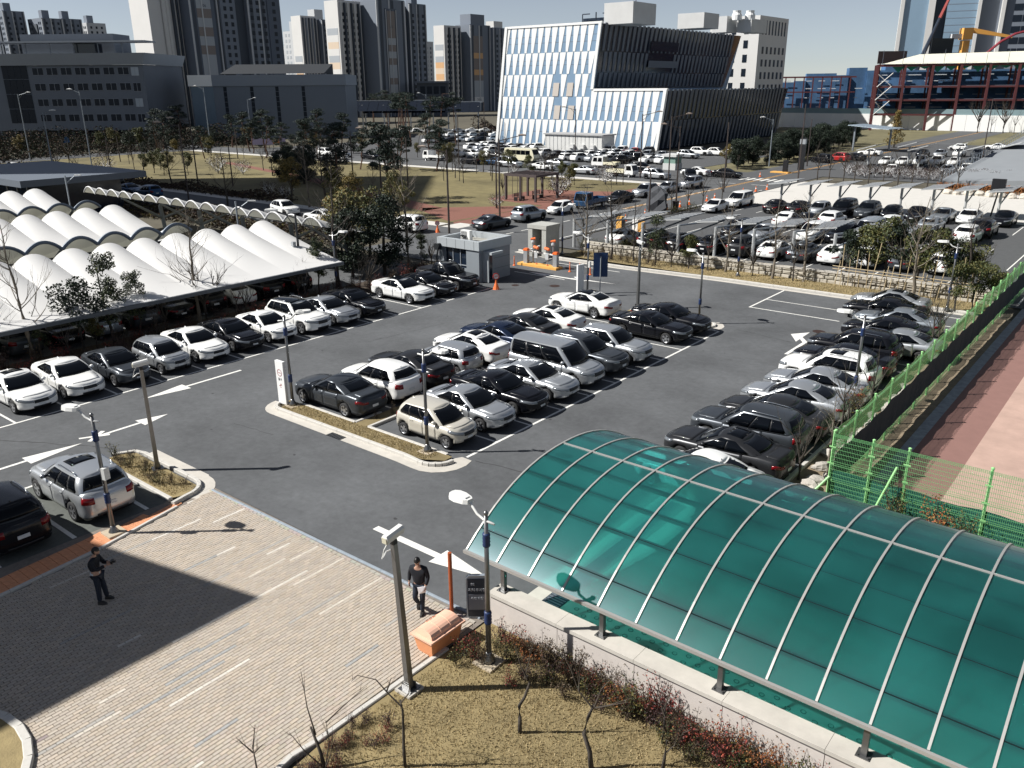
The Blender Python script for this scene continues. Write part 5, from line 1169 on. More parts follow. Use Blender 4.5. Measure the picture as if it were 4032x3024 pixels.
def car_parts(kind):
 """builds the part meshes of one kind of car once"""
 if kind in SHCACHE: return SHCACHE[kind]
 sp = SPECS[kind]; sh = Shell(sp); gh = House(sp, sh); P = []
 def add(nm, data, mkey, loc=(0, 0, 0), sub=None): P.append((nm, data, mkey, loc, sub))
 lower = sh.build(); hb = gh.build()
 lower.mesh(hb.v, hb.f, 0)
 add('body', lower.data('body', [PAINTS['white'], BLK], True), 'body')
 add('roof', gh.roof().data('roof', [PAINTS['white']], True), 'roof')
 n = sh.n
 add('windscreen', patch(gh.S, 0, 9.6, .03, .95, (1, -1), .008, 10, 4).data('windscreen', CG, True), None)
 add('rear_window', patch(gh.S, 38.6 if sp.get('boot') else 39.2, 48, .10 if sp.get('boot') else .12, .93, (1, -1), .008, 9, 4).data('rear_window', CG, True), None)
 def cutf(u, w):   # slanted leading edge of the front door glass
  return 13.0 + (u * (1 - .0) ) * (23.4 - 13.0) + (1 - u) * (.9 - w * 0.9), .06 + w * (.84 if True else 0)
 cuts = [(12.6, 23.6), (24.0, 35.2)] if sp.get('boot') else ([(12.6, 21), (21.6, 28.6), (29.2, 36.4)] if sp.get('van') else [(12.6, 21.6), (22.0, 29.8), (30.3, 36.2)])
 if sp.get('bed'): cuts = [(12.6, 24), (24.8, 36)]
 for side in (1, -1):
  add('window_trim', patch(gh.S, 12.4, cuts[-1][1] - .6, .04, .93, (side,), .005, 12, 3).data('window_trim', BLK, True), None)
  for ci, (a, b_) in enumerate(cuts):
   last = ci == len(cuts) - 1
   def cut(u, w, a=a, b_=b_, last=last, ci=ci):
    i0 = a; i1 = b_ - (w * 1.2 if last and not sp.get('van') else 0)
    v1 = .93
    vv0 = .05 + (.10 * max(0, u - .55) / .45 if last else 0)
    return i0 + (i1 - i0) * u, vv0 + (v1 - vv0) * w
   add('side_window', patch(gh.S, a, b_, .05, .92, (side,), .008, 8, 3, cut=cut).data('side_window', CG, True), None)
 # doors with handles
 def ix(x): return next(i for i in range(sh.is0, n) if sh.h[i][0] < x)
 wf, wr_ = sp['wheels']; wa = sp['wr'] + .12
 d0, d1 = ix(wf - wa - .12), ix(wr_ + wa - .02); dm = (d0 + d1) / 2 - 1
 for side in (1, -1):
  for a, b_ in ((d0, dm - .1), (dm + .1, d1)):
   add('door', patch(sh.S, a, b_, .1, .975, (side,), .007, 8, 6).data('door', [PAINTS['white']], True), 'body')
   p = sh.S(b_ - 2.4, .80, side, .02); t = MB(); t.bx(-.09, .09, -.02, .02, -.014, .014)
   add('handle', t.data('handle', [PAINTS['white']]), 'trim', tuple(p), 'door')
 if not sp.get('van') or True:
  # bonnet lid
  def bon(i, v, side=1, off=0):
   x = .0
   u = i; xx = wf + (sp['L'] / 2 - .28 - wf) * 0
   x0_, x1_ = sp['gh']['cowl'] + .02, sp['L'] / 2 - .30
   X = x0_ + (x1_ - x0_) * u; hw = sp['W'] / 2 * (.80 - .10 * u ** 2); y = hw * (2 * v - 1)
   zz = sh.zt(X) + sp.get('crown', .045) * (1 - (y / (sp['W'] / 2)) ** 4) + off + .004
   return Vector((X - .1 * (2 * v - 1) ** 2 * u, y, zz))
  add('bonnet', patch(bon, 0, 1, 0.02, .98, (-1,), .006, 8, 6).data('bonnet', [PAINTS['white']], True), 'body')
  if sp.get('boot'):
   def boot(i, v, side=1, off=0):
    x0_, x1_ = sp['gh']['rear'] - .05, -sp['L'] / 2 + .14; X = x0_ + (x1_ - x0_) * i; hw = sp['W'] / 2 * .72; y = hw * (2 * v - 1)
    return Vector((X + .05 * (2 * v - 1) ** 2 * i, -y, sh.zt(X) + .045 * (1 - (y / (sp['W'] / 2)) ** 4) + off + .004))
   add('boot_lid', patch(boot, 0, 1, .02, .98, (-1,), .006, 4, 6).data('boot_lid', [PAINTS['white']], True), 'body')
 hb_ = sh.is0
 for side in (1, -1):
  add('headlamp', patch(sh.S, 6.5, hb_ - 1.2, .66, .9, (side,), .012, 6, 2, cut=lambda u, w: (6.3 + u * (hb_ - .5 - 6.3), .66 + .12 * u + w * (.26 - .1 * u))).data('headlamp', HL, True), None)
  e0 = n - 13.5
  if sp.get('boot'): add('tail_lamp', patch(sh.S, e0 - 2.5, n - 6.6, .68, .84, (side,), .012, 6, 2).data('tail_lamp', TL, True), None)
  else: add('tail_lamp', patch(sh.S, e0 - 1.5, n - 8.3, .66, .92, (side,), .012, 5, 2).data('tail_lamp', TL, True), None)
  add('mirror', MB().lathe((0, 0, 0), [(.02, -.07), (.09, -.05), (.10, .03), (.05, .08)], 8).data('mirror', [PAINTS['white']], True), 'body', tuple(gh.S(13.6, .16, side, .10)))
 add('grille', patch(sh.S, 0, 6.0, .60, .88, (1, -1), .012, 6, 2).data('grille', BLK, True), None)
 add('grille_bar', patch(sh.S, 0, 6.2, .89, .92, (1, -1), .02, 6, 1).data('grille_bar', CHR, True), None)
 add('intake', patch(sh.S, 0, 7.5, .12, .32, (1, -1), .01, 6, 2).data('intake', BLK, True), None)
 for s0, v0, v1, nm in ((0, .36, .52, 'number_plate'), (n - 1, (.40 if sp.get('boot') else .46), (.56 if sp.get('boot') else .60), 'number_plate')):
  a0, a1 = (0, 2.9) if s0 == 0 else (n - 1, n - 3.9)
  add(nm, patch(sh.S, a0, a1, v0, v1, (1, -1), .022, 3, 1).data(nm, PLT), None)
 add('bumper_trim', patch(sh.S, n - 8, n - 1, .02, .2, (1, -1), .008, 6, 2).data('bumper_trim', BLK, True), None)
 wm = wheel_mesh(sp['wr'])
 for wxx in sp['wheels']:
  for side in (1, -1): add('wheel', wm[0], None, (wxx, side * (sp['W'] / 2 - .115), sp['wr']), None); add('rim', wm[1], None, (0, 0, 0), 'wheel')
 if sp.get('rails'):
  for side in (1, -1):
   pts = [gh.S(i, 1, side) + Vector((0, side * -.05, .05 + (.03 if 16 < i < 33 else -.02))) for i in range(14, 36, 3)]; add('roof_rail', MB().tube(pts, .022, 6).data('roof_rail', CHR, True), 'rail')
 if not sp.get('van'):
  p = gh.S(44, .99, 1) ; t = MB(); t.mesh([(.09, -.02, 0), (.09, .02, 0), (-.07, .03, 0), (-.07, -.03, 0), (-.06, 0, .07)], [(0, 1, 4), (1, 2, 4), (2, 3, 4), (3, 0, 4)]); add('fin_aerial', t.data('fin_aerial', [PAINTS['white']]), 'body', (sp['gh']['tail'] + .15, 0, sp['H'] - .055))
 if sp.get('bed'):
  t = MB(); t.bx(-2.35, -1.15, -.72, .72, 1.16, 1.24); add('bed_cover', t.data('bed_cover', BLK), None)
 # sunroof and dark glass roof, used by some cars
 def top(i, v, side=1, off=0, x0_=0, x1_=0, hw=.4):
  X = x0_ + (x1_ - x0_) * i; y = hw * (2 * v - 1); g = sp['gh']; rw = sp['W'] / 2 * g.get('rw', .7)
  return Vector((X, -y, gh.rz_(X) + .07 * (1 - (y / rw) ** 2) + .004 + off))
 hd, tl_ = sp['gh']['head'], sp['gh']['tail']
 SHCACHE[kind] = dict(parts=P, sun=patch(lambda i, v, side=1, off=0: top(i, v, side, off, hd - .32, hd - .95, .42), 0, 1, 0, 1, (-1,), .01, 4, 4).data('sunroof', CG, True),
       pano=patch(lambda i, v, side=1, off=0: top(i, v, side, off, hd - .06, tl_ + .1, sp['W'] / 2 * .62), 0, 1, 0, 1, (-1,), .01, 8, 6).data('glass_roof', CG, True))
 return SHCACHE[kind]
def setm(o, m):
 o.material_slots[0].link = 'OBJECT'; o.material_slots[0].material = m
SMALL = {'body', 'roof', 'windscreen', 'rear_window', 'side_window', 'wheel', 'number_plate', 'headlamp', 'tail_lamp'}
TINYSET = {'body', 'roof', 'windscreen', 'rear_window', 'side_window', 'wheel'}
NCAR = [0]
def car(kind, color, x, y, heading, label, group, z=0, extra=(), detail=2, name=None, roofcol=None):
 """heading: direction of the nose in degrees"""
 NCAR[0] += 1
 cp = car_parts(kind); nm = name or {'sedan': 'sedan_car', 'big_sedan': 'sedan_car', 'small_sedan': 'sedan_car', 'hatch': 'small_car', 'suv': 'suv_car', 'small_suv': 'suv_car', 'van': 'van', 'mpv': 'van', 'pickup': 'pickup_truck'}[kind]
 r_ = empty(nm, (x, y, z), R(heading)); tag(r_, label, {'van': 'van', 'mpv': 'van', 'pickup': 'pickup'}.get(kind, 'car'), group)
 pm_ = PAINTS[color]; last = {}
 for (pn, me, mk, loc, sub) in cp['parts']:
  if detail == 1 and pn not in SMALL: continue
  if detail == 0 and pn not in TINYSET: continue
  o = link(pn, me, last[sub] if sub else r_); last[pn] = o
  if loc != (0, 0, 0): o.location = loc
  if mk in ('body', 'roof'): setm(o, pm_ if mk == 'body' or not roofcol else PAINTS[roofcol])
  elif mk == 'trim': setm(o, CHR if 'chrome' in extra else pm_)
 if 'sunroof' in extra: link('sunroof', cp['sun'], r_)
 if 'pano' in extra: link('glass_roof', cp['pano'], r_)
 if 'plate' in extra: pass
 return r_
def coach(x, y, heading, label):
 r_ = empty('minibus', (x, y, 0), R(heading)); tag(r_, label, 'minibus')
 t = MB(); prof = [(-3.45, .4), (3.1, .4), (3.45, .9), (3.35, 1.5), (2.95, 2.45), (2.6, 2.62), (-3.3, 2.62), (-3.5, 2.4)]
 t.mesh([(a, -1.0, b_) for a, b_ in prof] + [(a, 1.0, b_) for a, b_ in prof], [tuple(range(8)), tuple(range(15, 7, -1))] + [(i, i + 8, (i + 1) % 8 + 8, (i + 1) % 8) for i in range(8)]); t.build('body', PAINTS['cream'], r_)
 for s in (1, -1):
  for k in range(5): t = MB(); t.bx(-2.9 + k * 1.1, -1.86 + k * 1.1, s * 1.0, s * 1.015, 1.45, 2.25); t.build('side_window', CG, r_)
  for wxx in (2.2, -1.9): o = link('wheel', wheel_mesh(.37)[0], r_); o.location = (wxx, s * .93, .37); q = link('rim', wheel_mesh(.37)[1], o)
 t = MB(); t.bx(-3.53, -3.5, -.85, .85, 1.4, 2.3); t.build('rear_window', CG, r_); t = MB(); t.mesh([(3.37, -.9, 1.5), (3.37, .9, 1.5), (3.0, .85, 2.4), (3.0, -.85, 2.4)], [(0, 1, 2, 3)]); t.build('windscreen', CG, r_)
 t = MB(); t.bx(-3.52, -3.46, -.7, .7, .5, 1.2); t.build('rear_panel', BLK, r_)
def truck(x, y, heading, label, color, double=False, load=None, bedc='cream'):
 r_ = empty('flatbed_truck', (x, y, 0), R(heading)); tag(r_, label, 'truck')
 cl = 1.6 + (.8 if double else 0); xb = 2.5 - cl
 t = MB(); prof = [(xb, .5), (2.45, .45), (2.52, .95), (2.2, 1.85), (1.95, 1.96), (xb + .05, 1.96), (xb, 1.8)]; n = 7
 t.mesh([(a, -.84, b_) for a, b_ in prof] + [(a, .84, b_) for a, b_ in prof], [tuple(range(n)), tuple(range(2 * n - 1, n - 1, -1))] + [(i, i + n, (i + 1) % n + n, (i + 1) % n) for i in range(n)]); t.build('cab', PAINTS[color], r_)
 t = MB(); t.mesh([(2.50, -.76, 1.05), (2.50, .76, 1.05), (2.23, .72, 1.82), (2.23, -.72, 1.82)], [(0, 1, 2, 3)]); t.build('windscreen', CG, r_)
 for s in (1, -1):
  for (a, b_) in (((1.25, 2.15),) if not double else ((1.3, 2.15), (.3, 1.15))): t = MB(); t.mesh([(a, s * .85, 1.1), (b_ + .05, s * .85, 1.1), (b_ - .1, s * .85, 1.78), (a, s * .85, 1.78)], [(0, 1, 2, 3)]); t.build('side_window', CG, r_)
  for wxx in (1.75, -1.4): o = link('wheel', wheel_mesh(.32)[0], r_); o.location = (wxx, s * .74, .32); link('rim', wheel_mesh(.32)[1], o)
 t = MB(); t.bx(-2.5, xb - .06, -.85, .85, .66, .76); t.bx(-2.5, xb - .06, -.85, -.81, .76, 1.12); t.bx(-2.5, xb - .06, .81, .85, .76, 1.12); t.bx(-2.5, -2.46, -.8, .8, .76, 1.12); t.build('load_bed', PAINTS[bedc], r_)
 t = MB(); t.bx(-2.4, 2.3, -.5, .5, .35, .65); t.build('chassis', BLK, r_)
 if load == 'rack': t = MB(); [t.bx(xb - .15, xb - .1, -.8 + k * .26, -.76 + k * .26, .76, 1.95) for k in range(7)]; t.bx(xb - .16, xb - .09, -.82, .82, 1.9, 1.97); t.build('head_rack', BLK, r_)

# -- the four rows of the near car park
GL = 'cars in the left row along the hedge'
def nose(xn, kind): return xn
L0, DL = 13.72, 2.278
LEFT = [('sedan', 'white', 'white sedan with a dark sunroof, leftmost of the row along the hedge', ('sunroof',)), ('sedan', 'white', 'white sedan second in the hedge row, between the sunroof sedan and a dark grey sedan', ()), ('small_sedan', 'grey', 'dark steel grey sedan in the hedge row beside the small silver hatchback', ()), ('hatch', 'silver', 'small silver hatchback in the hedge row, between dark grey and white sedans', ()),
  ('sedan', 'white', 'white sedan with silver trim just right of the small silver hatchback', ()), ('sedan', 'black', 'glossy black sedan in the hedge row between two white sedans', ()), ('small_sedan', 'white', 'older boxy white sedan next to the white SUV with a black roof', ()), ('suv', 'white', 'white SUV with black glass roof in the hedge row', ('pano',)), ('sedan', 'silver', 'silver grey sedan in the hedge row between the white SUV and a black saloon', ()), ('big_sedan', 'black', 'black executive saloon beside the empty stall of the hedge row', ()), None,
  ('big_sedan', 'white', 'white sedan with black glass roof right of the empty stall', ('pano',)), ('sedan', 'black', 'black sedan between the white black-roofed sedan and the dark pickup', ()), ('pickup', 'black', 'dark double cab pickup with roof rails beside the guard booth', ())]
for i, c in enumerate(LEFT):
 if c: car(c[0], c[1], -38.35 - SPECS[c[0]]['L'] / 2 + rnd.uniform(-.12, .12), L0 + DL * i - (.15 if i > 9 else 0), rnd.uniform(-1.2, 1.2), c[2], GL, 0, c[3])
CF = [('hatch', 'beige', 'small beige hatchback at the near end of the centre row', ()), ('small_sedan', 'silver', 'silver compact sedan next to the beige hatchback', ()), ('big_sedan', 'black', 'black saloon between the silver compact sedan and a silver grey sedan', ()), ('sedan', 'silver', 'silver sedan parked close beside the tall silver van', ()), ('van', 'silver', 'tall silver passenger van with ribbed roof in the centre row', ()),
   ('suv', 'grey', 'dark grey SUV with silver roof rails behind the silver van', ()), ('small_suv', 'silver', 'silver SUV beside the empty stall of the centre row', ()), None, ('big_sedan', 'black', 'black luxury saloon with bright window trim at the far centre row', ('chrome',)), ('big_sedan', 'black', 'black saloon at the far corner island, last of the centre row', ())]
for i, c in enumerate(CF):
 if c: car(c[0], c[1], -20.3 - SPECS[c[0]]['L'] / 2 - (.25 if c[0] == 'hatch' else 0) + rnd.uniform(-.08, .08), 22.72 + 2.268 * i, rnd.uniform(-1, 1), c[2], 'cars in the centre row facing the camera', 0, c[3])
CR = [('big_sedan', 'grey', 'dark grey saloon beside the white exit totem', ()), ('small_suv', 'white', 'white SUV second from the exit totem, tail towards the camera', ()), ('big_sedan', 'brown', 'dark charcoal sedan between the white SUV and a tall silver hatchback', ()), ('hatch', 'silver', 'tall boxy silver hatchback with flat rear window in the centre back row', ()), ('sedan', 'white', 'white sedan with a small sunroof in the centre back row, behind the lamp post', ('sunroof',)),
   ('big_sedan', 'darkblue', 'dark blue black sedan behind the white sunroof sedan in the back row', ()), ('sedan', 'brown', 'dark brown grey sedan beside the white sedan with slatted sunroof', ()), ('sedan', 'white', 'white sedan with slatted sunroof and pale side glass, before the gap', ('sunroof',)), None, ('big_sedan', 'white', 'white sedan with black roof parked alone near the blue sign board', ('pano',))]
for i, c in enumerate(CR):
 if c: car(c[0], c[1], -26.1 - SPECS[c[0]]['L'] / 2 + (-.3 if i == 9 else rnd.uniform(-.1, .1)), 22.62 + 2.268 * i, 180 + rnd.uniform(-1, 1), c[2], 'cars in the centre back row showing their tails', 0, c[3])
RT = [('sedan', 'white', -14.1, 25.0, 'white sedan half hidden behind the green canopy', ()), ('big_sedan', 'brown', -14.25, 27.5, 'dark bronze sedan with bright window trim behind the canopy', ('sunroof', 'chrome')), ('suv', 'grey', -14.3, 29.85, 'dark grey SUV with chrome window line in the right row', ('chrome',)), ('sedan', 'brown', -14.2, 32.1, 'dark graphite sedan between the grey SUV and a white sedan', ()), ('sedan', 'silver', -14.2, 34.45, 'pale silver sedan with a dark rear window in the right row', ()),
   ('sedan', 'silver', -14.1, 36.8, 'silver sedan beside the white SUV with roof bars', ()), ('suv', 'white', -14.25, 39.0, 'white SUV with dark roof panel and roof bars in the right row', ('sunroof',)), ('big_sedan', 'black', -14.45, 41.25, 'black sedan with a long dark roof behind the white SUV', ()), ('suv', 'black', -14.5, 43.5, 'black SUV in the right row beside the black sedan', ()), ('sedan', 'silver', -13.0, 45.75, 'silver sedan set back beyond the black SUV', ()),
   ('sedan', 'black', -14.2, 48.05, 'black sedan next to the set back silver sedan', ()), ('big_sedan', 'lightgrey', -14.3, 50.3, 'grey silver coupe-like sedan beside the black saloon', ()), ('big_sedan', 'black', -15.6, 52.5, 'black saloon with bright window trim, parked furthest forward', ('chrome',)), ('sedan', 'silver', -15.9, 54.9, 'silver sedan at the far end of the right row, by the kerb', ('sunroof',))]
for k, col, xn, y, lab, ex in RT: car(k, col, xn + SPECS[k]['L'] / 2, y, 180 + rnd.uniform(-1, 1), lab, 'cars in the right row along the fence', 0, ex)
car('suv', 'silver', -28.42, 10.85, 180, 'silver SUV with sunroof and roof rails beside the planted island at lower left', 'cars by the brick plaza', 0, ('sunroof',))
car('suv', 'black', -28.35, 8.05, 180, 'black SUV cut off by the left edge below the silver SUV', 'cars by the brick plaza', 0)
for i, (k, col, lab) in enumerate((('sedan', 'lightgrey', 'grey sedan under the membrane roof at the left edge'), ('suv', 'grey', 'dark grey SUV under the membrane roof, second from the left'), ('sedan', 'black', 'black car under the membrane roof behind the leafy tree'), ('hatch', 'lightgrey', 'grey hatchback in shadow under the membrane roof'), ('van', 'grey', 'dark van in shadow under the membrane roof'), ('big_sedan', 'black', 'black saloon under the membrane roof behind the forked bare tree'), ('suv', 'black', 'black SUV under the membrane roof right of the forked tree'), ('sedan', 'white', 'white silver sedan under the membrane roof behind the white SUV'), ('suv', 'black', 'dark SUV at the right end under the membrane roof'), ('suv', 'black', 'dark SUV last under the membrane roof near the shrubs'))):
 car(k, col, -47.3 - SPECS[k]['L'] / 2, 14.6 + i * 2.3, 180, lab, 'cars under the nearest membrane roof', 0, (), 1)
for i in range(6): car(['sedan', 'suv', 'sedan', 'suv', 'sedan', 'small_suv'][i], ['black', 'grey', 'black', 'black', 'grey', 'black'][i], -54.5 - i * 2.4, 41.8, -90, ['first', 'second', 'third', 'fourth', 'fifth', 'sixth'][i] + ' dark car from the right in the shade under the small arched arcade', 'cars under the arched arcade', 0, (), 0)
# -- vehicles on the roads
RG_ = 'vehicles on the road beyond the gate'
def rcar(k, col, x, y, h, lab, **kw): car(k, col, x, y, h, lab, RG_, 0, kw.get('extra', ()), kw.get('detail', 1))
rcar('suv', 'white', -61.2, 58.9, 180, 'white SUV turning left behind the dark evergreen trees'); rcar('small_suv', 'white', -81, 58.8, -8, 'white compact SUV on the cross street above the small arcade')
rcar('sedan', 'white', -73, 57.5, 180, 'white car half hidden by yellow shrubs on the cross street')
rcar('sedan', 'grey', -55.2, 65.2, 90, 'grey sedan at the road edge beside the lamp post'); rcar('suv', 'lightgrey', -55.4, 71.6, 90, 'silver grey wagon with a dark rear window on the road'); rcar('hatch', 'white', -55.6, 77.6, -90, 'small white hatchback facing the camera on the road')
truck(-55.6, 84.0, -90, 'blue flatbed truck behind the small white hatchback', 'blue', bedc='blue'); rcar('sedan', 'black', -55.4, 90.0, -90, 'black sedan behind the blue truck'); rcar('suv', 'silver', -55.6, 96.6, -90, 'silver estate car in the road queue, right of the black sedan'); rcar('sedan', 'silver', -55.6, 102.6, -90, 'silver sedan in the road queue below the tall lamp'); rcar('suv', 'silver', -55.2, 108.6, -90, 'silver minivan at the head of the road queue, by the junction')
rcar('small_sedan', 'white', -42.2, 89.3, -90, 'white sedan waiting at the upper lot entrance'); rcar('mpv', 'white', -41.9, 95.0, -90, 'white minivan behind the white sedan at the upper lot entrance')
rcar('sedan', 'silver', -78.5, 116.2, 180, 'silver sedan on the far street beside the flatbed truck'); truck(-71.5, 116.6, 0, 'white flatbed truck on the far street', 'white', bedc='cream'); rcar('suv', 'silver', -65, 116.2, 0, 'silver wagon on the far street right of the white flatbed truck', ); rcar('small_suv', 'black', -60.5, 118.6, -60, 'dark small SUV turning at the junction'); rcar('big_sedan', 'white', -62.5, 124.2, 180, 'long white saloon at the junction before the far lot'); rcar('big_sedan', 'black', -57.2, 124.4, 0, 'black saloon beside the far orange cones')
coach(-101.5, 129, 2, 'cream minibus parked in the far lot before the white office block')
rcar('van', 'silver', -96.5, 119.2, 0, 'silver passenger van parked along the far street, in front of the minibus'); rcar('suv', 'black', -106.5, 120, 180, 'black SUV at the far street behind the small trees'); truck(-118, 122, 180, 'white small truck at the far street left of the leafy tree', 'white', bedc='white'); truck(-103.5, 130.5, 180, 'white double cab truck left of the minibus', 'white', True, 'rack', 'white')
rcar('sedan', 'white', -88.3, 118.3, 0, 'white sedan on the far street, right below the minibus'); rcar('sedan', 'silver', -90.2, 125.2, 0, 'silver white sedan right of the minibus tail'); rcar('suv', 'black', -72.5, 124.6, 0, 'black SUV in the far lot behind the silver far street sedan'); truck(-81.5, 127.4, 180, 'white truck with open bed right of the minibus', 'white', True, 'rack', 'cream'); rcar('sedan', 'blue', -101.5, 121, 180, 'blue car on the far street left of the silver passenger van')
# cross street queue in the shade at left
for i, (x, y, k, col, lab) in enumerate(((-168, 63.6, 'hatch', 'white', 'small white car far left on the cross street'), (-157, 62.5, 'suv', 'black', 'black truck-like SUV far left on the cross street'), (-151, 61.5, 'van', 'white', 'white van far left behind the grey lamp posts'), (-144, 60.8, 'suv', 'silver', 'silver SUV facing the camera on the cross street at left'), (-137.5, 61.5, 'pickup', 'white', 'white pickup with a black cover on the cross street at left'), (-128, 59.4, 'sedan', 'white', 'white sedan between two dark cars on the cross street at left'), (-121.5, 58.8, 'van', 'black', 'black van on the cross street above the arcade'), (-115.5, 58.4, 'sedan', 'blue', 'blue grey sedan on the cross street above the arcade'), (-109.5, 57.8, 'suv', 'blue', 'blue SUV on the cross street beside the yellowish shrub'))):
 rcar(k, col, x, y, 0 if i % 2 else 180, lab)
# -- upper lot with the solar roofs
UP = 'cars in the upper lot under the solar roofs'
for i, (x, k, col, lab) in enumerate(((-39.6, 'sedan', 'white', 'white sedan at the left end below the first solar roof'), (-36.6, 'suv', 'black', 'black SUV second from the left behind the stone wall'), (-34.0, 'sedan', 'black', 'black fastback sedan third from the left behind the stone wall'), (-31.4, 'big_sedan', 'black', 'black car with pale rear bumper, behind the small yellow green tree'), (-28.8, 'suv', 'brown', 'dark bronze SUV behind the stone wall at its centre'), (-26.3, 'sedan', 'white', 'white sedan with red lamps behind the stone wall'), (-23.9, 'sedan', 'grey', 'dark grey fastback behind the stone wall'), (-21.5, 'sedan', 'white', 'white sedan beside the bamboo hedge'), (-19.0, 'suv', 'white', 'white car behind the bamboo hedge, left'), (-16.4, 'sedan', 'grey', 'grey car behind the bamboo hedge, middle'), (-13.8, 'sedan', 'white', 'white car behind the bamboo hedge, right'))):
 car(k, col, x, 63.3 + .17 * (x + 39) + SPECS[k]['L'] / 2, 90, lab, UP, 0.02, (), 1)
for i, (x, y, k, col, h, lab) in enumerate(((-32.9, 74.8, 'suv', 'black', -90, 'black SUV facing the camera under the second solar roof'), (-30.4, 75.3, 'sedan', 'silver', -90, 'silver sedan facing the camera in the middle of the upper lot'), (-26.6, 77.3, 'suv', 'white', -90, 'white SUV facing the camera in the middle of the upper lot'), (-24.2, 78, 'suv', 'black', -90, 'black SUV facing the camera beside the bamboo hedge'),
  (-31.8, 84.5, 'sedan', 'white', 90, 'white sedan tail on in the middle of the upper lot'), (-29.8, 85.0, 'sedan', 'black', 90, 'black sedan tail on beside the white sedan in the upper lot'), (-27.9, 86.5, 'small_suv', 'white', 90, 'white small SUV tail on in the upper lot'), (-22.2, 87.0, 'small_suv', 'white', 90, 'white hatchback tail on behind a solar roof'), (-22.6, 80.5, 'van', 'silver', -90, 'silver van behind the bamboo hedge'), (-20.2, 80.5, 'sedan', 'grey', -90, 'grey car under the middle solar roof'), (-19.2, 89, 'sedan', 'lightgrey', 90, 'grey sedan tail on under a solar roof, right'), (-15.0, 84.5, 'suv', 'white', 90, 'white SUV tail on beside the last solar roof'), (-14.6, 89.2, 'suv', 'black', 90, 'black car beyond the white SUV at right'))):
 car(k, col, x, y, h, lab, UP, 0.02, (), 1)
for i, (x, k, col, h, lab) in enumerate(((-36.4, 'sedan', 'black', 90, 'black sedan with tail lamps to the camera, left of the back row'), (-33.9, 'sedan', 'black', 90, 'black sedan with a lit brake lamp in the back row'), (-31.7, 'hatch', 'silver', -90, 'small silver car in the back row of the upper lot'), (-29.5, 'mpv', 'black', -90, 'tall black minivan in the back row of the upper lot'), (-27.0, 'suv', 'grey', -90, 'grey SUV with roof rails in the back row'), (-24.5, 'hatch', 'black', -90, 'black hatchback in the back row of the upper lot'), (-22.2, 'sedan', 'black', -90, 'black sedan right of the black hatchback in the back row'), (-19.8, 'sedan', 'lightgrey', -90, 'grey silver sedan in the back row, left of a white sedan'), (-17.4, 'sedan', 'white', -90, 'white sedan in the back row, left of the last black car'), (-14.3, 'big_sedan', 'black', -90, 'black sedan at the right end of the back row'))):
 car(k, col, x, 90.6 + .19 * (x + 37) + SPECS[k]['L'] / 2, h, lab, UP, .02, (), 1)
# -- far lots
def lot(pts, h, where, grp, seed, cols='wwwwssbbg', det=0):
 r_ = random.Random(seed)
 nmz = {'w': 'white', 's': 'silver', 'b': 'black', 'g': 'grey', 'r': 'red', 'l': 'lightgrey'}
 for i, p in enumerate(pts):
  x, y = p[:2]; c = p[2] if len(p) > 2 else r_.choice(cols); k = r_.choice(['sedan', 'sedan', 'sedan', 'suv', 'small_suv', 'hatch']); cn = nmz[c]
  kn = {'sedan': 'sedan', 'suv': 'SUV', 'small_suv': 'small SUV', 'hatch': 'hatchback'}[k]
  o_ = ['first', 'second', 'third', 'fourth', 'fifth', 'sixth', 'seventh', 'eighth', 'ninth', 'tenth', 'eleventh', 'twelfth', 'thirteenth', 'fourteenth', 'fifteenth', 'sixteenth', 'seventeenth', 'eighteenth', 'nineteenth', 'twentieth'][i]
  car(k, cn, x, y, h + r_.uniform(-2, 2), '%s %s, %s from the left %s' % (cn.replace('lightgrey', 'pale grey'), kn, o_, where), grp, 0.012, (), det)
FG_ = 'cars in the far right lot'
lot([(-43.6, 160.5, 'w'), (-41.0, 161.5, 'w'), (-38.6, 163, 'w'), (-36.2, 164.5, 'w'), (-33.6, 166, 'w'), (-30.9, 166.6, 's')], -90, 'in the middle row of the far right lot', FG_, 1)
lot([(-41.2, 144, 'b'), (-38.4, 145, 'w'), (-36.0, 146, 'b'), (-33.6, 148, 'b'), (-31.2, 149.5, 's'), (-28.8, 151, 'w'), (-26.6, 153, 'w')], -90, 'in the front row of the far right lot', FG_, 2)
lot([(-43, 182.5, 'b'), (-40.2, 184, 's'), (-37.2, 186, 'w'), (-34.0, 186, 'g'), (-31.0, 186, 's'), (-28.4, 187, 'w')], -90, 'in the rear row of the far right lot', FG_, 3)
lot([(-52, 179, 'w'), (-41, 203, 'w'), (-34.8, 209, 'w'), (-27.5, 214, 'w')], 180, 'parked crosswise behind the far right lot', FG_, 4)
lot([(-54.5, 158.5, 'b'), (-52.8, 162.5, 'r'), (-51, 166, 'b')], 160, 'of the three dark cars by the evergreen hedge', FG_, 6)
FB = 'cars in the lot before the white office block'
lot([(-134, 155.5, 'w'), (-131, 155.2, 'w'), (-128.2, 155, 'b'), (-125.4, 155, 'w'), (-122.6, 155, 'b'), (-119.8, 155, 's'), (-117, 155, 'w')], 75, 'below the left end of the white block', FB, 7)
lot([(-122, 141.5, 's'), (-119, 141.5, 'w'), (-116.2, 141.5, 'g'), (-113.4, 141.5, 'w'), (-110, 141.8, 's')], 78, 'in the row just above the cream minibus', FB, 8)
lot([(-105.2, 142, 'w'), (-102.6, 142.2, 'b'), (-100, 142.4, 's'), (-97.4, 142.6, 'b'), (-94.8, 143, 'w'), (-92.2, 143.2, 's'), (-89.6, 142.5, 'w'), (-87, 143, 's'), (-84, 143, 'b')], 80, 'in the row right of the annex shed', FB, 9)
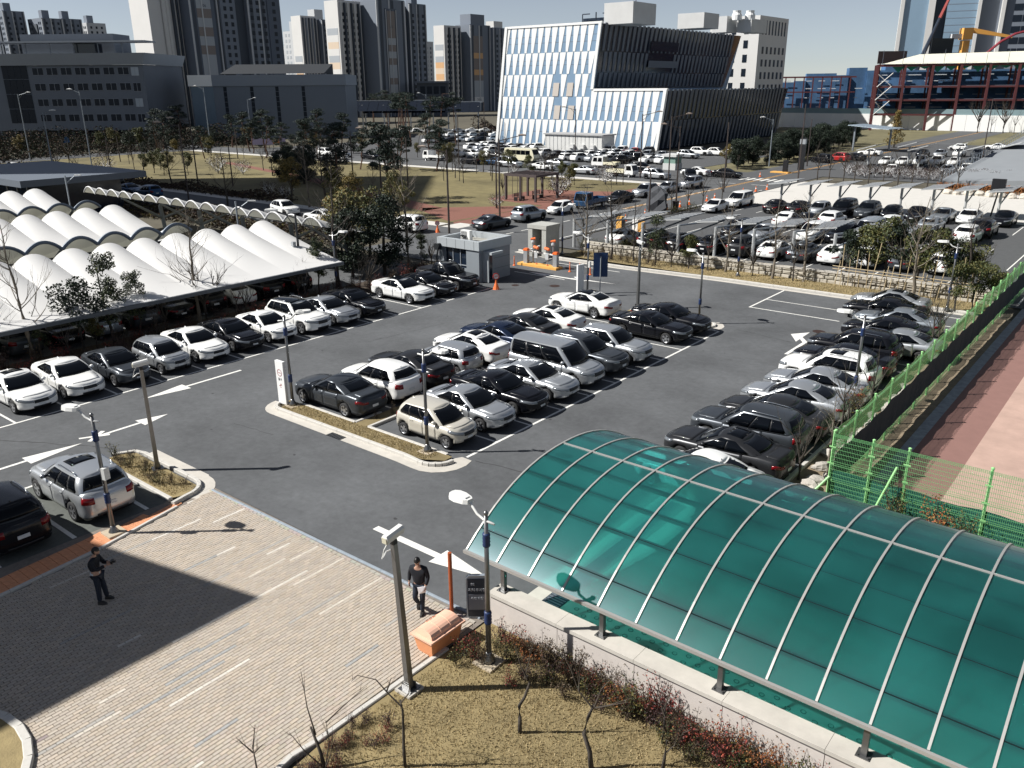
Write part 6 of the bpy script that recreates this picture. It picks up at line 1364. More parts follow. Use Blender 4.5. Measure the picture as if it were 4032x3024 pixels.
lot([(-99, 156, 'w'), (-96, 156, 'w'), (-93, 156.5, 'r'), (-90.2, 157, 'b'), (-86.8, 151, 's'), (-83.4, 151, 's')], -80, 'in the row at the foot of the white corner', FB, 10)
lot([(-79, 153.5, 's'), (-80.6, 162, 'w'), (-77.4, 163, 'w'), (-74, 165, 'w')], 0, 'by the dark side of the office block', FB, 11)
lot([(-121, 131.5, 'w'), (-117.5, 132.5, 'w'), (-113.5, 133, 'w'), (-110, 132, 'b')], 0, 'behind the small white truck on the far street', FB, 12)
lot([(-131, 148, 'w'), (-128, 148, 's'), (-125, 148.2, 'w'), (-122, 148.2, 'b'), (-119, 148.4, 'w'), (-116, 148.6, 'w'), (-96, 149.5, 'w'), (-93, 149.5, 's'), (-90, 150, 'w')], 78, 'in the middle row before the white block', FB, 17)
lot([(-108, 135.5, 'w'), (-105, 136, 's'), (-99, 136, 'b'), (-96, 136.2, 'w'), (-93, 136.5, 'w'), (-90, 136.8, 's'), (-87, 137, 'w'), (-84, 137, 'b'), (-80, 140, 'w'), (-77, 140.5, 'w')], 80, 'in the row behind the cream minibus', FB, 18)
FC = 'cars in the far left lot by the pines'
lot([(-173, 182, 'w'), (-170.5, 183.5, 'w'), (-167.6, 185, 's'), (-165, 187, 'w'), (-162, 188.5, 'b'), (-160, 191, 'w'), (-157.5, 193, 'w'), (-154.5, 195, 'w')], 75, 'in the rear row of the far left lot', FC, 13)
lot([(-157, 161, 'w'), (-155.2, 163.5, 's'), (-153.6, 166, 'b'), (-152.5, 168.5, 's'), (-150.6, 170.5, 'w'), (-148.5, 172, 'b'), (-146, 174, 's'), (-143, 175, 'w')], 75, 'in the front row of the far left lot', FC, 14)
lot([(-206 + k * 3.4, 187 + k * 2.75) for k in range(9)], 39, 'under the far solar roofing among the pines', 'cars under the far solar roofing', 15)
lot([(-137, 113.6, 'w'), (-131, 117, 'b'), (-146, 118, 'w'), (-140, 117.5, 's'), (-152, 114.5, 'w'), (-159, 118, 'b')], 0, 'on the far street glimpsed between the pines', 'cars on the far street behind the park', 16)
# ---------------------------------------------------------------- upper lot: stone wall, solar roofs, ramp block
rw = empty('retaining_wall', (-40.6, 60.25, 0)); tag(rw, 'pale retaining wall of rough stone blocks along the dry verge', 'wall')
BWm = {}
rs = random.Random(9)
for row in range(3):
 x = (row % 2) * .3
 while x < 32:
  h0 = .30; w = rs.choice([.52, .6, .68]); hh = min(1.0, .72 + x * .011)
  if row * h0 < hh - .1:
   key = (w, rs.randrange(4))
   if key not in BWm:
    c = rs.choice([(.40, .37, .31), (.44, .40, .33), (.36, .33, .28), (.47, .43, .36)]); t = MB(); q = .05
    vs = [(-w / 2 + .01, 0, .01), (w / 2 - .01, 0, .01), (w / 2 - .01, 0, h0 - .01), (-w / 2 + .01, 0, h0 - .01)]
    o_ = [(-w / 2 + .06, -q - rs.uniform(0, .05), .06), (w / 2 - .06, -q - rs.uniform(0, .05), .05), (w / 2 - .07, -q - rs.uniform(0, .05), h0 - .06), (-w / 2 + .05, -q - rs.uniform(0, .05), h0 - .05)]
    b_ = [(x_, .25, z_) for x_, _, z_ in vs]
    t.mesh(vs + o_ + b_, [(4, 5, 6, 7), (0, 1, 5, 4), (1, 2, 6, 5), (2, 3, 7, 6), (3, 0, 4, 7), (3, 2, 10, 11), (1, 9, 10, 2), (8, 0, 3, 11)], 0, c); BWm[key] = t.data('stone_block', TINT)
   o = link('stone_block', BWm[key], rw); o.location = (x + w / 2, rs.uniform(-.03, .03), row * h0 + .05)
  x += w
for k in range(27): t = MB(); t.bx(k * 1.2 + .006, k * 1.2 + 1.194, -.1, .32, .70 + k * .009 + (.0 if k < 4 else .0), .80 + k * .009); t.build('coping_stone', CONC, rw)
t = MB(); t.bx(0, 32, .22, .3, 0, .7); t.build('core', mat('wall_core', (.1, .09, .08), .9), rw)
kerb([(-45.3, 57.1), (-40, 56.4), (-34, 56.45), (-26, 57.1), (-9, 57.3)], w=.2, h=.15)
sheet('gutter', [[(-45.3, 56.9), (-40, 56.2), (-34, 56.25), (-26, 56.9), (-9, 57.1), (-9, 56.6), (-26, 56.4), (-34, 55.8), (-40, 55.75), (-45.3, 56.4)]], .009, CONC)
PV = mat('pv_cell', (.04, .05, .065), .5, 0, .04, 1, spec=.2); PVF = mat('pv_frame', (.45, .46, .46), .5, .2)
def solar(x, y, label, w=2.2, l=4.5, z0=2.62, rise=.28, off=(.6, 1.6), grp='solar roofs on single posts'):
 """one post; the module slopes gently along x, its rails run along x"""
 r_ = empty('solar_roof', (x, y, 0.02)); tag(r_, label, 'solar roof', grp)
 n = 6; a, c = off[0], off[0] + w; z1 = z0 + rise
 for k in range(n):
  y0, y1 = off[1] + l * k / n, off[1] + l * (k + 1) / n - .06
  t = MB(); t.mesh([(a, y0, z0), (c, y0, z1), (c, y1, z1), (a, y1, z0), (a, y0, z0 - .05), (c, y0, z1 - .05), (c, y1, z1 - .05), (a, y1, z0 - .05)], [(0, 1, 2, 3), (7, 6, 5, 4), (0, 4, 5, 1), (1, 5, 6, 2), (2, 6, 7, 3), (3, 7, 4, 0)]); t.build('solar_panel', PV, r_)
  t = MB(); t.mesh([(a, y1, z0), (c, y1, z1), (c, y1 + .06, z1 + .02), (a, y1 + .06, z0 + .02)], [(0, 1, 2, 3)]); t.build('panel_rail', PVF, r_)
 t = MB(); t.mesh([(a, off[1] - .02, z0 + .03), (c, off[1] - .02, z1 + .03), (c, off[1] - .02, z1 - .1), (a, off[1] - .02, z0 - .1)], [(3, 2, 1, 0)]); t.build('frame', PVF, r_)
 t = MB(); t.tube([(0, 0, 0), (0, 0, z0 - .1)], .14, 8); t.build('post', PVF, r_); t = MB(); t.tube([(0, .05, 1.4), (a + w * .7, off[1] + l * .6, z0 - .05)], .07, 6); t.tube([(0, 0, z0 - .15), (a + w * .5, off[1] + l * .4, z0 - .02)], .08, 6); t.build('arm', COLG, r_)
ordn = ['first', 'second', 'third', 'fourth', 'fifth', 'sixth', 'seventh', 'eighth', 'ninth', 'tenth']
for i in range(9): solar(-42.4 + i * 3.02, 61.4 + .27 * i * 3.02, ordn[i] + ' solar roof from the left in the row behind the stone wall')
for i in range(8): solar(-37.2 + i * 3.08, 96.0 + i * .8, ordn[i] + ' solar roof from the left in the row before the pale paved square', 2.3, 5.0, 2.9, .3, (-1.0, -1.6))
for i in range(6): solar(-43.0 + i * 3.6, 147.5 + i * 1.4 + (i % 2) * 9, ordn[i] + ' steep dark solar roof from the left at the far right lot', 3.0, 6, 3.4, .9, (-1.5, -2), 'steep solar roofs of the far right lot')
# covered ramp block with railing at the right edge
rb_ = empty('ramp_block', (-27.6, 128.5, 0)); tag(rb_, 'big plain grey sloping ramp roof with a metal railing at the right edge', 'ramp roof')
t = MB(); vs = [(0, 0, .6), (30, 0, .6), (30, 0, 2.8), (0, 0, .9), (0, 62, 0), (30, 62, 0), (30, 62, 6.2), (2, 62, 5.2)]; t.mesh(vs, [(0, 1, 2, 3), (3, 2, 6, 7), (0, 3, 7, 4), (5, 6, 2, 1)]); t.build('roof_slab', mat('ramp_grey', (.22, .235, .25), .8, 0, .04, .4), rb_)
for k in range(40):
 f = k / 39; t = MB(); z = .9 + 4.3 * f; t.bx(f * 2 - .03, f * 2 + .03, f * 62 - .03, f * 62 + .03, z, z + 1.1); t.build('railing_post', COLG, rb_)
for dz in (.55, 1.1): t = MB(); t.tube([(0, 0, .9 + dz), (2, 62, 5.2 + dz)], .035, 5); t.build('rail', COLG, rb_)
for i in range(20): o = rock('rock', (-25 + i * 1.25, 121.5 + rnd.uniform(-.3, .3), .2), (rnd.uniform(.5, .8), .5, rnd.uniform(.4, .7)), 100 + i, mat('pale_rock', (.48, .44, .38), .9, 0, .2, 2, .4, 8)); tag(o, 'pale boulder in the edging row at the back of the paved square', 'rock', 'edging boulders of the paved square')
hb = MB(); 
for i in range(2600): x = rnd.uniform(-27, 0); y = 124.5 + rnd.uniform(-.6, .6); z = rnd.uniform(.1, 1.1); a = rnd.uniform(0, 6.28); c = rnd.choice([(.28, .10, .03), (.35, .15, .05), (.22, .09, .03)]); hb.face([(x, y, z), (x + .12 * math.cos(a), y + .12 * math.sin(a), z + .04), (x + .06, y, z + .16)], 0, c)
tag(hb.build('low_hedge', LEAF), 'rust coloured low hedge along the top of the pale boulders', 'hedge')

# ---------------------------------------------------------------- vegetation
BARK = mat('bark', (.055, .046, .038), .9, 0, .25, 6, .4, 20); BARKL = mat('bark_pale', (.17, .145, .115), .9, 0, .2, 6, .3, 20); BARKP = mat('bark_pine', (.11, .06, .04), .9, 0, .25, 6, .4, 20)
def leafcards(b, r_, c, rad, n, size, cols, squash=(1, 1, 1), shell=.55):
 for _ in range(n):
  while True:
   p = Vector((r_.uniform(-1, 1), r_.uniform(-1, 1), r_.uniform(-1, 1)))
   if shell * .6 < p.length < 1: break
  q = Vector((c[0] + p.x * rad * squash[0], c[1] + p.y * rad * squash[1], c[2] + p.z * rad * squash[2]))
  nn_ = Vector((r_.gauss(0, 1) + p.x, r_.gauss(0, 1) + p.y, r_.gauss(0, 1) + .6)); nn_.normalize()
  a = nn_.orthogonal().normalized(); a.rotate(Matrix.Rotation(r_.uniform(0, 6.28), 3, nn_)); bb = nn_.cross(a); s = size * r_.uniform(.6, 1.3)
  col = r_.choice(cols); k = r_.uniform(.75, 1.25)
  b.face([q - a * s, q - bb * s * .5, q + a * s, q + bb * s * .55], 0, tuple(v * k for v in col))
GREENS = [(.030, .045, .022), (.040, .058, .026), (.055, .070, .030), (.022, .034, .020)]
DARKG = [(.014, .024, .016), (.020, .032, .020), (.028, .040, .022), (.010, .018, .013)]
OLIVE = [(.12, .105, .035), (.15, .12, .035), (.09, .085, .03), (.17, .13, .045)]
YGREEN = [(.09, .095, .03), (.06, .075, .028), (.12, .11, .035), (.05, .06, .024)]
PINEG = [(.012, .022, .018), (.018, .030, .022), (.024, .038, .026)]
GOLD = [(.22, .15, .045), (.18, .13, .04), (.14, .11, .035)]
TREEC = {}
def limbs(b, r_, p, d, L, rad, depth, spread, out, mi=0, n=5, up=.25):
 q = [p]; rr = [rad]; dd = d.copy()
 for k in range(3):
  dd = (dd + Vector((r_.gauss(0, .12), r_.gauss(0, .12), up * .25))).normalized(); q.append(q[-1] + dd * L / 3); rr.append(rad * (1 - .25 * (k + 1) / 3 * 1.4))
 b.tube(q, rr, n if depth > 1 else 3, mi, cap=False); out.append((q[-1], depth))
 if depth <= 0: return
 for k in range(r_.choice([2, 3, 3])):
  ax = Vector((r_.gauss(0, 1), r_.gauss(0, 1), r_.gauss(0, .5))); nd = (dd + ax.normalized() * spread).normalized()
  i = r_.choice([1, 2, 3, 3]); limbs(b, r_, q[i], nd, L * r_.uniform(.55, .8), rr[i] * .58, depth - 1, spread, out, mi, n, up)
def tree_mesh(kind, seed):
 key = (kind, seed)
 if key in TREEC: return TREEC[key]
 r_ = random.Random(seed * 31 + len(kind)); tb = MB(); cb_ = MB(); out = []; bark = BARK; two = True
 if kind == 'bare_tall':      # 9 m, one leader with many thin side branches
  bark = BARKL if seed % 2 else BARK; pts = [Vector((0, 0, 0))]; 
  for k in range(9): pts.append(pts[-1] + Vector((r_.gauss(0, .07), r_.gauss(0, .07), 1.0)))
  tb.tube(pts, [.15 * (1 - k / 9.6) + .012 for k in range(10)], 7)
  for k in range(22):
   z = r_.uniform(2.2, 8.8); i = int(z); p = pts[i].lerp(pts[i + 1], z - i); a = r_.uniform(0, 6.28); L = (9.6 - z) * .26 + .35
   limbs(cb_, r_, p, Vector((math.cos(a), math.sin(a), .55)).normalized(), L, .045 * (1.1 - z / 12), 2, .55, out, 0, 4, .5)
 elif kind == 'bare_fork':
  pts = [Vector((0, 0, 0)), Vector((.05, 0, .7)), Vector((0, .05, 1.5))]; tb.tube(pts, [.11, .09, .08], 7)
  for k in range(5): a = k * 1.3 + r_.uniform(-.3, .3); limbs(cb_, r_, pts[2] - Vector((0, 0, r_.uniform(0, .5))), Vector((math.cos(a) * .55, math.sin(a) * .55, 1)).normalized(), 1.5, .075, 3, .5, out, 0, 5, .5)
 elif kind == 'sapling':
  pts = [Vector((0, 0, 0)), Vector((.03, 0, .8)), Vector((0, .03, 1.6))]; tb.tube(pts, [.05, .04, .03], 5)
  for k in range(6): a = k * 1.05; limbs(cb_, r_, pts[1].lerp(pts[2], r_.random()), Vector((math.cos(a) * .7, math.sin(a) * .7, 1)).normalized(), .9, .022, 2, .5, out, 0, 4, .4)
 elif kind == 'shrub_bare':
  tb.tube([(0, 0, 0), (0, 0, .3)], .05, 5)
  for k in range(9): a = k * .7; limbs(cb_, r_, Vector((0, 0, .1)), Vector((math.cos(a) * .8, math.sin(a) * .8, 1)).normalized(), .7, .022, 3, .6, out, 0, 3, .3)
  leafcards(cb_, r_, (0, 0, .9), 1.0, 500, .06, [(.06, .035, .03), (.085, .05, .04), (.05, .04, .03)], (1, 1, .75)); two = True
 elif kind in ('leafy', 'leafy_dark', 'leafy_gold', 'leafy_olive'):
  cols = {'leafy': YGREEN, 'leafy_dark': DARKG + GREENS[:1], 'leafy_gold': GOLD + OLIVE, 'leafy_olive': OLIVE + YGREEN}[kind]
  pts = [Vector((0, 0, 0)), Vector((r_.gauss(0, .06), r_.gauss(0, .06), 1.1)), Vector((r_.gauss(0, .1), r_.gauss(0, .1), 2.2))]; tb.tube(pts, [.1, .08, .06], 6)
  for k in range(6): a = k * 1.05 + r_.random(); limbs(tb, r_, pts[1].lerp(pts[2], r_.random()), Vector((math.cos(a) * .8, math.sin(a) * .8, 1)).normalized(), 1.0, .04, 1, .5, out, 0, 4)
  N = 16
  for k in range(N):
   a = r_.uniform(0, 6.28); h = r_.uniform(0, 1); rr = (1.15 * math.sin(math.pi * (.15 + .8 * h)) ** .8) * r_.uniform(.35, 1)
   leafcards(cb_, r_, (rr * math.cos(a), rr * math.sin(a), 1.7 + 2.3 * h), r_.uniform(.38, .62), 170, .085, cols, (1, 1, .8))
 elif kind == 'column':       # tall sparse leafy broadleaf, gaps in the crown
  pts = [Vector((0, 0, 0))]
  for k in range(6): pts.append(pts[-1] + Vector((r_.gauss(0, .08), r_.gauss(0, .08), 1.0)))
  tb.tube(pts, [.1 * (1 - k / 7) + .01 for k in range(7)], 6)
  for k in range(30):
   h = r_.uniform(.2, 1); a = r_.uniform(0, 6.28); rr = r_.uniform(.2, 1.05) * (1.3 - .6 * h); c = (rr * math.cos(a), rr * math.sin(a), .9 + 5.3 * h)
   cb_.tube([(0, 0, c[2] - .5), c], [.025, .01], 4, 0, (.06, .05, .04), cap=False); leafcards(cb_, r_, c, r_.uniform(.36, .6), 120, .085, GREENS + YGREEN[:2] + DARKG[:2], (1, 1, .8))
 elif kind == 'evergreen':    # dense dark mass
  tb.tube([(0, 0, 0), (.05, 0, 2), (0, .1, 4)], [.16, .13, .08], 7)
  for k in range(46):
   h = r_.random(); a = r_.uniform(0, 6.28); rr = 2.0 * math.sin(math.pi * (.12 + .82 * h)) ** .7 * r_.uniform(.4, 1.0)
   leafcards(cb_, r_, (rr * math.cos(a), rr * math.sin(a), 1.0 + 5.0 * h), r_.uniform(.5, .85), 160, .11, DARKG + DARKG + GREENS[3:], (1, 1, .75))
 elif kind == 'pine':
  bark = BARKP; pts = [Vector((0, 0, 0))]; lx, ly = r_.gauss(0, .12), r_.gauss(0, .12)
  for k in range(8): pts.append(pts[-1] + Vector((lx + r_.gauss(0, .12), ly + r_.gauss(0, .12), 1.05)))
  tb.tube(pts, [.19 * (1 - k / 10) for k in range(9)], 6)
  for k in range(15):
   z = 3.9 + 4.9 * (k / 14); a = r_.uniform(0, 6.28); i = min(7, int(z / 1.05)); p = pts[i]; L = r_.uniform(.7, 2.3) * (1.15 - .55 * (k / 14)); e = p + Vector((L * math.cos(a), L * math.sin(a), z - p.z + .2))
   tb.tube([p, p.lerp(e, .5) + Vector((0, 0, .15)), e], [.05, .04, .02], 4, 0, cap=False)
   leafcards(cb_, r_, e, r_.uniform(.6, 1.05), 230, .13, PINEG, (1.15, 1.15, .42), .3)
  leafcards(cb_, r_, pts[-1] + Vector((0, 0, .2)), 1.0, 200, .13, PINEG, (1.1, 1.1, .5), .3)
 elif kind == 'tall_pine':
  bark = BARKP; pts = [Vector((0, 0, 0))]; lx, ly = r_.gauss(0, .07), r_.gauss(0, .07)
  for k in range(10): pts.append(pts[-1] + Vector((lx + r_.gauss(0, .08), ly + r_.gauss(0, .08), 1.15)))
  tb.tube(pts, [.2 * (1 - k / 13) for k in range(11)], 6)
  for k in range(12):
   a = r_.uniform(0, 6.28); z = r_.uniform(8.3, 11.6); L = r_.uniform(.6, 2.4); p = pts[min(10, int(z / 1.15))]; e = p + Vector((L * math.cos(a), L * math.sin(a), z - p.z))
   tb.tube([p, e], [.06, .02], 4, 0, cap=False); leafcards(cb_, r_, e, r_.uniform(.7, 1.2), 170, .16, PINEG, (1.2, 1.2, .42), .3)
 elif kind == 'conifer':
  tb.tube([(0, 0, 0), (0, 0, 7)], [.15, .02], 5)
  for k in range(26): h = k / 26; a = k * 2.4; rr = 1.7 * (1 - h) * r_.uniform(.5, 1); leafcards(cb_, r_, (rr * math.cos(a), rr * math.sin(a), .7 + 6.3 * h), .5 + .35 * (1 - h), 90, .14, GOLD, (1, 1, .6), .3)
 TREEC[key] = (tb.data('trunk', bark), cb_.data('crown', LEAF) if any(c is not None for c in cb_.c) and kind not in ('bare_tall', 'bare_fork', 'sapling') else cb_.data('branches', bark))
 return TREEC[key]
def tree(kind, x, y, s, label, group, seed=1, z=0, name=None, rz=None, sz=None):
 tm, cm = tree_mesh(kind, seed); nm = name or {'bare_tall': 'bare_tree', 'bare_fork': 'bare_tree', 'sapling': 'bare_tree', 'shrub_bare': 'shrub', 'pine': 'pine_tree', 'tall_pine': 'pine_tree', 'evergreen': 'evergreen_tree', 'conifer': 'conifer_tree'}.get(kind, 'leafy_tree')
 r_ = empty(nm, (x, y, z), rnd.uniform(0, 6.28) if rz is None else rz); r_.scale = (s, s, sz or s)
 tag(r_, label, 'shrub' if 'shrub' in nm else 'tree', group); link('trunk', tm, r_); link('crown' if kind not in ('bare_tall', 'bare_fork', 'sapling') else 'branches', cm, r_); return r_
GH = 'trees in the hedge strip behind the left row'
tree('bare_tall', -46.0, 16.5, .82, 'tall bare tree at the left edge in front of the white membrane roof', GH, 1); tree('bare_tall', -46.6, 14.6, .6, 'thin bare tree at the far left edge of the hedge strip', GH, 2)
tree('bare_fork', -46.2, 26.9, 1.0, 'bare forked tree in front of the middle of the white membrane roof', GH, 1); tree('bare_tall', -46.5, 26.6, .78, 'tall bare leader rising beside the forked tree', GH, 3)
tree('bare_tall', -47.2, 38.3, .98, 'tallest bare tree at the right end of the white membrane roof', GH, 4); tree('bare_tall', -46.6, 44.9, .95, 'tall bare tree between the dark evergreens and the guard booth', GH, 5)
tree('leafy_dark', -46.0, 19.2, 1.05, 'round dark leafy tree in front of the membrane roof, left of the tall leafy one', GH, 1); tree('column', -46.0, 20.9, .82, 'tall sparse leafy tree beside the round dark one, its top breaking over the roof', GH, 1); tree('column', -46.4, 22.6, .62, 'slender sparse tree just right of the tall leafy one', GH, 2)
tree('column', -46.6, 17.2, .42, 'little tufted leafy tree low at the left of the hedge', GH, 3); tree('leafy_olive', -46.2, 20.0, .42, 'low olive leaved bush below the round dark tree', GH, 4, name='shrub')
tree('evergreen', -47.6, 43.2, .98, 'big dense dark evergreen behind the parked white and black cars', GH, 1); tree('evergreen', -48.8, 41.0, .86, 'dense evergreen left of the biggest dark one', GH, 2); tree('leafy_olive', -51.5, 43.0, 1.5, 'olive brown bushy tree behind the dark evergreens', GH, 2); tree('leafy_gold', -56.0, 46.0, 1.35, 'yellow brown bushy tree at the corner of the cross street', GH, 3); tree('leafy_olive', -53, 46.5, 1.5, 'tall olive tree behind the evergreen pair', GH, 5)
tree('column', -46.6, 36.0, .62, 'small leafy tree beside the black street pole in the hedge strip', GH, 4); tree('bare_fork', -46.6, 34.2, .62, 'small bare forked tree left of the street pole', GH, 2); tree('bare_fork', -44.6, 38.9, .7, 'bare vase shaped tree in front of the dark evergreens', GH, 3); tree('bare_fork', -45.8, 29.5, .5, 'small thin bare tree in front of the roof eave, right of the forked one', GH, 4); tree('bare_fork', -46.2, 24.2, .55, 'small bare tree left of the forked one', GH, 5)
tree('column', -46.8, 46.5, .45, 'small dark leaved tree left of the guard booth', GH, 5); tree('bare_fork', -46.8, 47.6, .6, 'thin bare shrub tree against the guard booth wall', GH, 6)
for i in range(5): tree('sapling', -45.0 + rnd.uniform(-.5, .5), 18 + i * 5.1, .9, ['slim bare sapling behind the dark steel grey sedan', 'slim bare sapling behind the small silver hatchback', 'slim bare sapling behind the glossy black sedan', 'slim bare sapling behind the white black-roofed SUV', 'slim bare sapling behind the black executive saloon'][i], GH, i)
# low shrubs of the hedge strip
SHR = {}
def shrub_mesh(kind, seed):
 if (kind, seed) in SHR: return SHR[(kind, seed)]
 r_ = random.Random(seed + 50); b = MB(); cols = {'red': [(.20, .035, .03), (.11, .025, .025), (.06, .03, .025), (.28, .06, .035)], 'dark': [(.06, .035, .035), (.035, .026, .025), (.09, .045, .038)], 'orange': [(.30, .10, .03), (.24, .075, .028), (.34, .16, .05), (.14, .05, .025)], 'olive': OLIVE[:3] + GREENS[:2], 'brown': [(.075, .05, .03), (.10, .07, .04), (.05, .042, .026)]}[kind]
 for k in range(16):
  a = r_.uniform(0, 6.28); L = r_.uniform(.3, .8); p = Vector((r_.uniform(-.15, .15), r_.uniform(-.15, .15), 0)); q = p + Vector((math.cos(a) * L * .4, math.sin(a) * L * .4, L)); b.tube([p, p.lerp(q, .5) + Vector((0, 0, .05)), q], [.009, .007, .003], 3, 0, (.05, .035, .028), cap=False)
  for j in range(12): u = r_.uniform(.35, 1.05); c = p.lerp(q, u) + Vector((r_.gauss(0, .06), r_.gauss(0, .06), r_.gauss(0, .05))); leafcards(b, r_, c, .05, 2, .026, cols, shell=.1)
 SHR[(kind, seed)] = b.data('foliage', LEAF); return SHR[(kind, seed)]
def shrub(kind, x, y, s, label, group, seed=0, z=0.03):
 o = link('shrub', shrub_mesh(kind, seed), None); o.location = (x, y, z); o.scale = (s, s, s * rnd.uniform(.8, 1.2)); o.rotation_euler = (0, 0, rnd.uniform(0, 6.28)); return tag(o, label, 'shrub', group)
for i in range(64):
 y = 12.5 + i * .57; k = ['dark', 'red', 'dark', 'brown'][i % 4]; shrub(k, -44.9 + rnd.uniform(-.9, .9), y, rnd.uniform(.9, 1.5), 'low %s winter shrub, %s from the near end of the hedge strip' % ({'brown': 'brown', 'red': 'dark red', 'dark': 'purplish'}[k], ordw(i + 1)), 'low %s shrubs of the hedge strip' % ('brown' if k == 'brown' else 'dark red'), i % 4)
# shrubs along the ramp wall, foreground
cs = {}
ff = ['red', 'dark', 'brown', 'orange', 'olive', 'red', 'olive', 'brown']
for i in range(92):
 x = -12.0 + i * .096; y = 14.05 - abs(rnd.gauss(0, .5)) - max(0, -(x + 10)) * .12; k = ff[rnd.randrange(8)]
 if x < -11.6: y = rnd.uniform(12.2, 13.9)
 cs[k] = cs.get(k, 0) + 1; shrub(k, x, y, rnd.uniform(.55, 1.15), '%s shrub, %s of its colour from the left along the ramp wall' % ({'red': 'dark red', 'dark': 'purplish black', 'brown': 'dry brown', 'orange': 'bright orange', 'olive': 'yellow green'}[k], ordw(cs[k])), k + ' shrubs at the foot of the ramp wall', i % 5, .05)
for i in range(26):
 x = -12.3 + rnd.uniform(0, .9); y = 7.4 + i * .1; shrub('dark' if i % 3 else 'red', x, y, rnd.uniform(.3, .6), 'low purplish shrub, %s from the near end inside the curved lawn kerb' % ordw(i + 1), 'low purplish shrubs by the curved kerb', i % 5, .05)
for i in range(12): shrub('brown' if i % 3 else 'olive', -30.7 + i * .38, 13.35 + rnd.uniform(-.3, .35), rnd.uniform(.45, .8), 'bush %s from the left on the island beside the silver SUV' % ordw(i + 1), 'bushes on the island beside the silver SUV', i % 5, .09)
for i in range(6): shrub('brown', -25.7 + rnd.uniform(-.2, .2), 22.4 + i * .8, rnd.uniform(.35, .6), 'dry twiggy bush between the two centre rows', 'dry bushes between the centre rows', i, .09)
# pruned little trees on the foreground lawn
def lawn_tree(x, y, pts, label, rad=.045, twigs=()):
 r_ = empty('bare_tree', (x, y, .05)); tag(r_, label, 'tree'); t = MB(); n = len(pts); t.tube(pts, [rad * (1 - .55 * k / (n - 1)) for k in range(n)], 7); t.build('trunk', BARK, r_, True)
 b = MB(); rr = random.Random(len(label))
 for tw in twigs:
  m = len(tw); b.tube(tw, [.02 * (1 - .75 * k / (m - 1)) for k in range(m)], 5, 0, (.075, .062, .05))
  e = Vector(tw[-1])
  for _ in range(3): a = rr.uniform(0, 6.28); b.tube([e.lerp(Vector(tw[-2]), rr.random()), e + Vector((.12 * math.cos(a), .12 * math.sin(a), rr.uniform(.02, .2)))], [.006, .002], 3, 0, (.075, .062, .05))
 b.build('branches', LEAF, r_)
lawn_tree(-10.55, 9.3, [(0, 0, 0), (-.03, .02, .5), (.02, 0, 1.0), (0, .03, 1.45), (-.02, 0, 1.75)], 'slim pruned tree with curled top twigs on the lawn, in front of the camera pole', .04, [[(0, 0, 1.6), (-.25, -.1, 1.85), (-.5, -.2, 2.15), (-.9, -.35, 2.15), (-1.05, -.4, 1.95)], [(0, 0, 1.7), (.15, .1, 1.95), (.2, .12, 2.4)], [(-.3, -.1, 1.9), (-.25, 0, 2.2)]])
lawn_tree(-9.25, 11.6, [(0, 0, 0), (0, 0, .4), (.0, -.02, .75), (.1, .05, 1.0), (.2, .1, 1.4), (.16, .06, 1.6)], 'crooked pruned tree with a dark ring of soil on the lawn', .05, [[(.16, .06, 1.5), (0, 0, 1.9), (-.1, 0, 2.3)], [(.1, .05, 1.5), (.2, .1, 2.0), (.22, .1, 2.5)]])
lawn_tree(-7.4, 11.7, [(0, 0, 0), (-.05, 0, .45), (-.18, -.05, .9), (-.12, 0, 1.3), (-.02, .05, 1.65)], 'wavy trunked pruned tree with forked branches near the shrubs', .06, [[(0, 0, 1.6), (-.3, -.1, 1.95), (-.55, -.1, 2.5)], [(0, .03, 1.6), (.12, .1, 2.1), (.4, .25, 2.55)], [(-.3, -.1, 1.95), (-.35, 0, 2.5)], [(.05, 0, 1.65), (.6, .35, 1.85)]])
lawn_tree(-6.6, 13.3, [(0, 0, 0), (.02, 0, .5), (.0, .04, 1.0)], 'thin grey stem among the shrubs by the ramp wall', .025, [[(0, .04, 1.0), (.1, .1, 1.5)], [(0, 0, .8), (-.2, 0, 1.3)]])
lawn_tree(-6.2, 12.6, [(0, 0, 0), (.03, 0, .4), (.05, 0, .85)], 'short cut stump stem with one long twig at the lower right lawn', .045, [[(.03, 0, .5), (.2, .1, .75), (.35, .2, 1.15)], [(.2, .1, .75), (.22, .1, 1.1)]])
lawn_tree(-11.85, 8.2, [(0, 0, 0), (-.1, 0, .4), (-.28, -.05, 1.0)], 'multi stemmed pruned bush with leafy tips at the curved kerb', .05, [[(-.2, 0, .8), (-.4, 0, 1.4), (-.55, .05, 2.2)], [(0, 0, 0), (-.3, -.25, .5), (-.55, -.4, .95)], [(.0, 0, 0), (.1, .1, .7), (.06, .1, 1.25)], [(.06, .1, 1.2), (.35, .35, 1.6), (.75, .7, 2.1)], [(0, 0, 0), (.2, .05, .5), (.25, .1, 1.0)]])
lawn_tree(-13.0, 7.3, [(0, 0, 0), (-.02, 0, .3), (-.05, 0, .6)], 'small bare twiggy bush outside the curved kerb at the bottom', .02, [[(-.05, 0, .4), (-.3, -.2, .8)], [(-.05, 0, .5), (.0, .1, 1.1)], [(-.03, 0, .4), (.2, .1, .7)]])
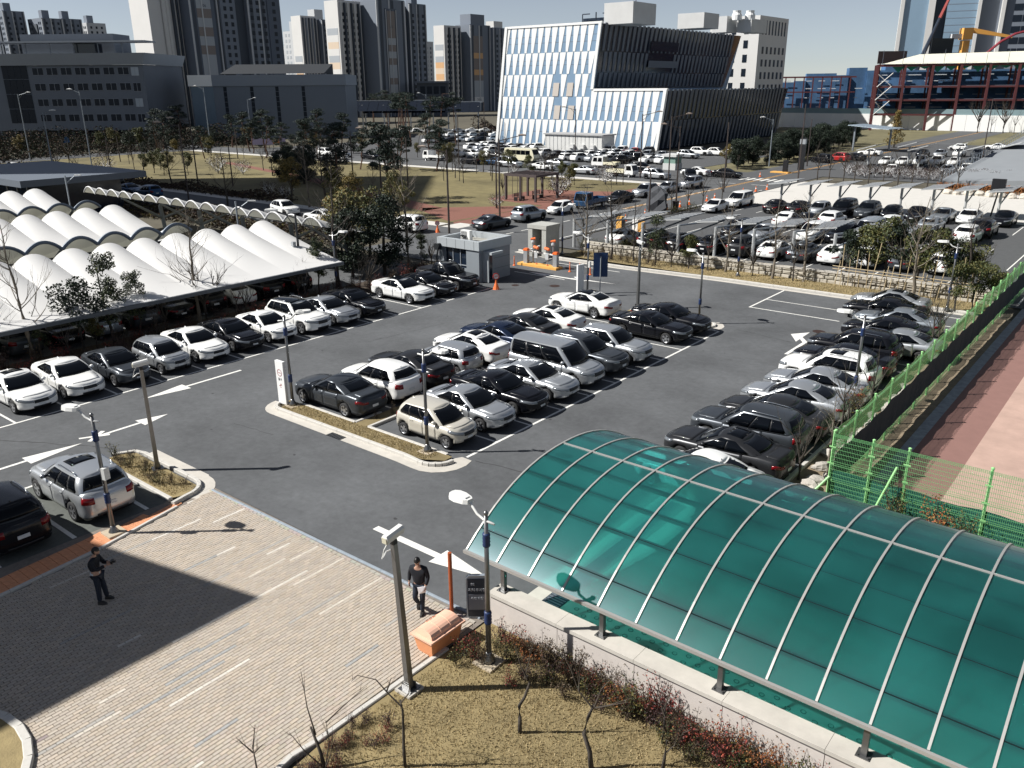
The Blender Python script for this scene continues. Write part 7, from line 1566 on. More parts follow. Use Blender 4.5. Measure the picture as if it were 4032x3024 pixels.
# bank shrubs by the court fence
for i, (x, y, k, s) in enumerate(((-9.1, 27.9, 'bare_fork', .6), (-8.3, 28.6, 'bare_tall', .36), (-9.4, 33.5, 'sapling', 1.0), (-8.6, 31.4, 'sapling', 1.1), (-9.0, 36.0, 'sapling', 1.1), (-9.1, 46.5, 'sapling', 1.2), (-9.2, 48.5, 'sapling', 1.1))):
 tree(k, x, y, s, ['bare forked shrub tree behind the bronze sedan', 'thin upright bare tree at the fence corner', 'bare sapling behind the graphite sedan', 'bare sapling behind the grey SUV tail', 'bare sapling behind the silver sedan', 'bare sapling behind the black sedans far right', 'second bare sapling behind the black sedans far right'][i], 'bare trees on the bank', i, .03)
for i in range(5): shrub('orange' if i % 2 else 'olive', [-9.0, -9.2, -5.5, -4.0, -3.4][i], [33.6, 34.2, 26.4, 26.2, 26.3][i], [1.5, 1.2, 1.4, 1.6, 1.3][i], ['yellow leaved bush below the right hand lamp', 'olive gold bush behind the silver sedan', 'gold leaved bush before the near court fence', 'olive gold bush before the near court fence, larger', 'orange gold bush before the near court fence, right'][i], None, i, .9 if i < 2 else .3)
# verge trees along the stone wall and bamboo hedge
for i, (x, y, k, s) in enumerate(((-33.3, 58.9, 'sapling', 1.1), (-32.4, 58.4, 'column', .62), (-31.0, 58.5, 'bare_fork', .7), (-29.6, 58.7, 'leafy', .62), (-28.1, 59.0, 'sapling', 1.2), (-26.8, 59.4, 'bare_tall', .62), (-24.6, 59.3, 'bare_fork', .6), (-23.0, 59.2, 'bare_tall', .66), (-21.5, 59.4, 'sapling', 1.3), (-20.8, 59.6, 'bare_tall', .7), (-36.6, 58.4, 'bare_tall', .74), (-38.9, 58.0, 'bare_tall', .68), (-34.6, 58.8, 'bare_tall', .58), (-13.2, 59.2, 'bare_tall', .75), (-10.4, 60.4, 'bare_tall', .7))):
 tree(k, x, y, s, 'young %s tree, %s, on the stone wall verge' % ('leafy' if k in ('column', 'leafy') else 'bare', ['fifth from the gate', 'tall and dark leaved', 'forked', 'bushy yellow green', 'slim, seventh from the gate', 'with a pale straight trunk', 'forked near the middle lamp', 'with a tall pale trunk right of the middle lamp', 'short and slim beside the bamboo', 'tall and pale beside the bamboo', 'second from the stone kiosk', 'nearest the stone kiosk', 'third from the stone kiosk', 'standing among the bamboo poles', 'rising at the right end of the bamboo'][i]), 'young trees on the verge', i, .1)
for i in range(8): tree('leafy' if i % 3 else 'leafy_dark', -18.2 + i * 1.15, 61.2 + rnd.uniform(-.5, .7), rnd.uniform(.95, 1.2), 'bushy hedge tree, %s from the left behind the bamboo frame' % ordn[i], 'hedge trees behind the bamboo frame', i % 4 + 2, .1)
for i in range(3): tree('leafy', -10.2 + i * .8, 57.2 + i * 1.1, .72, ['broad leaved bush left of the green fence top', 'broad leaved bush at the middle of the green fence top', 'broad leaved bush right at the green fence end'][i], 'bushes at the end of the fence', i + 3, .1)
bam = empty('bamboo_frame', (-18.6, 59.6, .1)); tag(bam, 'pale bamboo pole frame staking the hedge right of the stone wall', 'bamboo frame')
BAMB = mat('bamboo', (.44, .35, .21), .6, 0, .1, 4)
for k in range(22): x = k * .43 + rnd.uniform(-.1, .1); t = MB(); t.tube([(x, rnd.uniform(-.3, .5), 0), (x + rnd.uniform(-.12, .25), rnd.uniform(0, .6), rnd.uniform(1.4, 3.4))], .028, 5); t.build('bamboo_pole', BAMB, bam)
for z in (1.25, 1.45): t = MB(); t.tube([(-.2, -.1, z), (9.2, 0, z - .15)], .03, 5); t.build('bamboo_rail', BAMB, bam)
for i in range(10): shrub('brown', -39.5 + i * .8, 58.3 + rnd.uniform(-.5, .6), 1.0, 'dry weedy bush on the verge between gate and stone wall', 'dry bushes on the verge', i % 5, .1)
vg = MB()
for i in range(9000):
 x = rnd.uniform(-40.5, -8.8); y = rnd.uniform(57.5, 60.0); a = rnd.uniform(0, 6.28); c = rnd.choice(gcols[:5]); vg.face([(x - .02 * math.cos(a), y - .02 * math.sin(a), .09), (x + .02 * math.cos(a), y + .02 * math.sin(a), .09), (x + rnd.uniform(-.05, .05), y, .1 + rnd.uniform(.04, .14))], 0, c)
tag(vg.build('dry_grass', LEAF), 'straw coloured dry grass on the verge under the stone wall', 'grass', kind='stuff')
# islands of the upper lot entrance
for i in range(14): shrub('olive', -41.5 + i * .38, 61.2 + i * .28 + rnd.uniform(-.2, .2), 1.1, 'low yellow green hedge bush on the island behind the kiosk', 'hedge bushes behind the kiosk', i % 5, .05)
for i in range(8): shrub('olive', -45.2 + i * .15, 84 + i * .7, 1.2, 'low olive bush in the strip beside the boulder', 'bushes in the strip by the boulder', i % 5, .05)
for i, (x, y) in enumerate(((-41.6, 66.5), (-42.8, 63.5), (-45.2, 84.5), (-45.0, 88), (-45.1, 92), (-44.8, 96.5))): tree('sapling', x, y, 1.5, ['staked bare sapling before the yellow machine', 'staked bare sapling behind the kiosk', 'staked bare tree next to the boulder', 'staked bare tree second from the boulder', 'staked bare tree third from the boulder', 'staked bare tree by the white van'][i], 'staked bare trees at the upper entrance', i)
# park trees
GP_ = 'trees in the park'
PK = [(-100.5, 107, 'leafy', .95), (-94.8, 109.8, 'leafy_olive', .85), (-81.6, 105.5, 'leafy', .85), (-69.5, 99.4, 'leafy_olive', .72), (-71.0, 102.6, 'leafy', .75), (-76, 106.5, 'leafy', .7), (-105, 111.4, 'leafy_olive', 1.2), (-90.5, 111.3, 'leafy', .9), (-139.4, 73.3, 'leafy', .85), (-141, 76, 'leafy', .9), (-135.7, 74.8, 'leafy', .82), (-140.4, 78.4, 'leafy_olive', .85), (-133.7, 78.1, 'leafy', .9), (-146, 80, 'leafy', .9), (-196, 93.8, 'leafy', 1.1), (-185, 95, 'leafy_dark', 1.3), (-188, 99, 'leafy', 1.4), (-199, 98.4, 'leafy_olive', 1.3), (-178, 101, 'leafy_dark', 1.3), (-203, 79.4, 'leafy_gold', 1.1), (-172, 98, 'leafy_gold', .9), (-150, 118, 'leafy_gold', 1.1), (-192, 130, 'leafy_gold', 1.2)]
for i, (x, y, k, s) in enumerate(PK):
 tree(k, x, y, s, '%s round park tree, number %s from the left of its kind beyond the membrane roofs' % ({'leafy': 'green', 'leafy_olive': 'olive', 'leafy_dark': 'dark', 'leafy_gold': 'yellowish'}[k], sorted([q[0] / q[1] for q in PK if q[2] == k]).index(x / y) + 1), GP_, i % 4 + 1)
for i, (x, y, s) in enumerate(((-90.8, 75.2, 1.02), (-79.5, 74.5, 1.05), (-82.2, 75.5, .95), (-171, 116, .95), (-168, 118, 1.0), (-143.5, 104.7, .8), (-166, 113.5, .8), (-221, 129, 1.05), (-202, 111, 1.0), (-214, 121, .9), (-187, 122, .85), (-228, 142, 1.0))):
 tree('pine', x, y, s, ['leaning pine left of the two big park pines', 'biggest spreading pine in the middle of the park', 'pine just behind the biggest park pine', 'pine before the grey hall, left of the slot windows', 'pine before the grey hall by the second slot', 'smaller pine before the right end of the grey hall', 'small pine between the hall pines', 'dark pine between the two halls', 'pine before the corner of the grey hall', 'broad pine left of the grey hall corner', 'low pine at the foot of the grey hall', 'pine behind the left hall corner'][i], 'pines of the park', i % 5)
for i, (x, y, s) in enumerate(((-238, 215, 1.0), (-231, 209, .95), (-214, 200, 1.1), (-222, 207, 1.02), (-206, 196, 1.0), (-159, 152.3, 1.06), (-153.4, 150.5, 1.04), (-152.5, 156, 1.0), (-150.2, 157.5, 1.05), (-169, 163, 1.02), (-176, 168, 1.0), (-163, 158, 1.05), (-181, 175, 1.0), (-190, 184, .98), (-147, 160, .95))):
 tree('tall_pine', x, y, s, 'tall bare trunked pine, %s of the pine row before the towers' % ['second', 'third', 'seventh', 'fifth', 'ninth', 'broadest', 'right hand', 'farthest right but two', 'next to last right', 'middle', 'left middle', 'centre right', 'left centre', 'left', 'rightmost'][i], 'tall pines before the towers', i % 5)
for i, (x, y, s) in enumerate(((-115.5, 86, .95), (-105.5, 80.5, 1.0), (-109, 84, 1.05), (-112, 81.5, .9), (-102, 83, .85))): tree('evergreen', x, y, s, ['left end of the dark evergreen clump in the park', 'front of the dark evergreen clump in the park', 'tallest of the dark evergreen clump in the park', 'lower left of the dark evergreen clump in the park', 'right end of the dark evergreen clump in the park'][i], 'dark evergreen clump in the park', i % 2 + 1, sz=.85 * s)
for i in range(34):
 rr = random.Random(i + 400); x, y = rr.choice([(rr.uniform(-100, -64), rr.uniform(95, 110)), (rr.uniform(-150, -118), rr.uniform(78, 108)), (rr.uniform(-185, -150), rr.uniform(66, 105))])
 tree('sapling', x, y, rr.uniform(1.2, 1.9), 'small bare park tree standing on the brown winter lawn', 'small bare park trees', i % 5)
for i, (x, y, s, k) in enumerate(((-90.8, 57.6, .8, 'bare_tall'), (-83.7, 64.3, .9, 'bare_tall'), (-80.9, 64.5, 1.05, 'bare_tall'), (-82.4, 73.7, .55, 'bare_tall'), (-72.1, 68.1, .75, 'bare_tall'), (-71.3, 86.5, .7, 'bare_fork'), (-118, 66, .8, 'bare_tall'), (-172, 75.6, 1.4, 'bare_fork'), (-160, 68, 1.0, 'bare_fork'), (-149, 66.5, .8, 'bare_fork'))):
 tree(k, x, y, s, ['bare tree rising behind the arcade, left', 'bare tree above the white compact SUV, left', 'bare forked tree above the white compact SUV', 'short bare tree in the shade of the park', 'bare tree on the park lawn left of the grey sedan', 'leaning bare tree beside the pergola', 'slim bare tree at the park edge left of the dark clump', 'wide bare tree on the cross street verge', 'bare tree by the grey poles at left', 'bare shrubby tree beside the queue at left'][i], 'bare trees at the park edge', i % 6)
for i, (x, y, s, k) in enumerate(((-86.9, 64.2, 1.4, 'leafy_gold'), (-78.7, 64.2, 1.15, 'leafy_olive'), (-76.0, 64.6, 1.1, 'leafy_gold'), (-70, 65.5, 1.15, 'leafy_olive'), (-67.5, 64.8, .9, 'leafy_olive'))): tree(k, x, y, s, ['yellow leaved bushy tree above the arcade of small arches', 'olive bushy tree right of the white compact SUV', 'yellowish bushy tree beside the olive one at the park edge', 'olive bushy tree at the park corner', 'lowest olive bush at the park corner before the turning SUV'][i], 'yellowing bushy trees at the park edge', i % 4 + 1)
for i, (x, y, s) in enumerate(((-64.5, 89.6, 1.7), (-65.5, 91.5, 1.6), (-64.6, 77.2, 1.1), (-67.8, 106, 1.8), (-131.2, 82.2, 2.0), (-149, 71.3, 2.1), (-89, 111, 1.0), (-125.8, 83.5, 1.6), (-97, 68, 1.3), (-92, 67, 1.2))): tree('shrub_bare', x, y, s, ['dark reddish bush right of the pergola', 'second dark bush behind the pergola', 'low bush at the corner of the red path', 'big dark shrub at the far right park corner', 'round grey brown shrub on the park lawn', 'dark red round shrub by the cross street', 'small shrub at the far park edge', 'twiggy pinkish shrub beside the round one', 'low shrub in the park shade left', 'low shrub in the park shade right'][i], 'shrubs in the park', i % 3)
for i in range(46):
 rr = random.Random(i + 900); x = -62 - rr.uniform(0, 14) + (i * .1); y = 138 + i * 1.75 + rr.uniform(-1, 1); x = -62.5 + rr.uniform(-3, 2.5) - (4 if y > 180 else 0)
 if y > 216: continue
 tree('evergreen' if i % 4 else 'leafy_dark', x, y, rr.uniform(.62, .95) * (1 if i % 4 else 1.5), 'dark evergreen, %s from the near end of the row by the shaded facade' % ordw(i + 1), 'dark evergreens by the office block', i % 2 + 1)
for i in range(34):
 rr = random.Random(i + 70); x = -200 + i * 2.9 + rr.uniform(-2, 2); y = rr.choice([rr.uniform(122.5, 128), rr.uniform(98, 109)]) + max(0, (x + 130)) * .12
 if x > -118: y = rr.uniform(123, 127) if x < -135 else rr.uniform(100, 109)
 k = rr.choice(['pine', 'leafy_dark', 'evergreen', 'leafy_olive', 'pine']); tree(k, x, y, rr.uniform(.7, 1.0) * (.62 if k == 'evergreen' else 1), 'dark park tree, %s from the left in the belt along the far street' % ordw(i + 1), 'belt of dark trees along the far street', i % 4 + 1)
tree('conifer', -54.6, 205, 1.15, 'golden brown conifer on the lawn before the white hoarding', None, 1); tree('leafy_gold', -65, 141, .9, 'rust red small tree at the start of the evergreen row', None, 2)
for i in range(16): tree('sapling' if i % 2 else 'bare_fork', -52 + i * 3.1, 279 + (i % 3), 2.2, 'thin bare tree, %s from the left, before the white hoarding' % ordw(i + 1), 'bare trees before the white hoarding', i % 5)
for i in range(24): tree('shrub_bare', -43 + i * 1.05, 138 + rnd.uniform(-2, 2), 1.2, 'dark brown shrub, %s from the left at the near edge of the far right lot' % ordw(i + 1), 'brown shrubs at the far right lot', i % 3)
for i in range(11): tree('sapling', -44 + i * 1.9, 126.8 + rnd.uniform(-.8, .8), 1.9, 'staked bare tree, %s from the left, at the back of the paved square' % ordw(i + 1), 'staked bare trees of the paved square', i % 5)
# far wood behind everything and brown undergrowth belts
def belt(name, label, x0, x1, y0, y1, n, h, size, cols, seed):
 r_ = random.Random(seed); b = MB()
 for _ in range(n):
  x, y = r_.uniform(x0, x1), r_.uniform(y0, y1); z = h * r_.random() ** 1.4 * (.6 + .4 * math.sin(x * .35 + y * .27 + seed)); a = r_.uniform(0, 6.28); c = r_.choice(cols); s = size * r_.uniform(.6, 1.4)
  b.face([(x - s * math.cos(a), y - s * math.sin(a), z), (x + s * math.cos(a), y + s * math.sin(a), z + s * .3), (x + s * .3, y, z + s)], 0, c)
 tag(b.build(name, LEAF), label, 'undergrowth', kind='stuff')
BRN = [(.05, .035, .03), (.075, .05, .04), (.035, .03, .028), (.09, .065, .04)]
belt('undergrowth', 'brown winter undergrowth along the far side of the park before the halls', -330, -190, 128, 134, 16000, 5, .28, BRN + DARKG, 1); belt('undergrowth', 'dark trees and undergrowth at the foot of the left hall', -250, -190, 60, 128, 30000, 4.5, .26, BRN + DARKG, 2); belt('undergrowth', 'brown scrub before the towers right of the pines', -185, -145, 208, 235, 16000, 5, .3, BRN, 3); belt('undergrowth', 'low brown scrub at the park edge by the cross street', -160, -90, 64, 67.5, 6000, 1.3, .18, BRN, 4); belt('undergrowth', 'bare scrub between cross street and arcade', -110, -60, 47.5, 53.5, 7000, 1.4, .16, BRN + OLIVE[:1], 5); belt('undergrowth', 'dark leafless thicket at the left edge beside the pavilion', -200, -150, 40, 60, 9000, 4.5, .3, BRN, 6)
belt('undergrowth', 'brown scrub in the bed left of the guard booth', -47, -44.4, 44.5, 49, 2500, .9, .07, BRN, 7)
# ---------------------------------------------------------------- lamps and camera poles
BAND = mat('blue_band', (.012, .03, .10), .5); LWH = mat('lamp_white', (.66, .66, .64), .4); PBRN = mat('pole_brown', (.075, .06, .055), .5, .4)
def lamp_parts():
 P = []
 t = MB(); t.tube([(0, 0, .1), (0, 0, 2.4), (0, 0, 4.15)], [.075, .062, .05], 10); t.lathe((0, 0, 4.15), [(.06, 0), (.07, .04), (.03, .1)], 8); P.append(('pole', t.data('pole', STEEL, True)))
 t = MB(); t.lathe((0, 0, 0), [(.17, 0), (.16, .1), (.09, .22), (.08, .3)], 12); P.append(('base', t.data('base', STEEL, True)))
 for z in (1.12, 3.3): t = MB(); t.lathe((0, 0, z), [(.085, 0), (.1, .04), (.085, .09), (.1, .13), (.085, .18), (.1, .22), (.085, .27), (.1, .31), (.085, .36)], 10); P.append(('blue_band', t.data('blue_band', BAND, True)))
 t = MB(); t.tube([(-.28, 0, 4.0), (.05, 0, 3.98), (.3, 0, 4.06), (.5, 0, 4.24), (.6, 0, 4.28)], [.03, .035, .035, .035, .03], 6); P.append(('arm', t.data('arm', LWH, True)))
 t = MB(); prof = [(.52, .10), (.62, .17), (.85, .23), (1.05, .21), (1.16, .12), (1.18, 0)]
 q = prof + [(x, -y) for x, y in prof[::-1][1:]]
 t.mesh([(x, y, 4.26) for x, y in q] + [(x * .98 + .02, y * .8, 4.36) for x, y in q], [tuple(range(len(q) - 1, -1, -1)), tuple(range(len(q), 2 * len(q)))] + [(i, (i + 1) % len(q), (i + 1) % len(q) + len(q), i + len(q)) for i in range(len(q))]); t.bx(.62, .78, -.07, .07, 4.36, 4.39); P.append(('lamp_head', t.data('lamp_head', LWH)))
 return P
LP = lamp_parts()
def lamp(x, y, rz, label, z=0, s=1, box=False):
 r_ = empty('lamp_post', (x, y, z), R(rz)); r_.scale = (s, s, s); tag(r_, label, 'lamp post', 'steel lamp posts with blue bands')
 for n_, me in LP: link(n_, me, r_)
 if box: t = MB(); t.bx(-.2, -.06, -.1, .1, 2.0, 2.4); t.build('control_box', LWH, r_)
 return r_
lamp(-25.2, 10.35, 195, 'steel lamp post at the rear of the silver SUV', .02, 1, True); lamp(-11.35, 13.0, 175, 'steel lamp post with blue bands in the shrubs by the green canopy', .1); lamp(-29.95, 21.1, 60, 'steel lamp post right beside the white exit totem', .1); lamp(-21.55, 21.25, 5, 'steel lamp post at the near tip of the centre island, before the silver compact', .1)
lamp(-31.2, 46.9, 185, 'steel lamp post beside the white totem near the blue sign', 0, 1, True); lamp(-21.75, 44.95, 170, 'steel lamp post at the far tip of the centre island behind the black saloon', .1); lamp(-25.4, 58.5, 190, 'steel lamp post on the verge before the stone wall', .1); lamp(-41.2, 57.9, 10, 'steel lamp post right of the stone kiosk', .05); lamp(-46.0, 37.1, 20, 'steel lamp post in the hedge before the dark evergreens', .03); lamp(-9.9, 36.5, 185, 'steel lamp post behind the white SUV in the right row', .05, 1.0); lamp(-10.6, 57.0, 185, 'steel lamp post at the right end of the bamboo frame', .1)
for (x, y) in ((-25.2, 10.35), (-11.35, 13.0), (-21.55, 21.25), (-29.95, 21.1)):
 b = MB(); b.prism([(x - .3, y - .3), (x + .3, y - .3), (x + .3, y + .3), (x - .3, y + .3)], .0, .1); tag(b.build('footing', mat('footing', (.45, .38, .28), .9, 0, .1, 4)), kind='structure')
def cctv(x, y, rz, label, z=0, lean=0):
 r_ = empty('camera_pole', (x, y, z), R(rz)); tag(r_, label, 'camera pole', 'square steel camera poles'); r_.scale = (1, 1, 1.06)
 if lean: r_.rotation_euler = (Matrix.Rotation(lean, 3, Vector((.629, -.777, 0))).to_4x4() @ Matrix.Rotation(R(rz), 4, 'Z')).to_euler()
 t = MB(); w = .078
 t.mesh([(-w, -w, .05), (w, -w, .05), (w, w, .05), (-w, w, .05), (-w * .75, -w * .75, 3.75), (w * .75, -w * .75, 3.75), (w * .75, w * .75, 3.75), (-w * .75, w * .75, 3.75)], [(0, 1, 5, 4), (1, 2, 6, 5), (2, 3, 7, 6), (3, 0, 4, 7), (4, 5, 6, 7)]); t.build('pole', STEEL, r_)
 t = MB(); t.bx(-.2, .2, -.2, .2, 0, .03); [t.bx(a * .1 - .008, a * .1 + .008, -.14, .14, .03, .18) for a in (-1, 1)]; t.build('base_plate', STEEL, r_)
 t = MB(); t.bx(-.06, .06, -.06, .06, 3.75, 3.86); t.build('bracket', BLK, r_)
 t = MB(); t.mesh([(-.24, -.08, 3.86), (.26, -.08, 3.92), (.26, .08, 3.92), (-.24, .08, 3.86), (-.26, -.10, 3.98), (.28, -.10, 4.04), (.28, .10, 4.04), (-.26, .10, 3.98), (-.24, -.06, 4.04), (.26, -.06, 4.10), (.26, .06, 4.10), (-.24, .06, 4.04)], [(3, 2, 1, 0), (0, 1, 5, 4), (1, 2, 6, 5), (2, 3, 7, 6), (3, 0, 4, 7), (4, 5, 9, 8), (6, 7, 11, 10), (8, 9, 10, 11), (5, 6, 10, 9), (7, 4, 8, 11)]); h_ = t.build('camera_housing', LWH, r_)
 t = MB(); t.bx(-.275, -.255, -.07, .07, 3.87, 4.0); t.build('lens_window', mat('lens_cream', (.55, .52, .40), .3), h_)
 t = MB(); t.tube([(-.15, .0, 3.86), (-.25, .05, 3.7), (-.3, .1, 3.5), (-.15, .1, 3.6), (-.07, .05, 3.62)], .016, 5); t.build('cable', LWH, r_)
cctv(-12.2, 11.05, 90, 'square steel camera pole in the foreground at the lawn edge', .1, R(2.2)); cctv(-28.55, 13.75, 70, 'square steel camera pole in the planted island beside the silver SUV', .1); cctv(-26.65, 46.0, 160, 'square steel camera pole between the two island tips, far end', .1)
b = MB(); b.prism([(-12.45, 10.8), (-11.95, 10.8), (-11.95, 11.3), (-12.45, 11.3)], 0, .12); tag(b.build('footing', CONC), kind='structure')
def street(x, y, h, rz, label, arm=2.0, m=None, col=None):
 r_ = empty('street_lamp', (x, y, 0), R(rz)); tag(r_, label, 'street lamp', 'tall street lamps'); m = m or PBRN
 t = MB(); t.tube([(0, 0, 0), (0, 0, h)], [.11, .075], 8); t.build('pole', m, r_)
 if arm:
  t = MB(); t.tube([(0, 0, h - .25), (arm, 0, h + .25)], .045, 6); t.tube([(0, 0, h - 1.0), (arm * .5, 0, h)], .03, 5); t.build('arm', m, r_)
  t = MB(); t.box((arm + .35, 0, h + .32), (.85, .32, .14)); t.mesh([(arm, -.16, h + .39), (arm + .75, -.13, h + .39), (arm + .75, .13, h + .39), (arm, .16, h + .39), (arm + .3, 0, h + .48)], [(0, 1, 4), (1, 2, 4), (2, 3, 4), (3, 0, 4)]); t.build('lamp_head', mat('head_tan', (.36, .29, .24), .5) if m is PBRN else LWH, r_)
# rz so that the arm runs to the left or right of the picture
LFT, RGT = 219, 39
street(-56.7, 60.3, 8.0, LFT, 'brown street lamp standing left of the grey sedan'); street(-59.7, 71.8, 8.4, RGT, 'brown street lamp behind the grey sedan with its arm to the right', 2.2); street(-64.5, 77, 7.0, RGT, 'bare brown pole beside the street lamp behind the sedan', 0)
street(-97.5, 141, 9.5, LFT, 'street lamp in front of the annex shed'); street(-67.8, 116, 9.6, RGT, 'street lamp with long arm at the corner of the white office block', 2.2); street(-62, 114.5, 9.4, RGT, 'street lamp pair, left pole, in front of the shaded facade', 2.2); street(-58.5, 110.7, 8.2, LFT, 'street lamp pair, right pole with tan head, in front of the shaded facade', 2.0)
street(-46.4, 87.8, 7.6, RGT, 'dark pole rising from the bin beside the boulder', 0); street(-49.4, 106.8, 9.0, RGT, 'dark pole at the junction right of the road queue', 0); street(-45.9, 124.4, 11, RGT, 'tall thin pole on the paved square before the evergreens', 0); street(-47.5, 83.6, 4.6, 130, 'short black pole in front of the boulder', 1.2)
street(-81.6, 74.3, 8.6, LFT, 'brown street lamp in the shaded park beside the pines'); street(-101.8, 87, 7.5, RGT, 'brown pole among the evergreens of the park', 0); street(-88, 85.3, 7, RGT, 'brown pole at the edge of the park shade', 0); street(-106.6, 116.6, 9, RGT, 'brown pole beside the olive leafy tree at the far street', 0); street(-142.4, 165.6, 10, RGT, 'brown pole in the far left lot', 0)
for (x, y, h, rz, a, lab) in ((-139.5, 58.7, 10.5, RGT, 1.2, 'grey street lamp far left, second of three'), (-188, 75, 13, RGT, 1.8, 'grey street lamp far left, first of three'), (-146, 67.8, 13.5, LFT, 1.2, 'grey street lamp far left, third of three'), (-145, 70.4, 6, RGT, 0, 'thin brown post on the park lawn at left'), (-170, 84.8, 5, RGT, 0, 'short brown post at the far street left'), (-102.1, 59.2, 9.5, LFT, 2.4, 'brown lamp with a long arm above the arcade, left'), (-112.5, 67, 9.6, LFT, 2.4, 'brown lamp with a long arm above the arcade, right'), (-111.9, 72.3, 6, RGT, 0, 'brown post right of the long armed lamps'), (-175.7, 109, 14, LFT, 1.5, 'grey street lamp before the white corner of the grey hall'), (-156.4, 103, 6, RGT, 0, 'brown post by the pines of the park'), (-205, 140, 11, RGT, 1.6, 'grey street lamp before the grey hall wall'), (-155, 158, 12, LFT, 1.5, 'grey street lamp among the tall pines'), (-59.3, 146, 8, LFT, 1.5, 'grey lamp in the evergreen row'), (-30.5, 172, 11, RGT, 0, 'pole in the far right lot'), (-54, 150, 8, RGT, 0, 'dark pole at the far right lot entrance')): street(x, y, h, rz, lab, a, COLG if 'grey' in lab else PBRN)
street(-48.4, 35.9, 5.4, LFT, 'black street pole with boxes in the hedge before the membrane roof', 1.3, mat('pole_black', (.03, .033, .038), .5)); bx_ = empty('control_box', (-48.3, 35.75, 2.4)); tag(bx_, 'grey control boxes strapped to the black street pole', 'control box'); t = MB(); t.bx(-.1, .25, -.3, -.05, 0, .65); t.bx(-.3, -.05, -.3, -.05, .1, .6); t.bx(-.28, -.05, -.3, -.05, .75, 1.15); t.build('case', GRYM, bx_)
for (x, y, s, lab) in ((-84.5, 36.5, 1.2, 'grey lamp standing between the white membrane roofs, left'), (-57.5, 37.2, 1.1, 'grey lamp standing between the white membrane roofs, right')):
 r_ = empty('lamp_post', (x, y, 0), R(RGT)); tag(r_, lab, 'lamp post'); t = MB(); t.tube([(0, 0, 0), (0, 0, 5 * s)], .07, 6); t.tube([(0, 0, 4.4 * s), (1.0, 0, 5.0 * s)], .035, 5); t.build('pole', COLG, r_); t = MB(); t.box((1.25, 0, 5.02 * s), (.6, .25, .1)); t.build('lamp_head', LWH, r_)
# traffic light and blue triangular sign at left
r_ = empty('traffic_light', (-214, 74, 0)); tag(r_, 'traffic light showing red at the left edge', 'traffic light'); t = MB(); t.tube([(0, 0, 0), (0, 0, 6)], .1, 6); t.build('pole', COLG, r_); t = MB(); t.bx(-.3, .3, -.2, .2, 5.2, 6.4); t.build('case', BLK, r_); t = MB(); t.tube([(.1, -.25, 6.0), (.12, -.27, 6.0)], .3, 10); t.build('red_lamp', mat('red_glow', (.9, .05, .03), .4, emit=3), r_)
r_ = empty('road_sign', (-188, 83, 0), R(RGT)); tag(r_, 'small blue triangular road sign by the far street at left', 'road sign'); t = MB(); t.tube([(0, 0, 0), (0, 0, 3.5)], .05, 5); t.build('post', COLG, r_); t = MB(); t.mesh([(-.8, -.06, 3.2), (.8, -.06, 3.2), (.3, -.06, 4.4), (-.3, -.06, 4.4)], [(0, 1, 2, 3), (3, 2, 1, 0)]); t.build('plate', mat('sign_blue', (.02, .09, .22), .5), r_)
r_ = empty('banner', (-172, 122, 0), angF); tag(r_, 'small pastel banner between posts at the far street', 'banner'); t = MB(); t.bx(-4, 4, -.05, .05, 1.2, 2.6); t.build('cloth', mat('banner_violet', (.35, .30, .42), .7), r_); t = MB(); t.bx(1, 2.6, -.08, -.05, 1.25, 2.55); t.build('print', mat('banner_orange', (.6, .25, .1), .7), r_)
# Korean flag-like white banners on poles in the far lot
for i, (x, y, h) in enumerate(((-152, 192, 11), (-148, 190, 8.5))):
 r_ = empty('flag', (x, y, 0), angF); tag(r_, ['white flag with a round emblem on a tall pole, left of the white office block', 'plain white flag on a lower pole beside it'][i], 'flag'); t = MB(); t.tube([(0, 0, 0), (0, 0, h)], .07, 5); t.build('pole', COLG, r_)
 t = MB(); t.mesh([(0, 0, h), (1.2, .15, h - .35), (2.2, -.1, h - .5), (2.2, -.1, h - 2.0), (1.2, .15, h - 1.85), (0, 0, h - 1.5)], [(0, 5, 4, 1), (1, 4, 3, 2), (1, 4, 5, 0), (2, 3, 4, 1)]); t.build('cloth', WWHITE, r_)
 if i == 0: t = MB(); t.tube([(1.1, .08, h - 1.05), (1.1, .02, h - 1.05)], .3, 10); t.build('emblem', mat('emblem', (.10, .06, .12), .6), r_)
# rose trellis tunnel in the far park, signboard column, white booth of the far lot
tr_ = empty('trellis_tunnel', (-156.5, 157.5, 0), R(20)); tag(tr_, 'rusty arched trellis tunnel before the far left lot', 'trellis')
for k in range(6): t = MB(); t.tube([(k * .9, 2.2 * math.cos(a), 2.6 * math.sin(a)) for a in [math.pi * i / 12 for i in range(13)]], .07, 5); t.build('hoop', PBRN, tr_)
wb = empty('toll_booth', (-70.6, 131.5, 0)); tag(wb, 'small green and white toll booth in the far lot before the shaded facade', 'guard booth'); t = MB(); t.bx(-1.2, 1.2, -1.2, 1.2, 0, 1.1); t.build('base', ROOFW, wb); t = MB(); t.bx(-1.1, 1.1, -1.1, 1.1, 1.1, 2.2); t.build('glazing', mat('booth_green', (.20, .30, .26), .2), wb); t = MB(); t.bx(-1.4, 1.4, -1.4, 1.4, 2.2, 2.6); t.build('roof', ROOFW, wb)
s2 = empty('bike_shelter', (-60.5, 190, 0), R(-10)); tag(s2, 'ribbed pale shelter roof showing between the far evergreens', 'shelter')
t = MB(); [t.bx(k * .7, k * .7 + .62, 0, 7, 5.2 - .05 * k, 5.35 - .05 * k) for k in range(13)]; t.build('roof', mat('shelter_pale', (.35, .42, .48), .4), s2); t = MB(); t.bx(1, 1.3, 1, 1.3, 0, 5.2); t.bx(7, 7.3, 5, 5.3, 0, 5); t.build('column', COLG, s2)
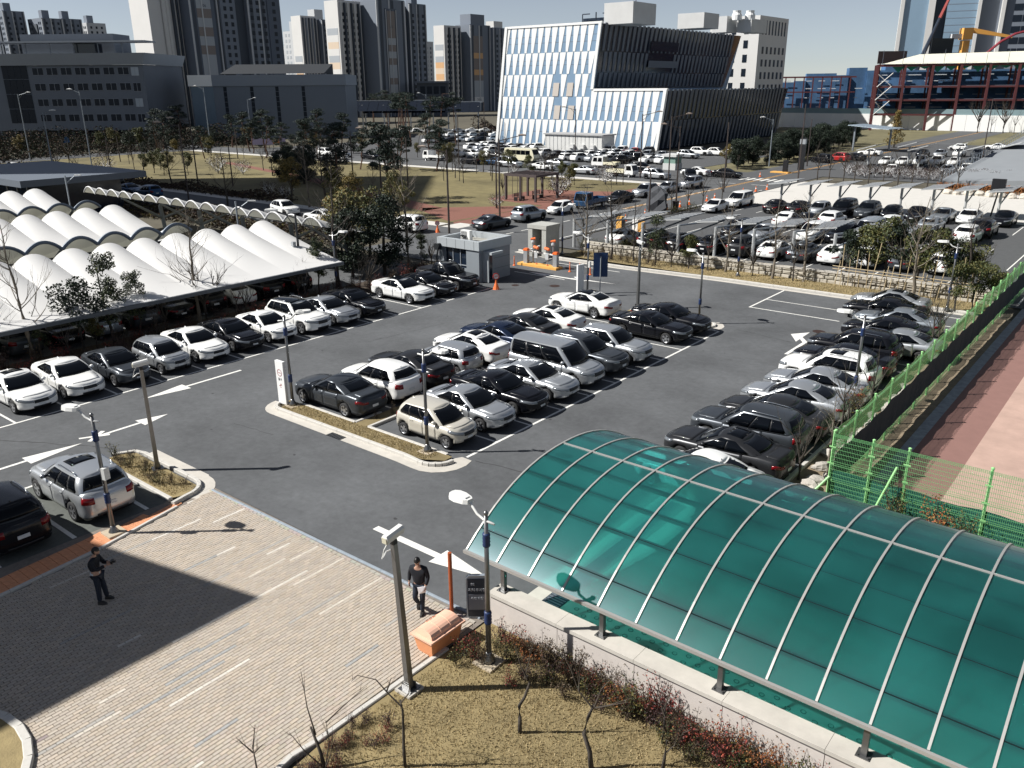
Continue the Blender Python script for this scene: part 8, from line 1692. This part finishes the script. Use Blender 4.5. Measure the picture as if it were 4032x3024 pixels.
pt = empty('gate_column', (-52.5, 143, 0)); tag(pt, 'dark square column at the entrance of the far right lot', 'column'); t = MB(); t.bx(-.45, .45, -.3, .3, 0, 5.2); t.build('shaft', BLK, pt); t = MB(); t.bx(-.47, .47, -.32, .32, 4.2, 5.0); t.build('band', GRYM, pt)
# pergola with benches in the park
pg = empty('pergola', (-66.3, 86.2, 0), R(0)); tag(pg, 'brown timber pergola over the red paving of the park', 'pergola'); WOOD = mat('pergola_wood', (.06, .045, .045), .7, 0, .1, 3)
for x in (-2.4, 0, 2.4):
 for y in (-2.3, 2.3): t = MB(); t.bx(x - .12, x + .12, y - .12, y + .12, 0, 3.0); t.build('post', WOOD, pg)
for (x0, x1, y0, y1) in ((-2.6, 2.6, -2.45, -2.2), (-2.6, 2.6, 2.2, 2.45), (-2.6, -2.4, -2.2, 2.2), (2.4, 2.6, -2.2, 2.2)): t = MB(); t.bx(x0, x1, y0, y1, 3.0, 3.3); t.build('beam', WOOD, pg)
for k in range(6): t = MB(); t.bx(-2.3 + k * .85, -2.05 + k * .85, -2.2, 2.2, 3.08, 3.24); t.build('slat', WOOD, pg)
for k in range(4): t = MB(); t.bx(-2.35, 2.35, -2.0 + k * 1.2, -1.96 + k * 1.2, .6, .64) if False else t.bx(-2.42, -2.38, -2.0 + k * 1.05, -1.95 + k * 1.05, .1, 3.0); t.build('trellis_bar', WOOD, pg)
for i, (x, y) in enumerate(((-66.7, 84.2), (-66.2, 87.4))):
 r_ = empty('park_bench', (x, y, 0), R(90)); tag(r_, ['dark park bench under the pergola, left', 'pale park bench under the pergola, right'][i], 'bench'); m_ = WOOD if i == 0 else mat('bench_pale', (.36, .32, .27), .7)
 for k in range(4): t = MB(); t.bx(-.8, .8, -.25 + k * .13, -.15 + k * .13, .42, .46); t.build('seat_slat', m_, r_)
 for k in range(3): t = MB(); t.bx(-.8, .8, .28, .31, .55 + k * .14, .65 + k * .14); t.build('back_slat', m_, r_)
 for x_ in (-.75, .75): t = MB(); t.bx(x_ - .03, x_ + .03, -.25, .3, 0, .42); t.bx(x_ - .03, x_ + .03, .26, .32, .4, .95); t.build('leg', BLK, r_)
bn = empty('litter_bin', (-46.4, 87.75, 0)); tag(bn, 'dark brown litter bin between the boulder and the staked trees', 'litter bin'); t = MB(); t.lathe((0, 0, 0), [(.3, 0), (.38, 1.0), (.4, 1.05)], 10); t.build('drum', PBRN, bn)
b1 = empty('cable_reel', (-57.9, 65.5, 0)); tag(b1, 'small black floodlight box on the pale pavement behind the grey sedan', 'floodlight'); t = MB(); t.bx(-.25, .25, -.2, .2, .1, .55); t.bx(-.4, .4, -.35, .35, 0, .1); t.build('case', BLK, b1)
sn = empty('camera_mast', (-16.5, 103, 0)); tag(sn, 'dark box on a slanting mast behind the last white sedan', 'mast'); t = MB(); t.tube([(0, 0, 0), (.3, 0, 2.6)], .09, 6); t.build('mast', BLK, sn); t = MB(); t.bx(-.4, .9, -.3, .3, 2.6, 4.0); t.build('box', BLK, sn)
gy = empty('gate_pillar', (-52.6, 136.4, 0)); tag(gy, 'black ticket pillar on a yellow kerb at the far junction', 'pillar'); t = MB(); t.bx(-.35, .35, -.3, .3, .2, 2.0); t.build('shaft', BLK, gy); t = MB(); t.bx(-2.2, .8, -.8, .6, 0, .2); t.build('yellow_base', mat('kerb_yellow', (0, 0, 0)), gy)

# ---------------------------------------------------------------- people
SKIN = mat('skin', (.42, .25, .18), .6); HAIR = mat('hair_black', (.008, .007, .007), .5); NAVY = mat('jacket_black', (.008, .010, .016), .85, 0, .1, 20); TROU = mat('trousers_navy', (.012, .018, .032), .85, 0, .1, 20); SHOE = mat('shoe_dark', (.03, .028, .026), .6); WSH = mat('shirt_white', (.55, .58, .6), .8)
def skin(name, joints, edges, m, parent, lv=2, root=0):
 me = bpy.data.meshes.new(name); me.from_pydata([j[:3] for j in joints], edges, []); o = bpy.data.objects.new(name, me); COL.objects.link(o)
 sl = o.modifiers.new('skin', 'SKIN'); sl.use_smooth_shade = True
 if not me.skin_vertices: me.attributes
 lay = me.skin_vertices[0].data
 for i, j in enumerate(joints): lay[i].radius = (j[3], j[4] if len(j) > 4 else j[3])
 lay[root].use_root = True
 sb = o.modifiers.new('sub', 'SUBSURF'); sb.levels = lv; sb.render_levels = lv
 bpy.context.view_layer.update(); dg = bpy.context.evaluated_depsgraph_get(); nm = bpy.data.meshes.new_from_object(o.evaluated_get(dg)); bpy.data.objects.remove(o); nm.materials.clear(); nm.materials.append(m)
 nm.polygons.foreach_set('use_smooth', [True] * len(nm.polygons))
 return link(name, nm, parent)
def add_skin_layer():
 pass
def hand(parent, wrist, dirv, palm, m, curl=.5):
 """palm with four fingers and a thumb, one continuous skinned chain each, rooted in the palm"""
 w = Vector(wrist); d = Vector(dirv).normalized(); n = Vector(palm).normalized(); s = d.cross(n).normalized(); J = []; E = []
 def ad(p, r): J.append((p.x, p.y, p.z, r)); return len(J) - 1
 a = ad(w, .026); c = ad(w + d * .05, .034); e = ad(w + d * .085, .034); E += [(a, c), (c, e)]
 o = skin('hand', J, E, m, parent, 1)
 for k, L in enumerate((.075, .085, .08, .062)):
  b0 = w + d * .075 + s * (.027 - .018 * k); p1 = b0 + d * L * .45; p2 = p1 + (d * (1 - curl) + n * curl).normalized() * L * .35; p3 = p2 + (d * (1 - 1.4 * curl) + n * 1.4 * curl).normalized() * L * .28
  skin('finger', [(*b0, .0095), (*p1, .009), (*p2, .0085), (*p3, .007)], [(0, 1), (1, 2), (2, 3)], m, o, 1)
 b0 = w + d * .025 + s * .03; p1 = b0 + (s * .8 + d * .7).normalized() * .035; p2 = p1 + (d + n * .5).normalized() * .035; skin('thumb', [(*b0, .012), (*p1, .0105), (*p2, .0085)], [(0, 1), (1, 2)], m, o, 1)
 return o
def head(parent, c, look, hairlow=.0):
 """c: centre of the head; look: facing direction"""
 f = Vector(look).normalized(); sd = f.cross(Vector((0, 0, 1))).normalized(); u = sd.cross(f)
 def pt(x, y, z): return Vector(c) + sd * x + f * y + u * z
 vs = []; fs = []; nu, nv = 14, 10
 for j in range(nv + 1):
  th = math.pi * j / nv
  for i in range(nu):
   ph = 2 * math.pi * i / nu; x, y, z = math.sin(th) * math.cos(ph), math.sin(th) * math.sin(ph), math.cos(th)
   jaw = 1 - .28 * max(0, -z) ** 1.2; q = pt(x * .078 * jaw, (y * .098) * (jaw if y > 0 else 1), z * .118)
   if y > .85 and -.35 < z < .1 and abs(x) < .3: q += f * .018
   vs.append(q)
 fs = [(j * nu + i, j * nu + (i + 1) % nu, (j + 1) * nu + (i + 1) % nu, (j + 1) * nu + i) for j in range(nv) for i in range(nu)]
 return vs, fs, pt
def person(loc, rz, label, J, E, jacket, trousers, look, headc, hands, extras=None):
 r_ = empty('person', loc, rz); tag(r_, label, 'person')
 body = skin('body', J, E, SKIN, r_, 2)
 vs, fs, pt = head(r_, headc, look)
 # the head joins the body mesh
 b = MB(); b.mesh([tuple(v.co) for v in body.data.vertices], [tuple(p.vertices) for p in body.data.polygons]); b.mesh(vs, fs)
 for sx_ in (-.08, .08):   # ears
  e = pt(sx_, -.005, -.01); b.mesh([e + Vector((0, 0, .03)), e + Vector((.01, .012, 0)), e + Vector((0, 0, -.03)), e + Vector((-.01, -.012, 0))], [(0, 1, 2, 3), (3, 2, 1, 0)])
 nm = b.data('body', SKIN, True); old = body.data; body.data = nm; bpy.data.meshes.remove(old)
 hv = [Vector(headc) + (Vector(v) - Vector(headc)) * 1.13 + Vector((0, 0, .012)) for v in vs]; f = Vector(look).normalized(); keep = []
 up_ = f.cross(Vector((0, 0, 1))).normalized().cross(f)
 for q in fs:
  c = sum((Vector(vs[k]) for k in q), Vector()) / 4 - Vector(headc)
  if c.dot(up_) > .035 or (c.dot(f) < .02 and c.dot(up_) > -.075): keep.append(q)
 MB().mesh(hv, keep).build('hair', HAIR, r_, True)
 for sx_ in (-.03, .03): e = pt(sx_, .092, .005); MB().lathe(e, [(.008, -.006), (.009, 0), (.006, .006)], 6).build('eye', HAIR, r_)
 m_ = pt(0, .088, -.055); MB().box(m_, (.035, .02, .008), 0).build('mouth', mat('lip', (.3, .12, .1), .5), r_)
 skin('jacket', *jacket, NAVY, r_, 2); skin('trousers', *trousers, TROU, r_, 2)
 return r_
# walking man: local -y is forward
A = dict(pel=(0, 0, .95), che=(0, -.02, 1.30), nek=(0, -.03, 1.50))
Jw = [(0, 0, .95, .13, .10), (0, -.01, 1.15, .13, .095), (0, -.02, 1.34, .15, .10), (0, -.03, 1.48, .055), (0, -.06, 1.56, .05),
   (-.19, -.02, 1.41, .058), (-.27, .05, 1.16, .045), (-.29, .0, .93, .035), (.19, -.02, 1.41, .058), (.26, -.04, 1.14, .045), (.22, -.16, .93, .035),
   (-.09, 0, .90, .085), (-.10, -.14, .52, .058), (-.10, .12, .18, .04), (.09, 0, .90, .085), (.09, -.06, .48, .058), (.08, -.1, .09, .04)]
Ew = [(0, 1), (1, 2), (2, 3), (3, 4), (2, 5), (5, 6), (6, 7), (2, 8), (8, 9), (9, 10), (0, 11), (11, 12), (12, 13), (0, 14), (14, 15), (15, 16)]
jw = ([(0, 0, .88, .19, .14), (0, -.01, 1.12, .185, .14), (0, -.02, 1.36, .195, .135), (0, -.03, 1.49, .075), (-.20, -.02, 1.41, .075), (-.28, .05, 1.16, .062), (-.29, .0, .96, .05), (.20, -.02, 1.41, .075), (.27, -.04, 1.14, .062), (.23, -.15, .96, .05)], [(0, 1), (1, 2), (2, 3), (2, 4), (4, 5), (5, 6), (2, 7), (7, 8), (8, 9)])
tw = ([(0, 0, .93, .135, .11), (-.09, 0, .86, .10), (-.10, -.14, .52, .078), (-.10, .12, .20, .06), (.09, 0, .86, .10), (.09, -.06, .48, .078), (.08, -.1, .08, .062)], [(0, 1), (1, 2), (2, 3), (0, 4), (4, 5), (5, 6)])
ang = math.atan2(-13.4, 14.45) + math.pi / 2 - .35
p1 = person((-14.25, 13.5, .03), ang, 'person in a black jacket walking with a sheet of paper, beside the camera pole', Jw, Ew, jw, tw, (.05, -.85, -.5), (0, -.09, 1.655), None)
hand(p1, (.22, -.16, .93), (-.02, -.25, -1), (-1, -.1, .1), SKIN, .6); hand(p1, (-.29, 0, .93), (0, -.1, -1), (1, 0, 0), SKIN, .5)
def shoe(parent, x, y, z, pitch):
 t = MB(); q = Matrix.Rotation(pitch, 3, 'X')
 pr = [(-.045, .08, 0), (.045, .08, 0), (.05, -.08, 0), (.03, -.17, 0), (-.03, -.17, 0), (-.05, -.08, 0)]; top = [(-.04, .075, .09), (.04, .075, .09), (.042, -.06, .085), (.025, -.15, .05), (-.025, -.15, .05), (-.042, -.06, .085)]
 vs = [q @ Vector(p) + Vector((x, y, z)) for p in pr + top]; t.mesh(vs, [(5, 4, 3, 2, 1, 0), (6, 7, 8, 9, 10, 11)] + [(i, (i + 1) % 6, (i + 1) % 6 + 6, i + 6) for i in range(6)]); t.build('shoe', SHOE, parent)
shoe(p1, .08, -.1, 0, 0); shoe(p1, -.10, .17, .12, R(55))
pp = tag(MB().mesh([(-.11, -.01, .08), (.11, 0, .10), (.12, .02, -.1), (-.08, .0, -.13), (-.11, .004, .08), (.11, .014, .10), (.12, .034, -.1), (-.08, .014, -.13), (.02, -.05, -.02)], [(0, 1, 8), (1, 2, 8), (2, 3, 8), (3, 0, 8), (7, 6, 5, 4), (0, 4, 5, 1), (1, 5, 6, 2), (2, 6, 7, 3), (3, 7, 4, 0)]).build('paper', mat('paper_white', (.80, .80, .82), .7)), 'white crumpled sheet of paper in the hand of the walking person', 'paper')
q = Matrix.Translation((-14.25, 13.5, .03)) @ Matrix.Rotation(ang, 4, 'Z'); pp.matrix_world = q @ Matrix.Translation((.13, -.22, .86)) @ Matrix.Rotation(.3, 4, 'Z')
# standing man with a camera, leaning back a little
Js = [(0, 0, .93, .13, .11), (0, .05, 1.14, .13, .11), (0, .04, 1.34, .15, .11), (0, 0, 1.47, .055), (0, -.05, 1.54, .05), (-.19, .0, 1.38, .058), (-.22, -.14, 1.15, .045), (-.10, -.36, 1.25, .035), (.19, 0, 1.38, .058), (.22, -.12, 1.14, .045), (.08, -.34, 1.24, .035), (-.09, 0, .88, .085), (-.12, -.02, .48, .058), (-.13, .0, .09, .042), (.09, 0, .88, .085), (.12, -.05, .48, .058), (.14, -.08, .09, .042)]
js = ([(0, .02, .98, .165, .14), (0, .05, 1.14, .165, .14), (0, .04, 1.35, .175, .13), (0, 0, 1.48, .075), (-.2, 0, 1.38, .076), (-.23, -.13, 1.15, .064), (-.12, -.33, 1.24, .05), (.2, 0, 1.38, .076), (.23, -.12, 1.14, .064), (.10, -.31, 1.23, .05)], jw[1])
ts = ([(0, 0, .90, .14, .12), (-.09, 0, .84, .10), (-.12, -.02, .48, .08), (-.13, 0, .08, .065), (.09, 0, .84, .10), (.12, -.05, .48, .08), (.14, -.08, .08, .065)], tw[1])
a2 = math.atan2(.629, .777) + math.pi / 2
p2 = person((-21.7, 8.25, .03), a2, 'person in a dark jacket standing in the shade and raising a small camera', Js, Ew, js, ts, (0, -.9, -.35), (0, -.08, 1.63), None)
shoe(p2, -.13, -.02, 0, 0); shoe(p2, .14, -.1, 0, 0); hand(p2, (-.10, -.36, 1.25), (.3, -1, .2), (1, .2, 0), SKIN, .55); hand(p2, (.08, -.34, 1.24), (-.3, -1, .2), (-1, .2, 0), SKIN, .55)
skin('shirt_hem', [(0, .04, .86, .172, .15), (0, .05, .96, .172, .15), (0, .05, 1.0, .165, .14)], [(0, 1), (1, 2)], WSH, p2, 1)
t = MB(); t.bx(-.07, .07, -.035, .035, -.045, .045); t.tube([(0, -.03, 0), (0, -.1, 0)], .032, 10); cmr = tag(t.build('camera', BLK), 'small black camera held up by the person in the shade', 'camera'); cmr.matrix_world = Matrix.Translation((-21.7, 8.25, .03)) @ Matrix.Rotation(a2, 4, 'Z') @ Matrix.Translation((0, -.49, 1.30))
